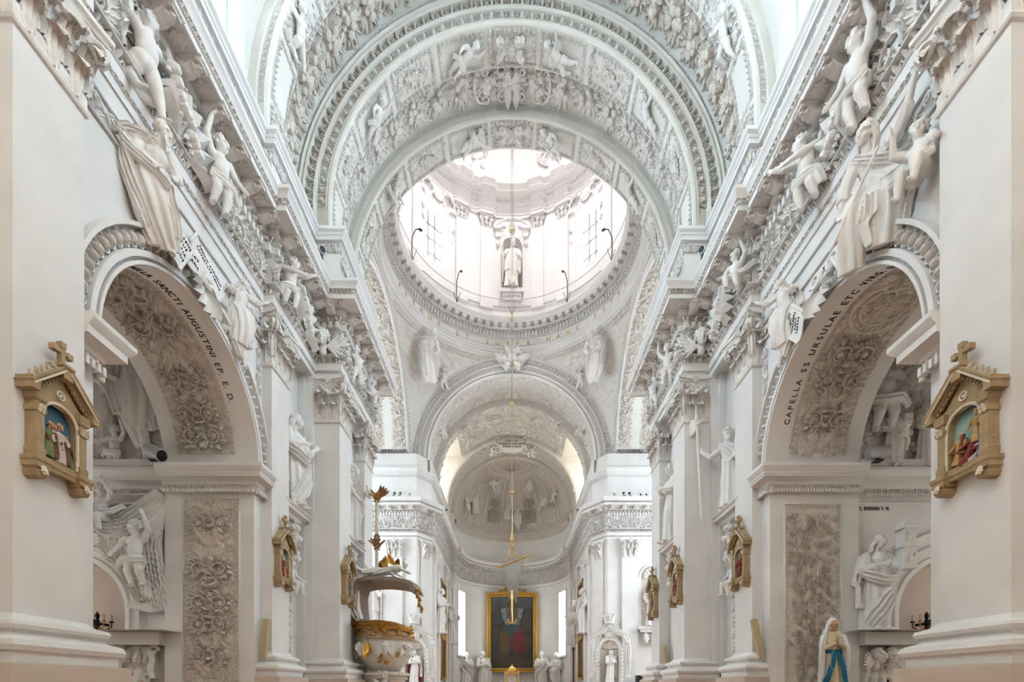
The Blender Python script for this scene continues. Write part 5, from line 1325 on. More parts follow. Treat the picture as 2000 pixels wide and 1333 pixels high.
def seated(f, ph=0, knee=((.20, -.42, .50), (-.16, -.46, .54)), foot=((.24, -.40, .02), (-.10, -.55, .06))):
    torso(f, (0, 0, .56), (0, -.02, .88))
    for (k, ft), hx in zip(zip(knee, foot), (.1, -.1)):
        f.drape([(hx, 0, .52), ((hx + k[0]) / 2, k[1] / 2, (k[2] + .56) / 2 + .03), k, (np.array(k) + ft) / 2, ft], [.14, .14, .12, .13, .15], [.14, .14, .12, .13, .14], 7, .14, ph, 4, 40)
        f.ell((ft[0], ft[1] - .08, ft[2] - .02), (.04, .10, .035))
    f.drape([(.02, -.12, .62), (.02, -.3, .52), (.02, -.42, .3), (.02, -.44, .02)], [.22, .24, .25, .28], [.1, .1, .1, .12], 9, .22, ph, 3)
def b_saint_m(f):
    seated(f, .3); f.head((.06, -.08, 1.22), 1.05, .8, .1, .1, 'short', True, 12)
    arm(f, (.2, 0, .98), (.30, -.12, .72), (.26, -.34, .66)); arm(f, (-.19, 0, .98), (-.30, -.08, .74), (-.14, -.30, .66), th=-1)
    mantle(f, [(.18, -.06, 1.04), (-.12, -.12, 1.02), (-.34, -.04, .98), (-.46, .0, .86), (-.30, -.14, .70), (.05, -.28, .66), (.28, -.3, .5)], [.05, .09, .13, .12, .11, .12, .12], 6, .6, .04)
    mantle(f, [(-.36, .02, .95), (-.40, -.05, .6), (-.24, -.25, .25), (-.1, -.3, -.05)], [.1, .15, .16, .14], 6, .6, .04)
    mantle(f, [(.26, -.3, .6), (.16, -.46, .3), (.2, -.46, -.1), (.3, -.4, -.25)], [.1, .14, .15, .12], 6, .6, .04)
adult('saint_seated', b_saint_m, .012)
def b_saint_f(f):
    seated(f, 1.3, ((.22, -.46, .46), (-.2, -.40, .60)), ((.1, -.5, -.02), (-.22, -.45, .1))); f.head((.0, -.08, 1.20), 1.05, -.5, -.15, .1, 'long', False, 14)
    arm(f, (.19, 0, .98), (.36, -.14, 1.14), (.46, -.24, 1.42), n=(0, -1, 0), sleeve=.2); arm(f, (-.19, 0, .98), (-.30, -.12, .74), (-.30, -.36, .56), th=-1)
    mantle(f, [(-.2, -.06, 1.04), (.1, -.16, .86), (.3, -.2, .78), (.48, -.1, .82), (.42, -.2, .6), (.1, -.36, .58)], [.06, .1, .12, .12, .12, .12], 6, .6, .04)
    mantle(f, [(.36, -.3, .6), (.4, -.42, .3), (.32, -.46, -.05)], [.12, .15, .12], 6, .6, .04); mantle(f, [(-.3, -.3, .6), (-.42, -.36, .2), (-.4, -.4, -.3)], [.1, .14, .12], 6, .6, .04)
adult('saint_reaching', b_saint_f, .012)
def b_kneel(f):
    torso(f, (0, 0, .60), (.06, -.06, .92)); f.head((.14, -.14, 1.24), 1, .9, .15, .1, 'short', False, 15)
    arm(f, (.22, -.06, 1.02), (.40, -.16, .90), (.58, -.24, 1.0), n=(0, -1, .2)); arm(f, (-.14, -.02, 1.02), (-.22, -.2, .86), (-.12, -.36, .98), th=-1)
    f.drape([(0, 0, .66), (.1, -.12, .44), (.12, -.15, .1), (.05, -.05, -.3)], [.2, .24, .22, .2], [.15, .18, .17, .15], 8, .18, 1, 4); f.drape([(0, 0, .6), (-.06, -.02, .3), (-.02, .0, -.2), (.1, .02, -.6)], [.17, .2, .17, .1], [.15, .16, .14, .1], 8, .16, 2, 3)
    f.limb([(.12, -.08, -.5), (.16, -.06, -.82)], [.06, .045]); f.ell((.16, -.12, -.86), (.04, .1, .035))
    mantle(f, [(-.16, .02, 1.05), (-.3, .02, .8), (-.34, .0, .4), (-.2, -.02, -.1)], [.08, .13, .15, .12], 6, .6, .04); mantle(f, [(.2, -.1, .7), (.3, -.1, .4), (.2, -.12, .0), (.28, -.08, -.3)], [.1, .12, .12, .08], 6, .6, .04)
adult('saint_kneeling', b_kneel, .012)
def b_angel(f):
    # lies along x, propped on the arms, wings raised
    f.drape([(-.1, 0, .2), (-.45, 0, .16), (-.8, .02, .12)], [.16, .14, .1], [.15, .13, .09], 7, .12, 0, 3, 40, rot=(0, 1, 0))
    f.ell((.08, 0, .24), (.22, .15, .14)); f.head((.42, -.04, .34), .95, 1.1, .3, 0, 'curls', False, 4)
    f.limb([(.22, -.1, .28), (.38, -.2, .14), (.56, -.18, .06)], [.06, .05, .035]); f.hand((.56, -.18, .06), (1, 0, -.2), (0, 0, -1), .9, .4); f.limb([(.18, .1, .28), (.34, .18, .16), (.5, .16, .08)], [.06, .05, .035])
    f.limb([(-.75, 0, .14), (-.98, -.04, .22), (-1.1, -.04, .42)], [.07, .06, .035]); f.limb([(-.7, .06, .14), (-1.0, .1, .08), (-1.25, .08, .06)], [.07, .05, .035])
adult('angel_lying', b_angel, .016)

def b_spandrel_m(f):
    # perched on the arch: upright torso, legs gathered to one side, mantle billowing off the shoulder
    torso(f, (0, 0, .82), (.03, -.05, 1.12)); f.head((.10, -.12, 1.46), 1.15, .7, .15, .1, 'short', True, 12)
    f.drape([(0, 0, .95), (.0, -.06, .72), (.1, -.14, .45), (.22, -.1, .12), (.3, -.06, -.1)], [.19, .23, .22, .18, .14], [.14, .18, .18, .15, .12], 8, .17, .4, 4)
    f.drape([(-.05, 0, .85), (-.1, -.05, .5), (0, -.05, .15), (.12, -.03, -.12)], [.16, .19, .17, .12], [.13, .15, .14, .1], 7, .18, 1.4, 4)
    arm(f, (.22, -.04, 1.22), (.33, -.1, .96), (.24, -.28, .86)); arm(f, (-.16, -.02, 1.22), (-.26, -.1, .98), (-.04, -.24, .92), th=-1)
    mantle(f, [(.14, -.06, 1.28), (-.12, -.1, 1.24), (-.34, -.04, 1.22), (-.42, .0, 1.08), (-.3, -.1, .95), (-.05, -.22, .86), (.2, -.24, .72)], [.04, .07, .09, .09, .08, .08, .07], 6, .8, .03)
    mantle(f, [(-.36, .0, 1.1), (-.34, -.04, .75), (-.2, -.14, .4), (-.02, -.14, .05)], [.08, .11, .12, .1], 7, .8, .03); mantle(f, [(.2, -.22, .75), (.26, -.24, .45), (.36, -.18, .1)], [.07, .1, .1], 6, .8, .03)
    f.ell((.32, -.14, -.14), (.045, .1, .04)); f.ell((-.14, -.12, .18), (.05, .1, .04))
adult('saint_perched', b_spandrel_m, .012)
def b_spandrel_f(f):
    torso(f, (0, 0, .62), (0, -.05, .94)); f.head((-.05, -.13, 1.28), 1.15, -.45, -.05, .1, 'long', False, 14)
    arm(f, (.19, -.04, 1.04), (.36, -.12, 1.2), (.48, -.2, 1.5), n=(0, -1, 0), sleeve=.3); arm(f, (-.2, -.04, 1.04), (-.32, -.12, .78), (-.36, -.24, .52), th=-1)
    f.drape([(.02, 0, .72), (.14, -.16, .56), (.22, -.24, .42), (.16, -.2, .1), (.1, -.16, -.15)], [.2, .2, .17, .18, .2], [.15, .16, .15, .15, .15], 7, .18, .4, 4); f.drape([(-.04, 0, .68), (-.16, -.16, .5), (-.24, -.2, .34), (-.28, -.16, 0), (-.3, -.12, -.25)], [.18, .18, .16, .16, .14], [.14, .15, .14, .14, .12], 7, .18, 1.4, 4)
    mantle(f, [(-.2, -.08, 1.08), (.08, -.18, .86), (.3, -.2, .72), (.46, -.1, .78), (.4, -.2, .55), (.1, -.3, .5)], [.05, .07, .09, .09, .09, .08], 6, .8, .03); mantle(f, [(.34, -.22, .6), (.38, -.26, .3), (.3, -.24, -.05)], [.08, .1, .09], 6, .8, .03)
    mantle(f, [(.0, -.3, .5), (-.04, -.3, .2), (.0, -.26, -.1)], [.09, .11, .1], 6, .8, .03)
    f.cap((-.5, -.3, .1), (.1, -.34, .95), .022, .022, 8)
adult('saint_beckoning', b_spandrel_f, .012)
# ================================================================ FIGURES IN PLACE
def put(fig, name, loc, rz, s, label, cat, group=None, mirror=False, tilt=0, roll=0, sy=1.0):
    """one statue: a copy of the sculpted surface, standing at loc and turned by rz degrees (0 = facing the photographer)"""
    M = Matrix.Translation(loc) @ Matrix.Rotation(math.radians(rz), 4, 'Z') @ Matrix.Rotation(math.radians(tilt), 4, 'X') @ Matrix.Rotation(math.radians(roll), 4, 'Y') @ Matrix.Diagonal((-s if mirror else s, s * sy, s, 1))
    return link(name, FIGS[fig], None, None, M, label, cat, group)
PG = 'putti of the nave frieze'
PUT = [ # fig, x, y, z, rz, s, mirror, label
 ('putto_climb', -5.0, 6.6, 8.16, 80, 1.38, False, 'naked putto seen from behind, climbing on the left frieze beside the large capital'),
 ('putto_reach', -4.86, 8.05, 8.12, 60, 1.3, True, 'putto on the left frieze raising one arm to a rosette of the cornice'),
 ('putto_carry', -4.74, 10.35, 8.3, 45, 1.15, False, 'putto leaning on a basket on the left frieze above the second pilaster'),
 ('putto_climb', -4.16, 13.0, 8.25, 50, 1.15, True, 'putto twisting on the far left frieze near the crossing'),
 ('putto_sit', -4.15, 14.3, 8.3, 60, 1.05, False, 'small seated putto at the end of the left frieze by the crossing'),
 ('putto_reach', 4.9, 6.85, 8.2, -75, 1.38, False, 'putto with raised arm and bare belly on the right frieze beside the large capital'),
 ('putto_carry', 4.88, 8.0, 8.15, -65, 1.3, True, 'putto stretching both arms to a garland on the right frieze'),
 ('putto_sit', 4.72, 10.2, 8.3, -45, 1.15, True, 'putto pulling at a basket on the right frieze above the second pilaster'),
 ('putto_reach', 4.16, 12.9, 8.25, -50, 1.15, True, 'putto with lifted arm on the far right frieze near the crossing'),
 ('putto_climb', 4.15, 14.2, 8.3, -60, 1.05, False, 'small putto turned away at the end of the right frieze by the crossing')]
for fg, x, y, z, rz, s, mi, lb in PUT: put(fg, 'putto', (x, y, z), rz, s, lb, 'putto', PG, mi)
put('saint_perched', 'seated_saint', (-5.08, 6.75, 6.36), 50, .86, 'bearded saint in a heavy mantle seated on the left arch', 'statue', sy=.8, tilt=14)
put('saint_kneeling', 'kneeling_saint', (-5.02, 8.85, 6.52), 50, .72, 'slim saint kneeling on the flank of the left arch', 'statue', sy=.75)
put('saint_beckoning', 'seated_saint', (5.08, 6.72, 6.22), -48, 1.0, 'young saint with one arm raised, seated on the right arch', 'statue', None, False, sy=.8, tilt=14)
put('saint_kneeling', 'kneeling_saint', (5.02, 8.85, 6.52), -50, .72, 'hooded saint bending over a scroll on the flank of the right arch', 'statue', None, True, sy=.75)
put('putto_sit', 'putto', (5.02, 5.95, 6.05), -70, 1.15, 'putto half hidden by the near right pilaster, beside the seated saint', 'putto')
# statues on brackets between the paired pilasters
def bracket(x, y, z, sx, label, parts=True):
    e = empty('wall_bracket', (x, y, z)); tag(e, label, 'bracket')
    m = MB(); sweep(m, [(0, -.26), (.1, -.24), (.14, -.16), (.26, -.12), (.26, -.06), (.32, -.02), (.32, 0), (-.3, 0)], [(.3, -.42), (0, -.42), (0, .42), (.3, .42)], 1, sx); m.build('bracket_slab', PLASTER, e, .5)
    for k in range(7):
        rr = random.Random(k); m = MB()
        V, F = t_dome(.16, .14, .2, 10, 4); m.add(V, F); m.many(LEAF, [tr(0, 0, .05, q, .24) for q in (.3, 2, 3.5, 5)])
        link('bracket_fruit', m.mesh('bracket_fruit'), STUCCO, e, frameM((-sx * rr.uniform(.0, .1), rr.uniform(-.22, .22), -.42 - k * .12), Y_, Z_, (-sx, 0, 0), .8, .8, .8))
    m = MB(); [m.many(LEAF, [tr(0, -1.3 - .16 * k, 0, -PI / 2 + .5 * (-1) ** k, .2)]) for k in range(14)]; [m.many(DOME6, [tr(.05 * (-1) ** k, -1.35 - .1 * k, 0, 0, .06)]) for k in range(22)]; m.many(FLOWER, [tr(0, -1.25, 0, 0, .12), tr(0, -2.3, 0, 0, .12), tr(0, -3.2, 0, 0, .1)]); m.map(to_plane((0, 0, 0), Y_, Z_, (-sx, 0, 0))); m.build('leaf_drop', STUCCO, e)
    return e
for sx in (-1, 1):
    n = SIDE[sx]
    bracket(5.3 * sx, 11.45, 4.25, sx, f'white fruit bracket under the statue between the {n} pilasters')
    bracket(4.64 * sx, 13.65, 4.1, sx, f'white fruit bracket under the far niche statue by the {n} crossing pier')
put('woman', 'niche_statue', (-5.16, 11.45, 4.25), 80, 1.32, 'tall draped statue seen edge-on between the left pilasters', 'statue')
put('soldier', 'niche_statue', (5.18, 11.45, 4.25), -62, 1.12, 'soldier saint holding a long halberd between the right pilasters', 'statue', None, True)
put('apostle', 'niche_statue', (-4.52, 13.65, 4.1), 85, 1.3, 'draped statue in the far niche beside the left crossing pier', 'statue')
put('monk', 'niche_statue', (4.52, 13.65, 4.1), -85, 1.3, 'robed statue in the far niche beside the right crossing pier', 'statue')
# reliefs below the brackets: small figures among trophies
put('putto_sit', 'putto_relief', (-5.24, 11.4, 2.2), 80, 1.1, 'putto relief under the left bracket behind the framed station', 'putto')
put('putto_sit', 'putto_relief', (5.24, 11.4, 2.2), -80, 1.1, 'putto relief under the right bracket behind the framed station', 'putto', None, True)
# cherub heads on the frieze over the crossing piers
f = Fig(); f.head((0, -.12, .02), 1.5, .2, .1, 0, 'curls', False, 21, True)
for s in (-1, 1):
    for j in range(7): a = -.9 + .3 * j; f.cap((s * .1, -.04, -.12), (s * (.1 + .34 * math.cos(a)), -.05, -.12 + .3 * math.sin(a)), .045, .02, 7)
FIGS['cherub_head'] = f.mesh('cherub_head', .012, FIGURE)
put('cherub_head', 'cherub_head', (-4.68, 12.05, 8.62), 0, 1.15, 'winged cherub head on the frieze over the left crossing pier', 'cherub')
put('cherub_head', 'cherub_head', (4.68, 12.05, 8.62), 0, 1.15, 'winged cherub head on the frieze over the right crossing pier', 'cherub', None, True)
# shells with fruit on the frieze
def frieze_shell(x, y, z, sx, label):
    e = empty('shell_trophy', (x, y, z)); tag(e, label, 'shell')
    m = MB(); m.many(SHELL, [tr(0, -.3, 0, .3 * sx, .72, sz=1.0)]); m.map(to_plane((0, 0, 0), (0, 1, 0), Z_, (-sx, 0, 0))); m.build('shell', STUCCO, e)
    rr = random.Random(int(y * 10))
    for k in range(12):
        m = MB(); V, F = t_dome(.1, .1, .14, 8, 3); m.add(V, F); m.many(LEAFS, [tr(0, 0, 0, q, .2) for q in (0.4, 2.2, 4)])
        link('fruit', m.mesh('fruit'), STUCCO, e, frameM((-sx * (.22 - .01 * k), -.36 + .07 * k, .34 - .05 * k + rr.uniform(-.08, .08)), Y_, Z_, (-sx, 0, 0)))
for sx in (-1, 1):
    frieze_shell(5.18 * sx, 7.4, 8.62, sx, f'ribbed shell under a fruit garland between the two near putti, {SIDE[sx]} frieze')
    frieze_shell(4.98 * sx, 11.2, 8.62, sx, f'shell and fruit cluster over the {SIDE[sx]} statue bay')
    # keystone shell of the chapel arch
    m = MB(); m.many(SHELL, [tr(0, -.05, .05, PI, .42, sz=1.0)]); m.tube(spiral(.2, .2, .16, 1.2, 0, 1), .05, 6); m.tube(spiral(-.2, .2, .16, 1.2, PI, -1), .05, 6)
    m.map(to_plane((5.12 * sx, AY, AH + AR + .28), (0, -sx, 0), Z_, (-sx, 0, 0))); m.build('keystone_shell', FIGURE, label=f'scallop shell keystone of the {SIDE[sx]} chapel arch', cat='keystone')
# text banners on the spandrels
def banner(c, U, V_, N, w, h, lines, size, label, bend=.03):
    def f(P): return np.asarray(c, float) + P[:, :1] * np.asarray(U) + P[:, 1:2] * np.asarray(V_) + (P[:, 2:3] + bend * np.sin(P[:, :1] / w * 5)) * np.asarray(N)
    m = MB(); k = 14
    for z0, z1 in ((0, .02),):
        top = [[(-w / 2 + w * i / k, -h / 2, z1), (-w / 2 + w * i / k, h / 2, z1)] for i in range(k + 1)]; bot = [[(a[0], a[1], z0) for a in r[::-1]] for r in top]
        m.loft([t + b for t, b in zip(top, bot)], True, True)
    for s in (-1, 1): m.tube([(s * w / 2, y, .01) for y in (-h / 2, 0, h / 2)], .03, 6)
    m.map(f); e = m.build('scroll_banner', FIGURE, label=label, cat='banner')
    for i, ln in enumerate(lines): letters('banner_lettering', ln, size * .8, lambda V: f(V * (.85, 1, 1) + (0, h / 2 - size * (1.15 * i + 1.1), .024)), INK, e, spread=1.0)
    return e
def unit(v): v = np.asarray(v, float); return v / np.linalg.norm(v)
def wall_axes(sx, tilt): return (unit((0, -sx * math.cos(tilt) * -1 if sx < 0 else -math.cos(tilt), math.sin(tilt))), )
for sx, data in ((-1, [((-5.0, 7.18, 6.62), -.5, .42, .62, ['PRAESENS', 'LUCTUS', 'LAETITIA', 'VITANDUS'], .10, 'small tilted banner with dark lettering below the bearded saint'), ((-5.05, 7.55, 6.75), -.35, .5, .34, ['VENIAT', 'PATERNA'], .10, 'short banner with lettering next to the left keystone shell'), ((-5.08, 8.05, 6.98), -.55, .8, .34, ['REGNUM CAELORUM', 'PAUPERTATE VENALE'], .075, 'long ribbon banner above the left keystone shell'), ((-5.1, 6.98, 7.0), -.35, .36, .62, ['BEATI QUI', 'LUGENT'], .09, 'lettered tablet held by the bearded saint')]),
                 (1, [((5.0, 7.2, 6.55), .5, .46, .6, ['ESURIEN', 'TES', 'IMPLEVIT', 'BONIS'], .10, 'small tilted banner with dark lettering below the young saint'), ((5.02, 8.55, 6.45), .75, .42, .66, ['MANSU', 'ETI', 'HAEREDES', 'FIENT', 'TERRAE'], .085, 'folded banner held by the hooded saint on the right arch')])):
    for c, tl, w_, h_, ln, sz, lb in data:
        U = np.array((0, 1 if sx < 0 else -1, 0.0)); U2 = U * math.cos(tl) + Z_ * math.sin(tl); V2 = Z_ * math.cos(tl) - U * math.sin(tl)
        banner(c, U2, V2, (-sx, 0, 0), w_, h_, ln, sz, lb)
letters('wall_inscription', 'BEATI MITES', .12, to_plane((5.195, 7.95, 6.95), (0, -.86, .1), (0, .1, .99), (-1, 0, 0)), INK, walls[1], spread=.9)

# putti and angels on the vault ribs
VP = [('putto_fly', 13.04, 4.55, .28, 'middle'), ('putto_reach', 13.04, 4.55, -.28, 'middle'), ('putto_climb', 13.04, 4.55, .92, 'middle'), ('putto_reach', 13.04, 4.55, -.92, 'middle'),
      ('putto_sit', 15.04, 4.6, .28, 'last'), ('putto_fly', 15.04, 4.6, -.28, 'last'), ('putto_climb', 15.04, 4.6, .92, 'last'), ('putto_sit', 15.04, 4.6, -.92, 'last'),
      ('putto_fly', 10.83, 5.05, 1.18, 'near'), ('putto_climb', 10.83, 5.05, -1.18, 'near')]
for fg, y, r, a, rb in VP:
    s = 1.0; P = np.array(((r - .12) * math.sin(a), y - .42, HC + (r - .12) * math.cos(a))); N = np.array((-math.sin(a), 0, -math.cos(a))); T = np.array((math.cos(a), 0, -math.sin(a)))
    th = .55 if a > 0 else -.55; UPV = T * math.cos(th) * (-1 if a > 0 else 1) + Y_ * -math.sin(abs(th)); RT = np.cross(UPV, -N) ; M = frame(P - UPV * .35, unit(np.cross(-N, UPV)) * s, -N * s, UPV * s)
    pos = ('right of' if a > 0 else 'left of') + ' the crown' if abs(a) < .5 else ('low on the right side' if a > 0 else 'low on the left side')
    link('vault_putto', FIGS[fg], None, None, M, f'stucco putto on the {rb} vault rib, {pos}', 'putto', 'putti of the vault ribs')
# pendentive figures
for sx in (-1, 1):
    a = sx * PI / 4; rr = 6.35; P = (rr * math.sin(a), 20.45 + rr * math.cos(a), HP + math.sqrt(RS * RS - rr * rr) - .95)
    put('saint_perched', 'pendentive_saint', (P[0] * .97, P[1] - .35, P[2] + .05), -sx * 25, 1.3, f'seated evangelist relief on the {SIDE[sx]} pendentive under the dome', 'relief', None, sx > 0, 28)
    put('putto_fly', 'pendentive_putto', (P[0] * .80, P[1] + .55, P[2] + .15), -sx * 15, 1.2, f'small angel beside the evangelist on the {SIDE[sx]} pendentive', 'putto', None, sx > 0)
put('bishop', 'niche_statue', (0, 20.45 + 5.2, 21.27), 0, 1.42, 'bishop statue with mitre and crosier in the bright drum niche', 'statue')
# chancel vault putti and conch reliefs
for i, (x, y, z, rz, s, fg) in enumerate([(-1.7, 29.6, 16.2, 10, 1.5, 'putto_fly'), (1.7, 29.6, 16.2, -10, 1.5, 'putto_reach'), (-2.6, 28.5, 15.1, 20, 1.3, 'putto_climb'), (2.6, 28.5, 15.1, -20, 1.3, 'putto_carry'), (-3.7, 26.6, 13.8, 40, 1.2, 'putto_reach'), (3.7, 26.6, 13.8, -40, 1.2, 'putto_sit'), (-1.2, 32.4, 15.6, 10, 1.3, 'putto_carry'), (1.2, 32.4, 15.6, -10, 1.3, 'putto_fly')]):
    put(fg, 'chancel_putto', (x, y, z), rz, s, ['flying putto with wings, left on the chancel vault', 'putto with raised arm, right on the chancel vault', 'climbing putto, lower left of the chancel vault', 'reaching putto, lower right of the chancel vault', 'putto low on the left edge of the chancel arch soffit', 'putto low on the right edge of the chancel arch soffit', 'putto left of the inscribed cartouche above the apse', 'winged putto right of the inscribed cartouche above the apse'][i], 'putto', 'putti of the chancel vault', tilt=-35)
for a, e, fg, s, lb in ((-.62, .98, 'putto_reach', 2.1, 'left figure holding the scalloped crown of the apse half-dome'), (.62, .98, 'putto_climb', 2.1, 'right figure holding the scalloped crown of the apse half-dome'), (-.1, .42, 'woman', 1.15, 'standing figure relief left of the centre of the half-dome'), (.12, .36, 'saint_kneeling', 1.0, 'kneeling figure relief right of the centre of the half-dome'), (-.92, .42, 'apostle', 1.15, 'robed figure relief on the left of the half-dome'), (-1.2, .4, 'putto_carry', 1.3, 'small figure relief at the left rim of the half-dome'), (.95, .5, 'saint_reaching', .95, 'reaching figure relief on the right of the half-dome'), (1.2, .55, 'putto_fly', 1.2, 'small winged figure at the right rim of the half-dome')):
    q = 3.75; P = (q * math.cos(e) * math.sin(a), 34.6 + q * math.cos(e) * math.cos(a), HP + q * math.sin(e) - .5)
    put(fg, 'conch_figure', P, -math.degrees(a), s, lb, 'relief', 'reliefs of the apse half-dome', False, -math.degrees(e) * .5)
m = MB(); m.many(t_dome(1.0, .55, .18, 20, 4), [tr()])
for s in (-1, 1):
    m.tube(spiral(s * .95, .3, .28, 1.2, 1.2 * s, s), .06, 6); m.tube(spiral(s * .9, -.35, .24, 1.2, -1.2 * s, -s), .06, 6)
m.map(to_plane((0, 32.5, 16.35), X_, Z_, -Y_)); o = m.build('inscribed_cartouche', STUCCO, label='oval cartouche with small lettering above the apse arch', cat='cartouche')
for i, ln in enumerate(('DOMUS DEI', 'PETROPAULINAE LAPIDE', 'STRUCTA PACIS')): letters('cartouche_lettering', ln, .17, to_plane((0, 32.31, 16.5 - .2 * i), X_, Z_, -Y_), INK, o, spread=.85)

# ---------------------------------------------------------------- chapels: lunette reliefs, curtain, shelves, statues, sconces
put('saint_kneeling', 'lunette_saint', (-7.62, 9.8, 5.65), 15, 1.25, 'large draped saint relief in the dim left lunette', 'relief', sy=.5)
put('putto_reach', 'lunette_putto', (-8.05, 9.8, 4.55), 10, .95, 'small putto relief at the foot of the left lunette', 'putto')
put('apostle', 'lunette_saint', (-8.35, 9.85, 5.0), 20, 1.2, 'second draped figure relief at the back of the left lunette', 'relief', sy=.5)
put('putto_reach', 'lunette_figure', (7.5, 9.72, 5.4), -15, 1.7, 'bare-chested figure with bent arm in the right lunette', 'relief', None, True)
put('apostle', 'lunette_soldier', (7.75, 9.82, 4.45), -10, .78, 'small standing figure, first in the right lunette relief', 'relief')
put('monk', 'lunette_soldier', (8.4, 9.82, 4.45), 10, .78, 'small standing figure at the edge of the right lunette relief', 'relief')
for sx in (-1, 1):
    cw = walls[sx * 2]; t = MB(); rr = random.Random(11)
    for k in range(160 if sx > 0 else 90):
        x, z = rr.uniform(7.05, 9.2), rr.uniform(4.5, 7.6); s = rr.uniform(.12, .26)
        t.many(LEAF if k % 3 else DOME, [frameM((x * sx, 9.94, z), X_ * math.cos(k) + Z_ * math.sin(k), np.cross(-Y_, X_ * math.cos(k) + Z_ * math.sin(k)), -Y_, s * (1.3 if k % 3 else .6), s * (1 if k % 3 else .5), s * .7)])
    if sx > 0:
        for k in range(40): a = PI / 2 * k / 39; t.many(FLOWER5, [frameM(((7.15 + 2.6 * (1 - math.cos(a))) * sx, 9.86, 4.5 + 3.0 * math.sin(a)), X_, Z_, -Y_, .13, .13, .13)])
    t.build('lunette_foliage', RELIEF, cw, kind='stuff')
    t = MB().box(*sorted((7.0 * sx, 10.5 * sx)), 9.7, 9.96, 4.42, 4.6); t.build('lunette_ledge', PLASTER, cw)
# curtain with two putti, left chapel
f = Fig(); 
f.ribbon([(-7.05, 9.8, 3.9), (-7.35, 9.72, 3.55), (-7.7, 9.66, 3.25), (-8.1, 9.64, 3.2), (-8.5, 9.7, 3.6)], [.22, .26, .24, .2, .16], .03, 12, 1.5, (0, 0, 1)); f.ribbon([(-7.15, 9.78, 3.6), (-7.3, 9.72, 2.9), (-7.2, 9.75, 2.2), (-7.12, 9.8, 1.55)], [.18, .24, .22, .17], .03, 12, 1.4, (1, 0, 0)); f.ribbon([(-7.9, 9.72, 3.1), (-7.75, 9.68, 2.6), (-7.5, 9.72, 2.0), (-7.45, 9.75, 1.75)], [.16, .2, .24, .2], .03, 11, 1.4, (1, 0, 0)); f.ribbon([(-8.3, 9.74, 3.5), (-8.05, 9.7, 2.75), (-7.6, 9.72, 2.5), (-7.2, 9.78, 2.55)], [.12, .2, .2, .12], .03, 11, 1.4, (0, 0, 1))
f.ribbon([(-7.05, 9.86, 3.8), (-8.9, 9.86, 3.8)], .14, .04, 3, 1.0, (0, 0, 1))
me = f.mesh('stucco_curtain', .016, FIGURE); link('stucco_curtain', me, None, None, None, 'billowing stucco curtain on the back wall of the left chapel', 'curtain')
m = MB(); [m.tube([(-7.72 + .028 * k, 9.72, 1.78 - .006 * k), (-7.73 + .029 * k, 9.71, 1.62 - .006 * k)], .012, 5) for k in range(18)]; m.build('curtain_fringe', FIGURE, bpy.data.objects['stucco_curtain'])
put('putto_sit', 'curtain_putto', (-8.1, 9.55, 3.1), 5, 1.2, 'upper putto holding the stucco curtain under the chapel cornice', 'putto', 'curtain putti', True)
put('putto_reach', 'curtain_putto', (-7.4, 9.5, 2.2), 10, 1.35, 'lower putto tangled in the stucco curtain, head under a fold', 'putto', 'curtain putti')
def chapel_shelf(sx, label):
    e = empty('wall_shelf', (7.55 * sx, 9.9, 1.05)); tag(e, label, 'shelf')
    m = MB(); sweep(m, [(0, -.2), (.04, -.2), (.06, -.1), (.16, -.06), (.16, .0), (.2, .04), (.2, .08), (-.3, .08)], [(.55, .05), (.55, -.32), (-.55, -.32), (-.55, .05)] if True else [], -1, sx); m.box(-.56, .56, -.33, .05, -.19, .07); m.build('shelf_slab', PLASTER, e, .5)
    if sx < 0:
        m = MB(); m.box(-.3, .3, -.12, .05, -.85, -.2)
        for s in (-1, 1): m.tube([(s * (.3 + .02), -.2 - .02 * math.cos(t), -.3 - .06 * t) for t in [k * .9 for k in range(11)]], .06, 6); m.tube([(s * (.34 + r * math.cos(q)), -.18, -.3 + r * math.sin(q)) for q, r in [(j * .6, .12 - .008 * j) for j in range(12)]], .04, 6); m.tube([(s * (.2 + r * math.cos(q)), -.16, -.85 + r * math.sin(q)) for q, r in [(j * .6, .1 - .006 * j) for j in range(12)]], .035, 6)
        m.many(LEAFA, [frameM((x, -.12, -.25), X_ * 0 - Z_, X_, -Y_, .3, .2, .3) for x in (-.2, 0, .2)]); m.many(LEAFA, [frameM((0, -.12, -.6), -Z_, X_, -Y_, .45, .4, .3)]); m.build('scroll_console', STUCCO, e)
        link('mask', FIGS['cherub_head'], None, e, Matrix.Translation((0, -.08, -.5)) @ Matrix.Scale(.62, 4))
    else:
        for i, (x, k) in enumerate(((-.22, .85), (.12, .85))): link('cherub_bust', FIGS['cherub_head'], None, e, Matrix.Translation((x, -.1, -.42)) @ Matrix.Rotation(.4 - .8 * i, 4, 'Z') @ Matrix.Scale(k, 4))
        m = MB(); [m.many(LEAFA, [frameM((.1 * k - .2, -.02, -.55), Z_ * -math.cos(.25 * k - .5) + X_ * math.sin(.25 * k - .5), np.cross(-Y_, Z_ * -math.cos(.25 * k - .5) + X_ * math.sin(.25 * k - .5)), -Y_, .45, .3, .25)]) for k in range(5)]; m.box(-.5, .3, -.04, .05, -1.0, -.2); m.build('wing_console', STUCCO, e)
chapel_shelf(-1, 'empty moulded wall shelf on a scroll console with a mask'); chapel_shelf(1, 'moulded wall shelf carried by two cherub heads under the tower statue')
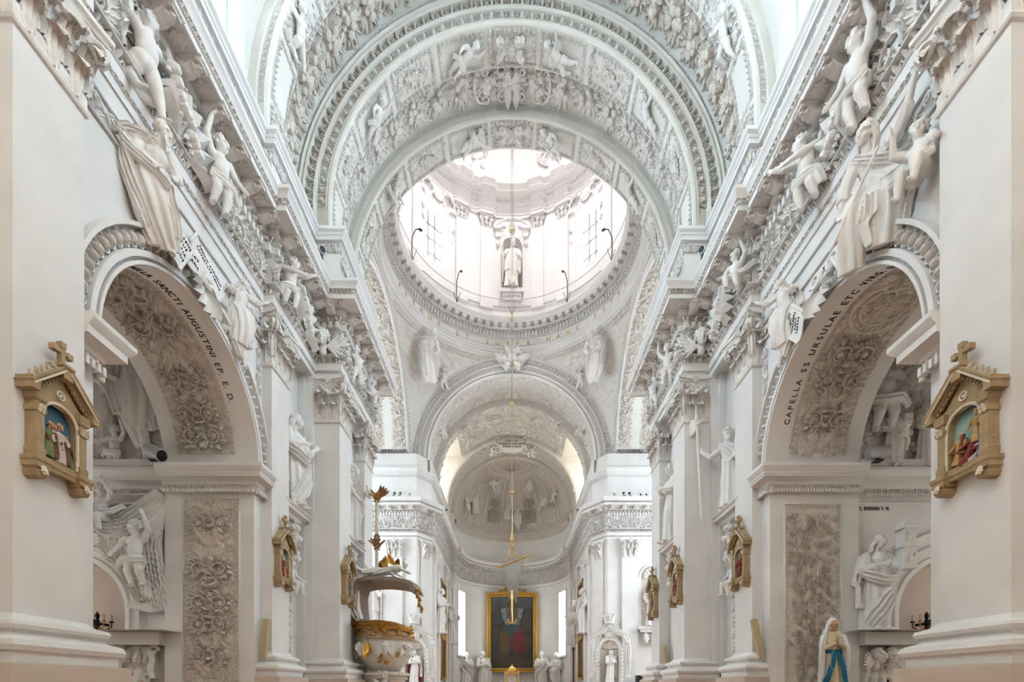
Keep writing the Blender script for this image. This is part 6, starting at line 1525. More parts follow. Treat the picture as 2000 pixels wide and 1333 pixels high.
# saint with the tower: the tower is a part of her
me = FIGS['woman']; e = empty('tower_saint', (7.28, 9.66, 1.14)); tag(e, 'veiled female saint holding a small tower on the right chapel shelf', 'statue')
link('figure', me, None, e, Matrix.Rotation(math.radians(-8), 4, 'Z') @ Matrix.Scale(1.12, 4)); m = MB()
m.box(.30, .56, -.32, -.08, 1.18, 1.62); m.box(.27, .59, -.35, -.05, 1.6, 1.66); m.box(.31, .55, -.31, -.09, 1.66, 1.98); m.box(.28, .58, -.34, -.06, 1.96, 2.02)
m.add([(.30, -.32, 2.02), (.56, -.32, 2.02), (.56, -.08, 2.02), (.30, -.08, 2.02), (.43, -.2, 2.2)], [(0, 1, 4), (1, 2, 4), (2, 3, 4), (3, 0, 4)]); m.box(.38, .48, -.335, -.30, 1.72, 1.9); m.box(.4, .46, -.34, -.3, 1.28, 1.48); m.build('tower', FIGURE, e)
m = MB().box(-.2, .25, -.2, .18, -.01, .06); m.build('foot_block', FIGURE, e)
letters('chapel_wall_lettering', 'S. BARBARA V. M.', .115, to_plane((7.46, 9.945, 3.66), X_ * .62, Z_, -Y_), INK, walls[2], spread=.86)
m = MB(); motif_row(m, t_dome(.42, .5, .5, 5, 2), 2.4, .04, 0, .035, .03); V = np.concatenate(m.v); m2 = MB().add(V + (0, 0, 0), m.f); m2.map(to_plane((7.08, 9.94, 3.84), X_, Z_, -Y_)); m2.build('bead_frame', STUCCO, walls[2], kind='stuff')
m = MB(); motif_row(m, t_dome(.42, .5, .5, 5, 2), 2.6, .04, 0, .035, .03); V = np.concatenate(m.v); m2 = MB().add(np.c_[V[:, 1], V[:, 0], V[:, 2]], m.f); m2.map(to_plane((7.05, 9.94, 1.25), X_, Z_, -Y_)); m2.build('bead_frame', STUCCO, walls[2], kind='stuff')
def sconce(x, y, z, label):
    e = empty('wall_sconce', (x, y, z)); tag(e, label, 'sconce')
    MB().lathe([(.02, -.3), (.05, -.2), (.03, -.1), (.07, 0), (.03, .1), (.05, .2), (.0, .3)], (0, 0, 0), 12).build('stem', BLACK, e)
    for k in range(7):
        a = PI + PI * k / 6; rr = .34
        m = MB(); m.tube([(0, 0, -.05), (rr * .5 * math.cos(a), rr * .5 * math.sin(a), -.18), (rr * math.cos(a), rr * math.sin(a), -.08), (rr * math.cos(a), rr * math.sin(a), .02)], .013, 5); m.lathe([(.045, .0), (.05, .03), (.02, .03)], (rr * math.cos(a), rr * math.sin(a), .02), 8); arm_ = m.build('arm', BRASS if k % 2 else BLACK, e)
        MB().lathe([(.018, .04), (.018, .2), (.0, .22)], (rr * math.cos(a), rr * math.sin(a), 0), 8).build('candle', TANL, arm_)
        m = MB(); [m.many(t_dome(.014, .014, .03, 5, 2), [tr(rr * math.cos(a), rr * math.sin(a), -.12 - .05 * j, 0, 1, sz=-1)]) for j in range(3)]; m.build('crystal', GREYM, arm_)
    m = MB().box(-.03, .03, 0, 12 - y if False else .3, -.03, .03); m.build('wall_arm', BLACK, e)
sconce(-9.95, 11.6, 1.55, 'dark candle sconce inside the left chapel doorway'); sconce(9.95, 11.6, 1.55, 'dark candle sconce inside the right chapel doorway')
for sx in (-1, 1):
    m = MB().box(*sorted((8.75 * sx, 10.3 * sx)), 11.7, 11.95, FL, .85); m.tube([(sx * (9.5 + .75 * math.cos(a)), 11.72, .85 + .2 * math.sin(a)) for a in [k * PI / 10 for k in range(11)]], .05, 6); d = m.build('door_' + ('1' if sx < 0 else '2'), DARKW, kind='structure'); tag(d, f'low dark arched door in the {SIDE[sx]} chapel passage', 'door')
# ================================================================ FURNISHINGS
# ---------------------------------------------------------------- stations of the cross: gabled tan frames with painted reliefs
def scene_mat(name, cols, seed, sky=(.10, .22, .34)):
    """painted backdrop of a station: sky above, broken ground and walls below"""
    m = bpy.data.materials.new(name); m.use_nodes = True; nt = m.node_tree; b = nt.nodes['Principled BSDF']; b.inputs['Roughness'].default_value = .55
    tc = nt.nodes.new('ShaderNodeTexCoord'); sp = nt.nodes.new('ShaderNodeSeparateXYZ'); nt.links.new(tc.outputs['Object'], sp.inputs[0])
    no = nt.nodes.new('ShaderNodeTexNoise'); no.inputs['Scale'].default_value = 7; no.inputs['Detail'].default_value = 5; nt.links.new(tc.outputs['Object'], no.inputs['Vector'])
    ad = nt.nodes.new('ShaderNodeMath'); ad.operation = 'MULTIPLY_ADD'; ad.inputs[1].default_value = .35; nt.links.new(no.outputs['Fac'], ad.inputs[0]); nt.links.new(sp.outputs['Z'], ad.inputs[2])
    mr = nt.nodes.new('ShaderNodeMapRange'); mr.inputs['From Min'].default_value = .15; mr.inputs['From Max'].default_value = 1.0; nt.links.new(ad.outputs[0], mr.inputs['Value'])
    rp = nt.nodes.new('ShaderNodeValToRGB'); nt.links.new(mr.outputs[0], rp.inputs['Fac']); nt.links.new(rp.outputs['Color'], b.inputs['Base Color'])
    el = rp.color_ramp.elements; el[0].position = 0; el[0].color = (*cols[0], 1); el[1].position = 1; el[1].color = (*sky, 1)
    for p, c in ((.3, cols[1]), (.5, cols[2]), (.62, tuple(x * 1.5 for x in sky))): q = el.new(p); q.color = (*c, 1)
    return m
ROBES = [mat('robe_' + n, c, .6, var=.15, scale=20) for n, c in (('white', (.55, .45, .40)), ('green', (.16, .2, .08)), ('red', (.22, .03, .035)), ('blue', (.08, .17, .24)), ('ochre', (.45, .28, .10)), ('brown', (.14, .07, .04)))]
SKIN = mat('painted_skin', (.55, .32, .20), .5, var=.08, scale=20); CROSSW = mat('painted_cross_wood', (.20, .07, .04), .6)
f = Fig(); f.drape([(0, 0, .30), (0, 0, .2), (.01, 0, .08), (0, 0, 0)], [.05, .045, .055, .07], [.04, .04, .045, .055], 7, .12, 0, 3, 36); f.ell((0, 0, .28), (.062, .04, .05)); f.limb([(.06, 0, .31), (.09, -.02, .24), (.05, -.06, .2)], [.022, .019, .013]); f.limb([(-.06, 0, .31), (-.09, -.02, .24), (-.1, -.05, .19)], [.022, .019, .013])
MINI = f.mesh('relief_robe', .006); f = Fig(); f.head((0, 0, 0), .27, .3, 0, 0, 'short', True, 3); MINIH = f.mesh('relief_head', .0035)
def station(x, y, sx, z, label, group, figs, bg, cross=None, parts=True):
    e = empty('station_frame', (x, y, z)); e.rotation_euler = (0, 0, sx * -PI / 2); e.scale = (.93, .93, .95); tag(e, label, 'picture frame', group)
    B = lambda n, m, mt=TAN, sm=.5, par=None: m.build(n, mt, par or e, sm)
    w = .60
    pts = [(-w / 2 + .07, .1), (w / 2 - .07, .1)]
    # back board with arched opening drawn as a frame
    m = MB(); arc = [(.205 * math.cos(t), .62 + .205 * math.sin(t)) for t in [PI * k / 16 for k in range(17)]]; inn = [(.205, .17)] + arc + [(-.205, .17)]
    out = [(.27, .10)] + [(.27 if t < .8 else (-.27 if t > PI - .8 else .3 * math.cos(t)), min(.60 + .42 * math.sin(t) + .1, .62 + .36 - abs(.3 * math.cos(t)) * .62 + .04)) for t in [PI * k / 16 for k in range(17)]] + [(-.27, .10)]
    m.loft([[(a, -.10, c) for a, c in inn], [(a, -.10, c) for a, c in out], [(a, 0, c) for a, c in out]]); m.loft([[(a, -.10, c) for a, c in inn], [(a * .97, -.03, c) for a, c in inn]]); m.box(-.27, .27, -.10, 0, .06, .17); B('back_panel', m)
    m = MB(); m.tube([(a * 1.08, -.105, c) for a, c in inn], .018, 6); B('carved_arch', m, TANL)
    m = MB(); m.loft([[(a, -.025, c) for a, c in inn], [(a, -.025, .17) for a, c in inn]]); B('painted_ground', m, bg, 0)
    for s in (-1, 1):
        m = MB(); sweep(m, [(0, .16), (.012, .17), (.012, .22), (0, .24), (0, .60), (.015, .61), (.02, .66), (.0, .67), (0, .72), (.02, .74), (.03, .80), (.03, .84)], [(s * .27 - .045, 0), (s * .27 - .045, -.13), (s * .27 + .045, -.13), (s * .27 + .045, 0)], -1); post = B('corner_post', m)
        m = MB(); m.many(LEAFA, [frameM((s * .27 + d, -.145, .6), Z_, X_, -Y_, .09, .06, .08) for d in (-.02, .02)]); B('post_capital', m, TANL, .5, post)
        m = MB(); sweep(m, [(-.05, -.12), (0, -.1), (.02, -.04), (.0, -.02), (.03, 0), (.03, .05), (.045, .07), (.045, .11), (.0, .13), (0, .17)], [(s * .27 - .055, 0), (s * .27 - .055, -.14), (s * .27 + .055, -.14), (s * .27 + .055, 0)], -1); m.box(s * .27 - .02, s * .27 + .02, -.12, 0, -.11, .1); corb = B('corbel', m)
        m = MB(); m.many(LEAFA, [frameM((s * .27, -.17, .02), -Z_, X_, -Y_, .1, .12, .1)]); B('corbel_leaf', m, TANL, .5, corb)
    m = MB(); sweep(m, [(0, .02), (.02, .03), (.02, .06), (.035, .08), (.035, .11), (.0, .13)], [(-.25, -.1), (.25, -.1)], -1); B('sill', m)
    # gable: two raking cornices with dentils and scallop crockets
    for s in (-1, 1):
        d = np.array((-s * .38, 0, .36)); L = np.linalg.norm(d); d = d / L; n = np.array((s * .36, 0, .38)); n = n / np.linalg.norm(n); o = np.array((s * .38, 0, .82))
        m = MB(); prof = [(-.0, -.11), (.015, -.12), (.03, -.16), (.05, -.165), (.05, -.2), (.075, -.215), (.085, -.215), (.085, 0)]
        m.loft([[o + n * a + np.array((0, b, 0)) for a, b in prof] for o in (o, o + d * L)], False, True); rake = B('raking_cornice', m)
        m = MB(); [m.box(-.02, .02, -.04, 0, -.02, .0) for _ in ()]
        for k in range(8): c = o + d * (.05 + .057 * k) + n * .005; m.many(t_box(.03, .03, .03), [frameM(c + np.array((0, -.13, 0)), d, Y_, -n)])
        B('gable_dentils', m, TAN, .5, rake)
        m = MB(); m.tube([o + n * .04 + np.array((0, -.2, 0)), o + d * L + n * .04 + np.array((0, -.2, 0))], .012, 5); B('carved_fillet', m, TANL, .5, rake)
        me = MB(); me.many(SHELL, [tr(0, 0, 0, 0, 1)]); me.many(DOME6, [tr(0, .45, .2, 0, .2)]); me = me.mesh('crocket'); me.materials.append(TANL)
        for k in range(5): link('crocket', me, None, rake, frameM(o + d * (.07 + .09 * k) + n * .08 + np.array((0, -.15, 0)), d, n, -Y_, .05, .075, .05))
        m = MB(); m.box(*sorted((s * .33, s * .42)), -.2, 0, .80, .93); B('gable_end_block', m)
    m = MB(); m.add([(-.36, -.094, .78), (.36, -.094, .78), (0, -.094, 1.16)], [(0, 1, 2)]); B('gable_field', m)
    m = MB(); m.tube([(.045 * math.cos(a), -.108, .94 + .045 * math.sin(a)) for a in [k * PI / 8 for k in range(17)]], .012, 5); m.many(DOME6, [frameM((0, -.1, .94), X_, Z_, -Y_, .025, .025, .02)]); B('medallion', m, TANL)
    m = MB().box(-.06, .06, -.2, 0, 1.12, 1.26); m.box(-.075, .075, -.215, 0, 1.25, 1.28); B('finial_base', m)
    m = MB().box(-.024, .024, -.14, -.08, 1.27, 1.52); m.box(-.09, .09, -.137, -.083, 1.42, 1.465)
    for c in ((0, 1.52), (-.09, 1.443), (.09, 1.443)): m.box(c[0] - .032, c[0] + .032, -.145, -.075, c[1] - .032, c[1] + .032)
    B('cross', m)
    for fx, fz, s, ri, tl in figs:
        M = Matrix.Translation((fx, -.06, fz)) @ Matrix.Rotation(tl, 4, 'Y') @ Matrix.Scale(s, 4)
        me = MINI.copy(); me.materials.clear(); me.materials.append(ROBES[ri]); g_ = link('relief_robe', me, None, e, M)
        me = MINIH.copy(); me.materials.clear(); me.materials.append(SKIN); link('relief_head', me, None, g_, Matrix.Translation((0, -.015, .385)))
    if cross:
        m = MB(); m.tube([cross[0], cross[1]], .018, 4); m.tube([cross[2], cross[3]], .016, 4); m.build('relief_cross', CROSSW, e)
    return e
BG1 = scene_mat('station_courtyard_paint', [(.10, .10, .05), (.14, .12, .09), (.09, .11, .13)], 1, (.04, .11, .17)); BG2 = scene_mat('station_hill_paint', [(.08, .07, .04), (.16, .15, .08), (.20, .26, .22)], 2, (.20, .33, .30))
SG = 'gabled stations of the cross'
A5 = [(-.13, .19, 1.0, 1, .1), (-.05, .20, .95, 5, 0), (.02, .17, 1.12, 0, 0), (.12, .18, .85, 5, -.1), (.16, .17, .75, 1, -.15)]
B5 = [(-.13, .20, .85, 4, .2), (-.05, .16, .9, 2, .6), (.05, .16, .8, 0, 1.0), (.12, .36, .9, 4, 0), (.15, .18, .8, 3, .2)]
C1 = ((-.12, -.08, .2), (-.02, -.08, .52), (-.16, -.09, .36), (.02, -.09, .30))
station(-5.0, 5.25, -1, 2.28, 'large gabled frame with a white-robed figure under a blue sky, near left pilaster', SG, A5, BG1)
station(-5.0, 10.45, -1, 2.25, 'gabled frame with red figures on the second left pilaster', SG, [(-.08, .18, 1.1, 2, 0), (.05, .18, .9, 4, 0), (.1, .16, .7, 2, .2)], BG2)
station(-4.35, 12.62, -1, 2.25, 'narrow-looking gabled frame on the left crossing pier', SG, [(-.08, .17, 1.2, 4, 0), (.06, .17, 1.2, 3, 0)], BG1)
station(5.0, 5.25, 1, 2.28, 'large gabled frame with a fallen figure and cross, near right pilaster', SG, B5, BG2, C1)
station(5.0, 10.45, 1, 2.25, 'gabled frame with a dark red figure on the second right pilaster', SG, [(0, .17, 1.25, 2, 0), (.12, .17, .8, 1, 0)], BG2, C1)
station(4.35, 12.62, 1, 2.25, 'gabled frame on the right crossing pier facing the nave', SG, [(.02, .17, 1.25, 2, 0), (-.1, .17, .9, 5, 0)], BG1)
station(4.35, 14.66, 1, 2.2, 'farthest gabled frame, last right pilaster before the crossing', SG, [(0, .17, 1.1, 5, 0)], BG1)

# ---------------------------------------------------------------- loose boards standing on the pilaster bases
def board(p, top, label):
    p, top = np.array(p, float), np.array(top, float); d = unit(top - p); m = MB(); L = np.linalg.norm(top - p); U = unit(np.cross(d, Y_)); N = np.cross(U, d)
    m.box(-.06, .06, -.045, .045, 0, L); m.box(-.05, .05, -.055, -.045, .02, L - .02); m.map(lambda V: p + V[:, :1] * U + V[:, 1:2] * N + V[:, 2:3] * d); m.build('wooden_board', WOOD, label=label, cat='board', group='boards leaning on the pilaster bases')
board((-5.1, 9.9, .6), (-5.04, 9.94, 1.42), 'upright pale board standing on the base of the second left pilaster'); board((5.12, 9.9, .6), (4.97, 9.94, 1.42), 'tilted pale board leaning at the second right pilaster'); board((4.52, 14.1, .6), (4.46, 14.12, 1.25), 'short pale board at the far right pilaster by the crossing')

# ---------------------------------------------------------------- painted Madonna on a pedestal
e = empty('madonna_statue', (6.13, 9.25, -.30)); e.rotation_euler = (0, 0, math.radians(-14)); tag(e, 'painted Madonna with white veil and blue sash, hands folded', 'statue')
MS = .97
WHITEP = mat('glossy_white_paint', (.80, .80, .80), .3, var=.03); CREAMP = mat('cream_gown_paint', (.70, .60, .40), .35, var=.06); BLUEP = mat('blue_sash_paint', (.02, .20, .33), .35, var=.1); SKINP = mat('glazed_skin_paint', (.52, .31, .19), .35, var=.05)
def mpart(name, build, m_, vox=.009):
    f = Fig(); build(f); me = f.mesh(name, vox, m_); return link(name, me, None, e, Matrix.Scale(MS, 4))
mpart('gown', lambda f: (f.drape([(0, 0, 1.42), (0, 0, 1.2), (.0, 0, .98), (0, 0, .6), (.0, 0, .2), (0, 0, 0)], [.1, .16, .14, .19, .22, .25], [.08, .11, .11, .16, .19, .22], 9, .09, 1, 1.0), f.limb([(.15, -.02, 1.3), (.2, -.1, 1.08), (.06, -.22, 1.16)], [.06, .055, .04]), f.limb([(-.15, -.02, 1.3), (-.2, -.1, 1.08), (-.04, -.22, 1.16)], [.06, .055, .04])), CREAMP)
mpart('veil', lambda f: (f.ell((.012, .035, 1.595), (.10, .105, .115)), f.ell((.01, .06, 1.5), (.10, .085, .13)), f.limb([(.075, .02, 1.56), (.095, .0, 1.44), (.15, -.02, 1.30)], [.034, .04, .05]), f.limb([(-.075, .02, 1.56), (-.095, .0, 1.44), (-.15, -.02, 1.30)], [.034, .04, .05]),
    f.ribbon([(-.16, -.03, 1.34), (-.205, -.08, 1.1), (-.2, -.06, .7), (-.22, -.03, .3)], [.07, .09, .08, .05], .025, 6, .7, (.3, 1, 0)), f.ribbon([(.16, -.03, 1.34), (.205, -.08, 1.1), (.22, -.06, .85), (.22, -.03, .6)], [.07, .09, .08, .05], .025, 6, .7, (-.3, 1, 0)), f.ribbon([(0, .08, 1.5), (0, .12, 1.0), (0, .14, .3)], [.15, .2, .2], .035, 7, .6, (1, 0, 0))), WHITEP)
mpart('sash', lambda f: (f.drape([(0, -.01, 1.06), (0, -.01, .99)], [.145, .15], [.118, .125], 8, .03), f.ribbon([(-.01, -.125, 1.02), (-.06, -.185, .8), (-.14, -.20, .55), (-.2, -.17, .38)], [.05, .05, .045, .06], .02, 4, .5, (1, 0, .3)), f.ribbon([(.06, -.12, 1.02), (.125, -.16, .75), (.165, -.17, .4), (.175, -.18, .16)], [.045, .045, .04, .05], .02, 4, .5, (1, 0, 0))), BLUEP)
mpart('face_and_hands', lambda f: (f.head((.02, -.03, 1.555), .84, .35, .22, 0, 'none', False, 1), f.hand((.012, -.21, 1.15), (0, -.25, .9), (-1, 0, 0), .95, .08), f.hand((-.012, -.21, 1.15), (0, -.25, .9), (1, 0, 0), .95, .08, -1)), SKINP, .006)
m = MB(); [m.many(t_dome(.008, .008, .008, 5, 2), [frameM((-.02 - .07 * math.sin(t) - .03 * t / 3, -.235 + .01 * t, 1.1 - .16 * t + .04 * math.cos(2 * t)), X_, Z_, -Y_)]) for t in [k * .1 for k in range(36)]]; o = m.build('rosary', WHITEP, e); o.scale = (MS,) * 3
m = MB().lathe([(.0, 0), (.25, 0), (.26, -.04), (.22, -.08), (.22, -1.3), (.28, -1.4), (0, -1.4)], (0, 0, 0), 20); m.build('pedestal', PLASTER, e)

# ---------------------------------------------------------------- floodlights on the cornices
def flood(p, d, k, label, grp='floodlights on the ledges'):
    e = empty('floodlight', p); tag(e, label, 'floodlight', grp); d = unit(d); p0 = np.zeros(3) + Z_ * .12 * k
    m = MB(); m.tube([p0 - d * .12 * k, p0 + d * .12 * k], .085 * k, 14); m.build('housing', GREYM, e); m = MB(); m.tube([p0 + d * .121 * k, p0 + d * .125 * k], .07 * k, 14); m.build('lens', BLACK, e); m = MB().tube([p0, (0, 0, 0)], .02 * k, 6); m.box(-.05 * k, .05 * k, -.05 * k, .05 * k, 0, .02); m.build('stand', BLACK, e)
flood((-4.36, 11.0, 9.81), (.7, -.7, -.1), 1.0, 'cylindrical floodlight on the left nave cornice'); flood((4.36, 11.0, 9.81), (-.7, -.7, -.1), 1.0, 'cylindrical floodlight on the right nave cornice')
flood((-6.98, 9.45, 4.43), (.9, -.2, -.45), 1.5, 'white spotlight on the left chapel ledge'); flood((7.15, 9.45, 4.43), (.95, -.2, -.05), 1.5, 'white spotlight on the right chapel ledge')
for sx in (-1, 1):
    for i, (x, y) in enumerate(((6.9, 24.75), (6.6, 24.75), (6.05, 24.75), (5.75, 24.75), (5.25, 24.75))):
        flood((x * sx, y, 9.83), (-sx * .5, -.8, .1 * i), .9 if i in (2, 3) else .6, f'tiny floodlight {("first", "second", "third", "fourth", "fifth")[i]} from the {SIDE[sx]} nave pier on the far cornice', 'floodlights on the far cornice')
    flood((3.75 * sx, 27.0, 9.83), (-sx, -.5, 0), 1.0, f'white floodlight on the {SIDE[sx]} chancel cornice')
# curved lamp arms on the dome ring
for i, a in enumerate((-.62, 0, .62, -1.25, 1.25)):
    m = MB(); s, c = math.sin(a), math.cos(a); P = lambda r, z: (r * s, 20.45 + r * c, z)
    m.tube([P(4.75, 19.4), P(4.8, 19.9), P(4.78, 20.5), P(4.6, 20.8), P(4.4, 20.75)], .022, 5); m.tube([P(4.42, 20.76), P(4.3, 20.66)], .05, 6); m.tube([P(4.75, 19.4), (P(4.75, 19.9)[0] + .18, P(4.75, 19.9)[1], 19.95)], .012, 5); m.tube([P(4.75, 19.4), (P(4.75, 19.9)[0] - .18, P(4.75, 19.9)[1], 19.95)], .012, 5)
    m.build('lamp_arm', BLACK, label=['thin curved lamp arm left on the dome ring', 'thin lamp arm at the foot of the drum niche', 'thin curved lamp arm right on the dome ring', 'small lamp at the left edge of the dome ring', 'small lamp at the right edge of the dome ring'][i], cat='lamp')

# ---------------------------------------------------------------- hanging ship chandelier
e = empty('ship_chandelier', (0, 20.45, 0)); tag(e, 'glass and brass chandelier shaped like a sailing boat on a long rod', 'chandelier')
CR = mat('crystal_beads', (.36, .36, .34), .25, .2, var=.3, scale=30, spec=.5)
m = MB(); m.tube([(-.0, 0, 6.1), (0, 0, 34)], .014, 6); m.build('rod', BRASS, e); m = MB(); m.tube([(.06, 0, 17.5), (.04, 0, 34)], .012, 5); m.tube([(-.06, 0, 17.5), (-.04, 0, 34)], .012, 5); m.build('suspension_wire', GREYM, e)
for z in (19.38, 15.62, 12.05, 8.32): m = MB(); V, F = t_dome(.08, .08, .08, 12, 4); m.add(V + (0, 0, z), F); m.add(V * (1, 1, -1) + (0, 0, z), F); m.build('rod_ball', BRASS, e)
m = MB().lathe([(.03, 6.6), (.09, 6.25), (.03, 6.2), (.06, 6.1), (.02, 6.0), (.1, 5.95), (.02, 5.9)], (0, 0, 0), 12); m.tube([(.12 * math.cos(a), 0, 5.72 + .16 * math.sin(a)) for a in [k * PI / 8 for k in range(17)]], .03, 6); m.build('hook_ring', BRASS, e)
m = MB().tube([(-.60, 0, 5.1), (.82, 0, 5.66)], .04, 8); V, F = t_dome(.07, .07, .07, 8, 3); m.add(V + (-.6, 0, 5.1), F); m.tube([(.66, 0, 5.6), (.66, 0, 5.1)], .012, 5); m.tube([(-.12, 0, 5.7), (-.45, 0, 5.16)], .014, 5); m.tube([(.12, 0, 5.7), (.5, 0, 5.53)], .014, 5); m.build('yard', BRASS, e)
# sail: net of beads, strands crossing with open gaps
strand = MB(); L = np.array((-.46, 5.16)); Rr = np.array((.62, 5.56)); 
for k in range(29):
    t = k / 28; x0, z0 = L + (Rr - L) * t; x1 = -.14 + .34 * t; 
    strand.tube([(x0 + (x1 - x0) * q - .1 * math.sin(PI * q) * (1 - 2 * t) * -1, -.12 * math.sin(PI * q), z0 + (3.6 - z0) * q) for q in [j / 10 for j in range(11)]], .012, 4)
for k in range(44):
    q = (k + .5) / 44; xl = L[0] + (-.14 - L[0]) * q + .1 * math.sin(PI * q); xr = Rr[0] + (.2 - Rr[0]) * q - .1 * math.sin(PI * q); zl = L[1] + (3.6 - L[1]) * q; zr = Rr[1] + (3.6 - Rr[1]) * q
    strand.tube([(xl, -.12 * math.sin(PI * q), zl), (xr, -.12 * math.sin(PI * q), zr)], .012, 4)
strand.build('sail_net', CR, e, kind='stuff')
m = MB(); rr = random.Random(4)
for k in range(90):
    q = rr.random(); t = rr.random(); m.many(t_dome(.02, .02, .02, 5, 2), [frameM((L[0] + (Rr[0] - L[0]) * t + (-.14 + .34 * t - L[0] - (Rr[0] - L[0]) * t) * q, -.14 * math.sin(PI * q), L[1] + (Rr[1] - L[1]) * t * (1 - q) + (3.6 - L[1]) * q), X_, Z_, -Y_)])
m.build('crystal_drops', CR, e, kind='stuff')
for s in (-1, 1):                                   # hull sides as bead nets between brass ribs
    rib = [(0, -.1, 3.95), (s * .12, -.2, 3.6), (s * .34, -.1, 3.36), (s * .46, 0, 3.33), (s * .44, .1, 3.0), (s * .3, 0, 2.75), (0, -.05, 2.62)]
    m = MB(); m.tube(rib, .014, 5); m.tube([(s * .05, -.15, 3.7), (s * .25, -.15, 3.2), (s * .44, -.05, 3.1)], .012, 5); m.tube([(s * .04, -.15, 3.4), (s * .2, -.15, 3.0), (s * .38, -.05, 2.85)], .012, 5); m.build('hull_rib', BLACK, e)
    m = MB()
    for k in range(14):
        t = (k + .5) / 14; z = 3.36 - .7 * t; xo = .46 * math.cos(t * 1.2); m.tube([(s * .02, -.12, z + .02), (s * xo * .6, -.16, z), (s * xo, -.02, z)], .010, 4)
    for k in range(10): t = k / 9; m.tube([(s * .46 * t, -.1 * (1 - t), 3.38), (s * .4 * t, -.12 * (1 - t), 3.0), (s * .28 * t, -.05, 2.7)], .008, 4)
    m.build('hull_net', CR, e, kind='stuff')
m = MB().lathe([(.0, 4.12), (.05, 4.08), (.03, 3.98), (.06, 3.85), (.03, 3.6), (.04, 3.3), (.03, 3.0), (.0, 2.95)], (0, -.2, 0), 10); m.tube([(0, -.26, 3.2), (0, -.26, 2.72)], .025, 6); m.tube([(.18 * math.sin(a), -.26, 2.9 - .18 * math.cos(a)) for a in [-1.4 + .28 * k for k in range(11)]], .022, 6); m.build('figurehead_anchor', GOLD, e)

# ---------------------------------------------------------------- altarpiece, tabernacle, candles, altar statues
e = empty('altar_painting', (0, 38.05, 1.33)); tag(e, 'huge dark painting in a heavy gilded frame in the apse', 'painting')
pm = bpy.data.materials.new('dark_oil_painting'); pm.use_nodes = True; nt = pm.node_tree; b = nt.nodes['Principled BSDF']; b.inputs['Roughness'].default_value = .45
tc = nt.nodes.new('ShaderNodeTexCoord'); no = nt.nodes.new('ShaderNodeTexNoise'); no.inputs['Scale'].default_value = 1.1; no.inputs['Detail'].default_value = 6; no.inputs['Distortion'].default_value = .8; nt.links.new(tc.outputs['Object'], no.inputs['Vector'])
rp = nt.nodes.new('ShaderNodeValToRGB'); nt.links.new(no.outputs['Fac'], rp.inputs['Fac']); el = rp.color_ramp.elements; el[0].position = .3; el[0].color = (.014, .012, .011, 1); el[1].position = .8; el[1].color = (.055, .045, .036, 1)
wn_ = nt.nodes.new('ShaderNodeTexNoise'); wn_.inputs['Scale'].default_value = 2.2; wn_.inputs['Detail'].default_value = 4; nt.links.new(tc.outputs['Object'], wn_.inputs['Vector'])
sc_ = nt.nodes.new('ShaderNodeVectorMath'); sc_.operation = 'MULTIPLY_ADD'; sc_.inputs[1].default_value = (.9, .9, .9); nt.links.new(wn_.outputs['Color'], sc_.inputs[0]); nt.links.new(tc.outputs['Object'], sc_.inputs[2])
last = rp.outputs['Color']
# painted passages: centre x, z, half sizes, colour (the noise shifts everything by about +0.45)
for cx, cz, rx, rz, col in ((-.9, 5.5, 1.6, 1.0, (.075, .085, .08)), (1.2, 5.6, 1.0, .7, (.06, .07, .075)), (-1.1, 4.6, .45, 1.0, (.03, .035, .035)), (-.55, 2.3, .5, 1.05, (.085, .048, .016)), (-.3, 3.5, .3, .25, (.06, .038, .022)), (.5, 2.4, .5, 1.0, (.13, .010, .013)), (.75, 1.8, .4, .5, (.085, .008, .010)), (.35, 3.5, .26, .26, (.07, .045, .03)), (-.05, 3.3, .7, .35, (.03, .05, .055)), (1.1, 3.9, .4, .8, (.04, .035, .03)), (0, .7, 1.6, .45, (.05, .033, .02))):
    sb = nt.nodes.new('ShaderNodeVectorMath'); sb.operation = 'SUBTRACT'; sb.inputs[1].default_value = (cx + .45, .45, cz + .45); nt.links.new(sc_.outputs[0], sb.inputs[0])
    dv = nt.nodes.new('ShaderNodeVectorMath'); dv.operation = 'MULTIPLY'; dv.inputs[1].default_value = (1 / rx, 0, 1 / rz); nt.links.new(sb.outputs[0], dv.inputs[0])
    ln = nt.nodes.new('ShaderNodeVectorMath'); ln.operation = 'LENGTH'; nt.links.new(dv.outputs[0], ln.inputs[0])
    mr = nt.nodes.new('ShaderNodeMapRange'); mr.inputs['From Min'].default_value = .75; mr.inputs['From Max'].default_value = 1.15; mr.inputs['To Min'].default_value = .9; mr.inputs['To Max'].default_value = 0; nt.links.new(ln.outputs['Value'], mr.inputs['Value'])
    mx = nt.nodes.new('ShaderNodeMix'); mx.data_type = 'RGBA'; nt.links.new(mr.outputs[0], mx.inputs[0]); nt.links.new(last, mx.inputs[6]); mx.inputs[7].default_value = (*col, 1); last = mx.outputs[2]
nt.links.new(last, b.inputs['Base Color'])
MB().box(-1.65, 1.65, -.02, .05, .25, 5.85).build('canvas', pm, e)
m = MB(); FR = [(0, 0), (.02, .12), (.1, .16), (.16, .1), (.22, .14), (.3, .2), (.34, .12), (.34, 0)]
cs = [(-1.65, .25), (1.65, .25), (1.65, 5.85), (-1.65, 5.85), (-1.65, .25)]
for (x0, z0), (x1, z1) in zip(cs[:-1], cs[1:]):
    d = unit((x1 - x0, 0, z1 - z0)); n = np.array((d[2], 0, -d[0])); rows = []
    for o_, sg in (((x0, z0), -1), ((x1, z1), 1)): rows.append([np.array((o_[0], 0, o_[1])) + n * a + d * a * sg + np.array((0, -h, 0)) for a, h in FR])
    m.loft(rows)
m.build('gilt_frame', mat('gilded_frame_wood', (.60, .34, .06), .4, .35, var=.3, scale=16, bump=.3), e, .4)
m = MB()
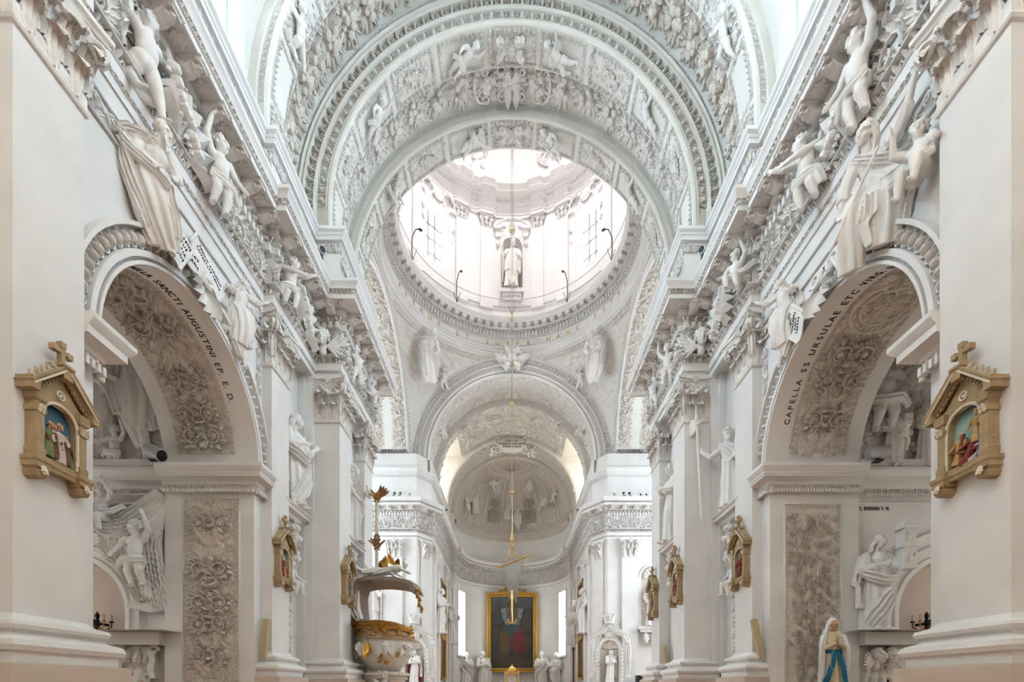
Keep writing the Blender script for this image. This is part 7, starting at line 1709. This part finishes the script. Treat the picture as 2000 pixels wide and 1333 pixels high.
for (x0, z0), (x1, z1) in zip(cs[:-1], cs[1:]):
    L = math.hypot(x1 - x0, z1 - z0); k = int(L / .17)
    for i in range(k): t = (i + .5) / k; m.many(DOME6, [frameM((x0 + (x1 - x0) * t + (.12 if x0 == x1 == 1.65 else -.12 if x0 == x1 else 0), -.14, z0 + (z1 - z0) * t + (.12 if z0 == z1 == 5.85 else -.12 if z0 == z1 else 0)), X_, Z_, -Y_, .06, .06, .05)])
m.build('frame_beading', MATS['gilded_frame_wood'], e, kind='stuff')
m = MB()
for s in (-1, 1): m.tube(spiral(s * .45, 6.35, .2, 1.2, 0 if s > 0 else PI, s), .05, 6); m.many(LEAFA, [tr(s * .1, 6.2, 0, PI / 2 - s * .9, .6), tr(s * .6, 6.2, 0, PI / 2 - s * 1.3, .5)])
m.many(SHELL, [tr(0, 6.25, 0, 0, .35)]); m.map(lambda V: np.c_[V[:, 0], -V[:, 2] - .05, V[:, 1]]); m.build('frame_crest', GOLDD, e)
e = empty('tabernacle', (0, 33.0, FL)); tag(e, 'small gilded tabernacle with a tiny crucifix niche before the painting', 'tabernacle')
z0 = -FL
MB().box(-.52, .52, -.3, .3, 0, z0 + 1.1).build('altar_step', PLASTER, e)
for s in (-1, 1): m = MB(); m.tube([(s * .36 + .03 * math.cos(t * 3), -.3, z0 + .2 + t * .1) for t in [k * .5 for k in range(22)]], .06, 6); m.build('twisted_column', GOLD, e)
m = MB().box(-.5, .5, -.28, .28, z0 + .1, z0 + 1.1); m.box(-.5, .5, -.36, .3, z0 + .98, z0 + 1.06); m.box(-.42, .42, -.34, .3, z0 + 1.1, z0 + 1.15); m.tube([(.2 * math.cos(a), -.29, z0 + .72 + .2 * math.sin(a)) for a in [k * PI / 10 for k in range(11)]], .04, 6); m.build('gilt_body', GOLD, e)
m = MB().box(-.19, .19, -.295, -.27, z0 + .25, z0 + .76); m.build('niche_ground', DARKW, e); m = MB().box(-.015, .015, -.31, -.29, z0 + .35, z0 + .75); m.box(-.09, .09, -.31, -.29, z0 + .58, z0 + .61); m.build('crucifix', GOLD, e)
m = MB().lathe([(.55, z0 + 1.1), (.5, z0 + 1.18), (.3, z0 + 1.22), (.22, z0 + 1.38), (.1, z0 + 1.46), (.05, z0 + 1.5), (.04, z0 + 1.62), (0, z0 + 1.7)], (0, 0, 0), 4); m.build('pagoda_roof', GOLD, e)
for i, x in enumerate((-1.55, -.78, .72)):
    e = empty('altar_candle', (x, 33.0, FL)); tag(e, ('left outer', 'left inner', 'right')[i] + ' tall white candle beside the gilded tabernacle', 'candle', 'altar candles')
    MB().lathe([(.12, 0), (.1, .1), (.04, .2), (.04, 1.6), (.09, 1.7), (.02, 1.72)], (0, 0, 0), 10).build('candlestick', GREYM, e); MB().lathe([(.04, 1.7), (.04, 2.3), (0, 2.32)], (0, 0, 0), 8).build('candle_shaft', WHITEP, e)
for i, (x, y, fg, rz, mi, lb) in enumerate(((-3.45, 36.3, 'apostle', 25, False, 'tall draped altar statue at the left apse window'), (-2.25, 37.4, 'monk', 15, False, 'draped altar statue just left of the gilded frame'), (2.35, 37.4, 'apostle', -15, True, 'bearded altar statue just right of the gilded frame'), (3.35, 36.3, 'woman', -25, True, 'draped altar statue at the right apse window'))):
    h_ = 2.75; put(fg, 'altar_statue', (x, y, -.15), rz, 1.65 if i in (0, 3) else 1.75, lb, 'statue', 'altar statues', mi)
    MB().box(x - .5, x + .5, y - .5, y + .4, FL, -.15).build('statue_block', PLASTER, label=f'plain white block under the {["first", "second", "third", "fourth"][i]} altar statue from the left', cat='pedestal', group='altar statue blocks')

# ---------------------------------------------------------------- chancel: pilasters, gilded side paintings, statues
for sx in (-1, 1):
    w3 = walls[sx * 4]
    def epil(c, U, N, w_, z0=-.0, H=.95, zt=7.8):
        """pilaster on the far walls with its capital; c plan point, U along the wall, N outward"""
        c, U, N = [np.array((*v, 0.0)) for v in (c, U, N)]; g = lambda V: c + V[:, :1] * U + V[:, 1:2] * N + V[:, 2:3] * Z_
        m = MB().box(-w_ / 2, w_ / 2, -.1, .14, FL, zt - H); m.box(-w_ / 2 - .06, w_ / 2 + .06, -.1, .2, zt - .08, zt); m.box(-w_ / 2 - .02, w_ / 2 + .02, -.1, .17, zt - H - .04, zt - H); m.box(-w_ / 2 - .1, w_ / 2 + .1, -.1, .25, FL, .3); m.map(g); p = m.build('pilaster', PLASTER, w3)
        m = MB(); m.box(-w_ / 2 + .02, w_ / 2 - .02, -.1, .13, zt - H, zt - .08)
        for zz, k, hh in ((0, 3, .42), (.3, 4, .42)):
            m.many(LEAFA, [frameM((-w_ / 2 + w_ * (i + .5) / k, .13, zt - H + zz * H), Z_, X_, Y_, hh, w_ / k * 1.5, .5) for i in range(k)])
        for s in (-1, 1): m.tube([(s * (w_ / 2 - .02 + r * math.cos(q)), .2, zt - .22 + r * math.sin(q)) for q, r in [(j * .6, .13 - .009 * j) for j in range(12)]], .04, 5)
        m.many(FLOWER, [frameM((0, .17, zt - .12), X_, Z_, Y_, .15, .15, .15)]); m.many(DOME6, [frameM((-w_ / 2 + w_ * j / 8, .2, zt - .36 - .13 * math.sin(PI * j / 8)), X_, Z_, Y_, .05, .05, .07) for j in range(9)])
        m.map(g); m.build('capital', STUCCO, w3, kind='stuff')
    epil((6.15 * sx, 25.3), (1, 0), (0, -1), .85); dg = unit((-.65, .9)); nn = np.array((-.9, -.65)) / math.hypot(.9, .65)
    epil((4.68 * sx, 25.75), (dg[0] * sx, dg[1]), (nn[0] * sx, nn[1]), .6)
    for y in (26.7, 28.2, 31.2, 33.2): epil((4.35 * sx, y), (0, 1), (-sx, 0), .7)
    # gilded frames seen edge-on
    for i, (z0_, z1_) in enumerate(((3.2, 6.4), (.6, 3.0))):
        e = empty('side_painting', (4.33 * sx, 29.7, z0_)); tag(e, f'{("upper", "lower")[i]} gold-framed painting seen edge-on on the {SIDE[sx]} chancel wall', 'painting', 'chancel side paintings')
        h_ = z1_ - z0_; MB().box(*sorted((-.02 * sx, -.06 * sx)), -1.0, 1.0, 0, h_).build('canvas', pm, e); m = MB()
        for a in ((-1.12, -.98, -.1, h_ + .1), (.98, 1.12, -.1, h_ + .1), (-1.12, 1.12, -.1, .05), (-1.12, 1.12, h_ - .05, h_ + .1)): m.box(*sorted((0, -.16 * sx)), *a)
        m.build('gilt_frame', MATS['gilded_frame_wood'], e)
    put('apostle' if sx < 0 else 'woman', 'chancel_statue', (4.05 * sx, 32.2, 2.9), -sx * 80, 1.55, f'white figure on the {SIDE[sx]} chancel wall near the apse', 'statue', None, sx > 0)
    put('monk' if sx < 0 else 'apostle', 'chancel_statue', (4.05 * sx, 27.45, 3.1), -sx * 70, 1.5, f'white figure between the {SIDE[sx]} chancel pilasters near the crossing', 'statue', None, sx > 0)
    # round-headed wall niche with statue beside the crossing pier
    m = MB(); rows = [[((7.35 + .62 * math.cos(q)) * sx, 25.3 - .02 - .05 * abs(math.sin(q)) , z) for q in [PI * k / 12 for k in range(13)]] for z in (3.2, 5.7)]
    ee = empty('niche_surround', (7.35 * sx, 25.28, 3.2)); tag(ee, f'shell-headed niche behind the {SIDE[sx]} crossing statue', 'niche')
    m = MB(); m.tube([(.68 * math.cos(a), 0, 2.55 + .68 * math.sin(a)) for a in [k * PI / 12 for k in range(13)]], .08, 6); m.box(-.76, -.62, -.08, 0, 0, 2.55); m.box(.62, .76, -.08, 0, 0, 2.55); m.build('niche_frame', PLASTER, ee)
    m = MB(); m.many(SHELL, [frameM((0, -.02, 2.5), X_, Z_, -Y_, .62, .62, .2)]); m.build('niche_shell', RELIEF, ee); m = MB(); m.box(-.62, .62, -.015, .0, 0, 2.6); m.build('niche_back', RELIEF, ee)
    m = MB(); m.box(-.8, .8, -.4, 0, -.15, 0); m.box(-.7, .7, -.34, 0, -.3, -.15); m.many(LEAFA, [frameM((x, -.2, -.3), -Z_, X_, -Y_, .6, .5, .5) for x in (-.4, 0, .4)]); m.build('niche_bracket', STUCCO, ee)
    put('apostle' if sx > 0 else 'bishop', 'crossing_statue', (7.3 * sx, 25.05, 3.2), -sx * 20, 1.4, f'draped saint in the shell niche beside the {SIDE[sx]} crossing pier', 'statue', None, sx < 0)
    # aedicule: crown, draped canopy, arched niche on twisted columns
    e = empty('side_altar', (5.05 * sx, 25.05, FL)); e.rotation_euler = (0, 0, -sx * .25); tag(e, f'white altar niche under a crowned stucco canopy, {SIDE[sx]} of the chancel', 'altar')
    k0 = -FL
    m = MB()
    for s in (-1, 1): m.box(*sorted((s * .48, s * .62)), -.1, .1, 0, k0 + 2.05)
    m.tube([(.5 * math.cos(a), -.05, k0 + 2.05 + .5 * math.sin(a)) for a in [q * PI / 14 for q in range(15)]], .08, 6); m.tube([(.6 * math.cos(a), -.02, k0 + 2.05 + .6 * math.sin(a)) for a in [q * PI / 14 for q in range(15)]], .06, 6); m.build('arch_frame', FIGURE, e)
    m = MB(); rows = [[(.5 * math.cos(q), .25 * math.sin(q) - .02, z) for q in [PI * j / 12 for j in range(13)]] for z in (k0 + .2, k0 + 2.05)]; m.loft(rows); m.many(SHELL, [frameM((0, .06, k0 + 2.05), X_, Z_, -Y_, .48, .48, .15)]); m.box(-.5, .5, .24, .26, k0 + .2, k0 + 2.6); m.build('niche_back', RELIEF, e)
    for s in (-1, 1): m = MB(); m.tube([(s * .62 + .04 * math.cos(t * 4), -.16 + .04 * math.sin(t * 4), k0 + .1 + t * .12) for t in [q * .2 for q in range(81)]], .055, 6); m.build('twisted_column', FIGURE, e)
    fc = Fig()
    for s in (-1, 1):
        fc.ribbon([(0, -.12, k0 + 3.35), (s * .35, -.16, k0 + 2.95), (s * .75, -.12, k0 + 2.75), (s * .86, -.1, k0 + 2.45)], [.16, .18, .16, .14], .045, 7, .7, (0, .3, 1)); fc.ribbon([(s * .88, -.1, k0 + 2.6), (s * .95, -.12, k0 + 1.9), (s * .92, -.1, k0 + 1.1), (s * .95, -.1, k0 + .5)], [.12, .16, .15, .1], .04, 7, .8, (1, 0, 0))
        fc.ell((s * .9, -.12, k0 + 2.35), (.14, .1, .12))
    fc.ell((0, -.1, k0 + 2.75), (.28, .1, .22)); fc.ell((0, -.15, k0 + 2.75), (.16, .1, .14)); link('canopy_drapery', fc.mesh('canopy_drapery', .022, FIGURE), None, e)
    m = MB().lathe([(.22, k0 + 3.3), (.26, k0 + 3.34), (.24, k0 + 3.4), (.27, k0 + 3.5), (.3, k0 + 3.62), (.2, k0 + 3.56), (.18, k0 + 3.4)], (0, -.1, 0), 16); m.many(LEAFA, [frameM((.26 * math.cos(a), -.1 + .26 * math.sin(a), k0 + 3.5), Z_, (-math.sin(a), math.cos(a), 0), (math.cos(a), math.sin(a), 0), .3, .2, .2) for a in [q * PI / 4 for q in range(8)]]); m.tube([(0, -.1, k0 + 3.6), (0, -.1, k0 + 3.95)], .025, 5); m.box(-.1, .1, -.12, -.08, k0 + 3.82, k0 + 3.87); m.build('crown', STUCCO, e)
    m = MB().box(-.8, .8, -.5, .2, 0, k0 - .1); m.box(-.45, .45, -.35, .2, k0 - .1, k0 + .22); m.build('altar_block', PLASTER, e)
put('monk', 'altar_friar', (5.08, 24.95, .24), 15, 1.0, 'friar statue with crossed arms in the right crowned altar niche', 'statue')
e = empty('robed_statue', (-5.05, 24.95, .24)); tag(e, 'white-robed statue with a dark red cloak in the left crowned altar niche', 'statue'); link('figure', FIGS['monk'], None, e); fc = Fig(); fc.drape([(0, .06, 1.4), (0, .08, 1.0), (0, .1, .1)], [.2, .32, .36], [.08, .1, .12], 7, .1); link('cloak', fc.mesh('cloak', .015, mat('dark_red_cloth', (.16, .012, .02), .6)), None, e)
m = MB().tube([(3.55, 27.9, FL), (3.55, 27.9, 2.2)], .05, 8); m.tube([(3.55, 27.9, 2.2), (3.55, 27.9, 2.35)], .07, 8); m.build('processional_pole', mat('maroon_velvet', (.10, .012, .02), .6), label='maroon pole standing by the right chancel wall', cat='pole')
e = empty('loudspeaker', (6.6, 24.6, FL)); tag(e, 'black loudspeaker on a stand low by the right crossing pier', 'loudspeaker'); MB().box(-.28, .28, -.2, .2, 1.75, 2.35).build('cabinet', BLACK, e); m = MB().tube([(0, -.2, 2.0), (0, -.22, 2.0)], .16, 14); m.build('cone', GREYM, e); MB().tube([(0, 0, 0), (0, 0, 1.75)], .04, 8).build('stand', BLACK, e)

# ---------------------------------------------------------------- pulpit at the left crossing pier
e = empty('pulpit', (-3.62, 13.75, 0)); e.scale = (.91, .91, .91); tag(e, 'white boat-shaped pulpit with gilded clouds and wings', 'pulpit')
PW_ = mat('ivory_paint', (.72, .69, .62), .45, var=.06)
m = MB(); m.lathe([(.0, .46), (.42, .5), (.52, .62), (.68, .78), (.80, 1.0), (.84, 1.25), (.80, 1.4), (.82, 1.44), (.86, 1.46)], (0, 0, 0), 40); m.build('basin', PW_, e)
m = MB(); m.lathe([(.86, 1.46), (.89, 1.5), (.86, 1.54), (.9, 1.58), (.84, 1.62), (.80, 1.82), (.85, 1.86), (.82, 1.92), (.74, 1.9)], (0, 0, 0), 40); m.build('rim', mat('tarnished_rim_paint', (.50, .38, .24), .45, .2, var=.25, scale=9), e)
fc = Fig(); rr = random.Random(8)
for k in range(26):
    a = -PI * .95 + PI * 1.0 * k / 25; fc.ell((.84 * math.cos(a), .84 * math.sin(a), 1.72 + .14 * math.sin(k * 1.7)), (.09, .07, .05 + .03 * rr.random()))
fc.ribbon([(-.9, -.2, 2.05), (-.6, -.65, 1.9), (0, -.9, 1.88), (.5, -.7, 1.85), (.85, -.2, 1.75)], [.1, .12, .14, .12, .08], .05, 7, .9); link('gilt_clouds', fc.mesh('gilt_clouds', .02, GOLDD), None, e)
m = MB(); m.lathe([(.62, .50), (.70, .46), (.72, .40), (.66, .34), (.74, .3), (.6, .24), (.56, .1), (.5, .05)], (0, 0, 0), 32)
for k in range(30): a = k * 2 * PI / 30; m.many(DOME, [frameM((.71 * math.cos(a), .71 * math.sin(a), .42), (-math.sin(a), math.cos(a), 0), Z_, (math.cos(a), math.sin(a), 0), .09, .055, .05)])
m.build('foot_moulding', PW_, e)
for k, (a, s) in enumerate(((-2.3, 1.0), (-1.3, 1.0), (-.45, .9))):
    link('cherub', FIGS['cherub_head'], None, e, Matrix.Translation((.8 * math.cos(a), .8 * math.sin(a), 1.2)) @ Matrix.Rotation(a + PI / 2, 4, 'Z') @ Matrix.Scale(s * .8, 4))
for k, a in enumerate((-2.0, -1.45, -1.15, -.85, -1.5, -1.25)):
    m = MB(); m.tube([(.05 * math.cos(q) * (1 - q / 9), .05 * math.sin(q) * (1 - q / 9), .03) for q in [j * .7 for j in range(10)]], .02, 5); m.many(FLOWER5, [tr(0, 0, 0, 0, .09)]); z = (1.05, .95, 1.1, 1.0, .82, .78)[k]; r = .8 if z > .9 else .72
    link('gilt_rosette', m.mesh('gilt_rosette'), GOLDD, e, frameM((r * math.cos(a), r * math.sin(a), z), (-math.sin(a), math.cos(a), 0), Z_, (math.cos(a), math.sin(a), 0)))
m = MB(); [m.many(LEAFS, [tr(0, 0, .02, -PI / 2 + .18 * j, .5 - .05 * j, sy=.7)]) for j in range(5)]; a = -1.95; link('gilt_wing', m.mesh('gilt_wing'), GOLD, e, frameM((.86 * math.cos(a), .86 * math.sin(a), 1.38), (-math.sin(a), math.cos(a), 0), Z_, (math.cos(a), math.sin(a), 0)))
m = MB().tube([(0, 0, .06), (0, .1, -1.7)], .28, 12); m.build('stem', PLASTER, e)
put('putto_climb', 'pulpit_angel', (-3.5, 13.15, -.58), 30, 1.25, 'white angel crouching under the pulpit basin', 'putto')
e = empty('pulpit_canopy', (-3.62, 13.75, 0)); e.scale = (.91, .91, .91); tag(e, 'taupe curtain-like pulpit canopy curving out over the basin', 'canopy')
TAUPE = mat('taupe_canopy_paint', (.30, .24, .205), .7, var=.08, scale=2)
m = MB(); path = [(-.62, 2.0), (-.68, 2.5), (-.70, 2.9), (-.62, 3.25), (-.4, 3.42), (0, 3.44), (.5, 3.4), (.9, 3.3), (1.05, 3.2)]; rows = []
for i, (x, z) in enumerate(path): rows.append([(x + .10 * math.cos(v * PI) * (1 if i < 4 else 0), v * .6 * (1 + .05 * i), z - .10 * v * v * (i > 3)) for v in [k / 6 - 1 for k in range(13)]])
m.loft(rows); inner = [[(x + .06 * (1 if i < 4 else 0), y, z - .1) for x, y, z in r] for i, r in enumerate(rows)]; m.loft(inner[::-1]); m.loft([[a, b] for a, b in zip([r[0] for r in rows], [r[0] for r in inner])]); m.loft([[a, b] for a, b in zip([r[-1] for r in rows], [r[-1] for r in inner])]); m.loft([rows[-1], inner[-1]]); m.build('canopy_shell', TAUPE, e)
m = MB(); [m.box(.9 + .1 * math.sin(k), .96 + .1 * math.sin(k), -.62 + .09 * k, -.58 + .09 * k, 3.02, 3.14) for k in range(14)]; m.build('canopy_fringe', PW_, e)
m = MB(); [m.many(LEAF, [frameM((1.02 + .02 * k, -.3, 3.15 - .09 * k), (.3 * math.cos(k * 2), 0, -1), Y_, X_, .22, .3, .3)]) for k in range(8)]; m.build('gilt_tassel', GOLDD, e)
fc = Fig(); fc.ribbon([(-.75, -.5, 2.95), (-.8, -.6, 2.4), (-.6, -.55, 2.05)], [.12, .22, .1], .04, 6, .6, (1, 0, 0)); link('white_drape', fc.mesh('white_drape', .02, FIGURE), None, e)
def angel(loc, rz, label, mi=False):
    e = empty('reclining_angel', loc); e.rotation_euler = (0, 0, rz); tag(e, label, 'angel'); link('body', FIGS['angel_lying'], None, e, Matrix.Scale(.8, 4) if not mi else Matrix.Diagonal((-.8, .8, .8, 1)))
    for s in (-1, 1):
        m = MB(); [m.many(LEAFS, [tr(0, 0, .02, PI / 2 + .3 + .22 * j, .32 - .03 * j, sy=.8)]) for j in range(5)]; m.map(to_plane((.05, s * .1, .28), X_, Z_ * .9 + Y_ * s * .4, Y_ * s)); m.build('gilt_wing', GOLD, e)
angel((-3.25, 13.4, 3.12), -.25, 'gold-winged angel lying along the front of the pulpit canopy'); angel((-3.65, 13.8, 3.16), .5, 'second gold-winged angel behind on the pulpit canopy')
e = empty('pulpit_staff', (-3.86, 13.8, 0)); e.scale = (.91, .91, .91); tag(e, 'tall wooden staff with gilded carved knots above the pulpit canopy', 'staff')
m = MB(); m.tube([(0, 0, 3.4), (0, 0, 5.9)], .055, 8); m.build('shaft', TANL, e)
for z, nm, mt in ((4.35, 'lower_knot', mat('carved_brown_wood', (.30, .15, .08), .5, var=.2)), (5.85, 'upper_knot', GOLDD)): m = MB(); m.many(DOME, [frameM((0, 0, z + .1 * k), X_, Y_, Z_, .1 + .03 * (k % 2), .1 + .03 * (k % 2), .1) for k in range(5 if z < 5 else 3)]); m.many(LEAF, [frameM((.05 * math.cos(a), .05 * math.sin(a), z + .1), (math.cos(a) * .6, math.sin(a) * .6, .8), (-math.sin(a), math.cos(a), 0), (math.cos(a), math.sin(a), 0), .25, .2, .3) for a in [k * 1.05 for k in range(6)]]); m.build(nm, mt, e)
m = MB(); [m.many(LEAFS, [tr(0, 0, .0, .5 + .3 * j, .36, sy=.8)]) for j in range(4)]; m.map(to_plane((.08, 0, 6.0), X_, Z_, -Y_)); m.build('carved_bird_wing', MATS['carved_brown_wood'], e)
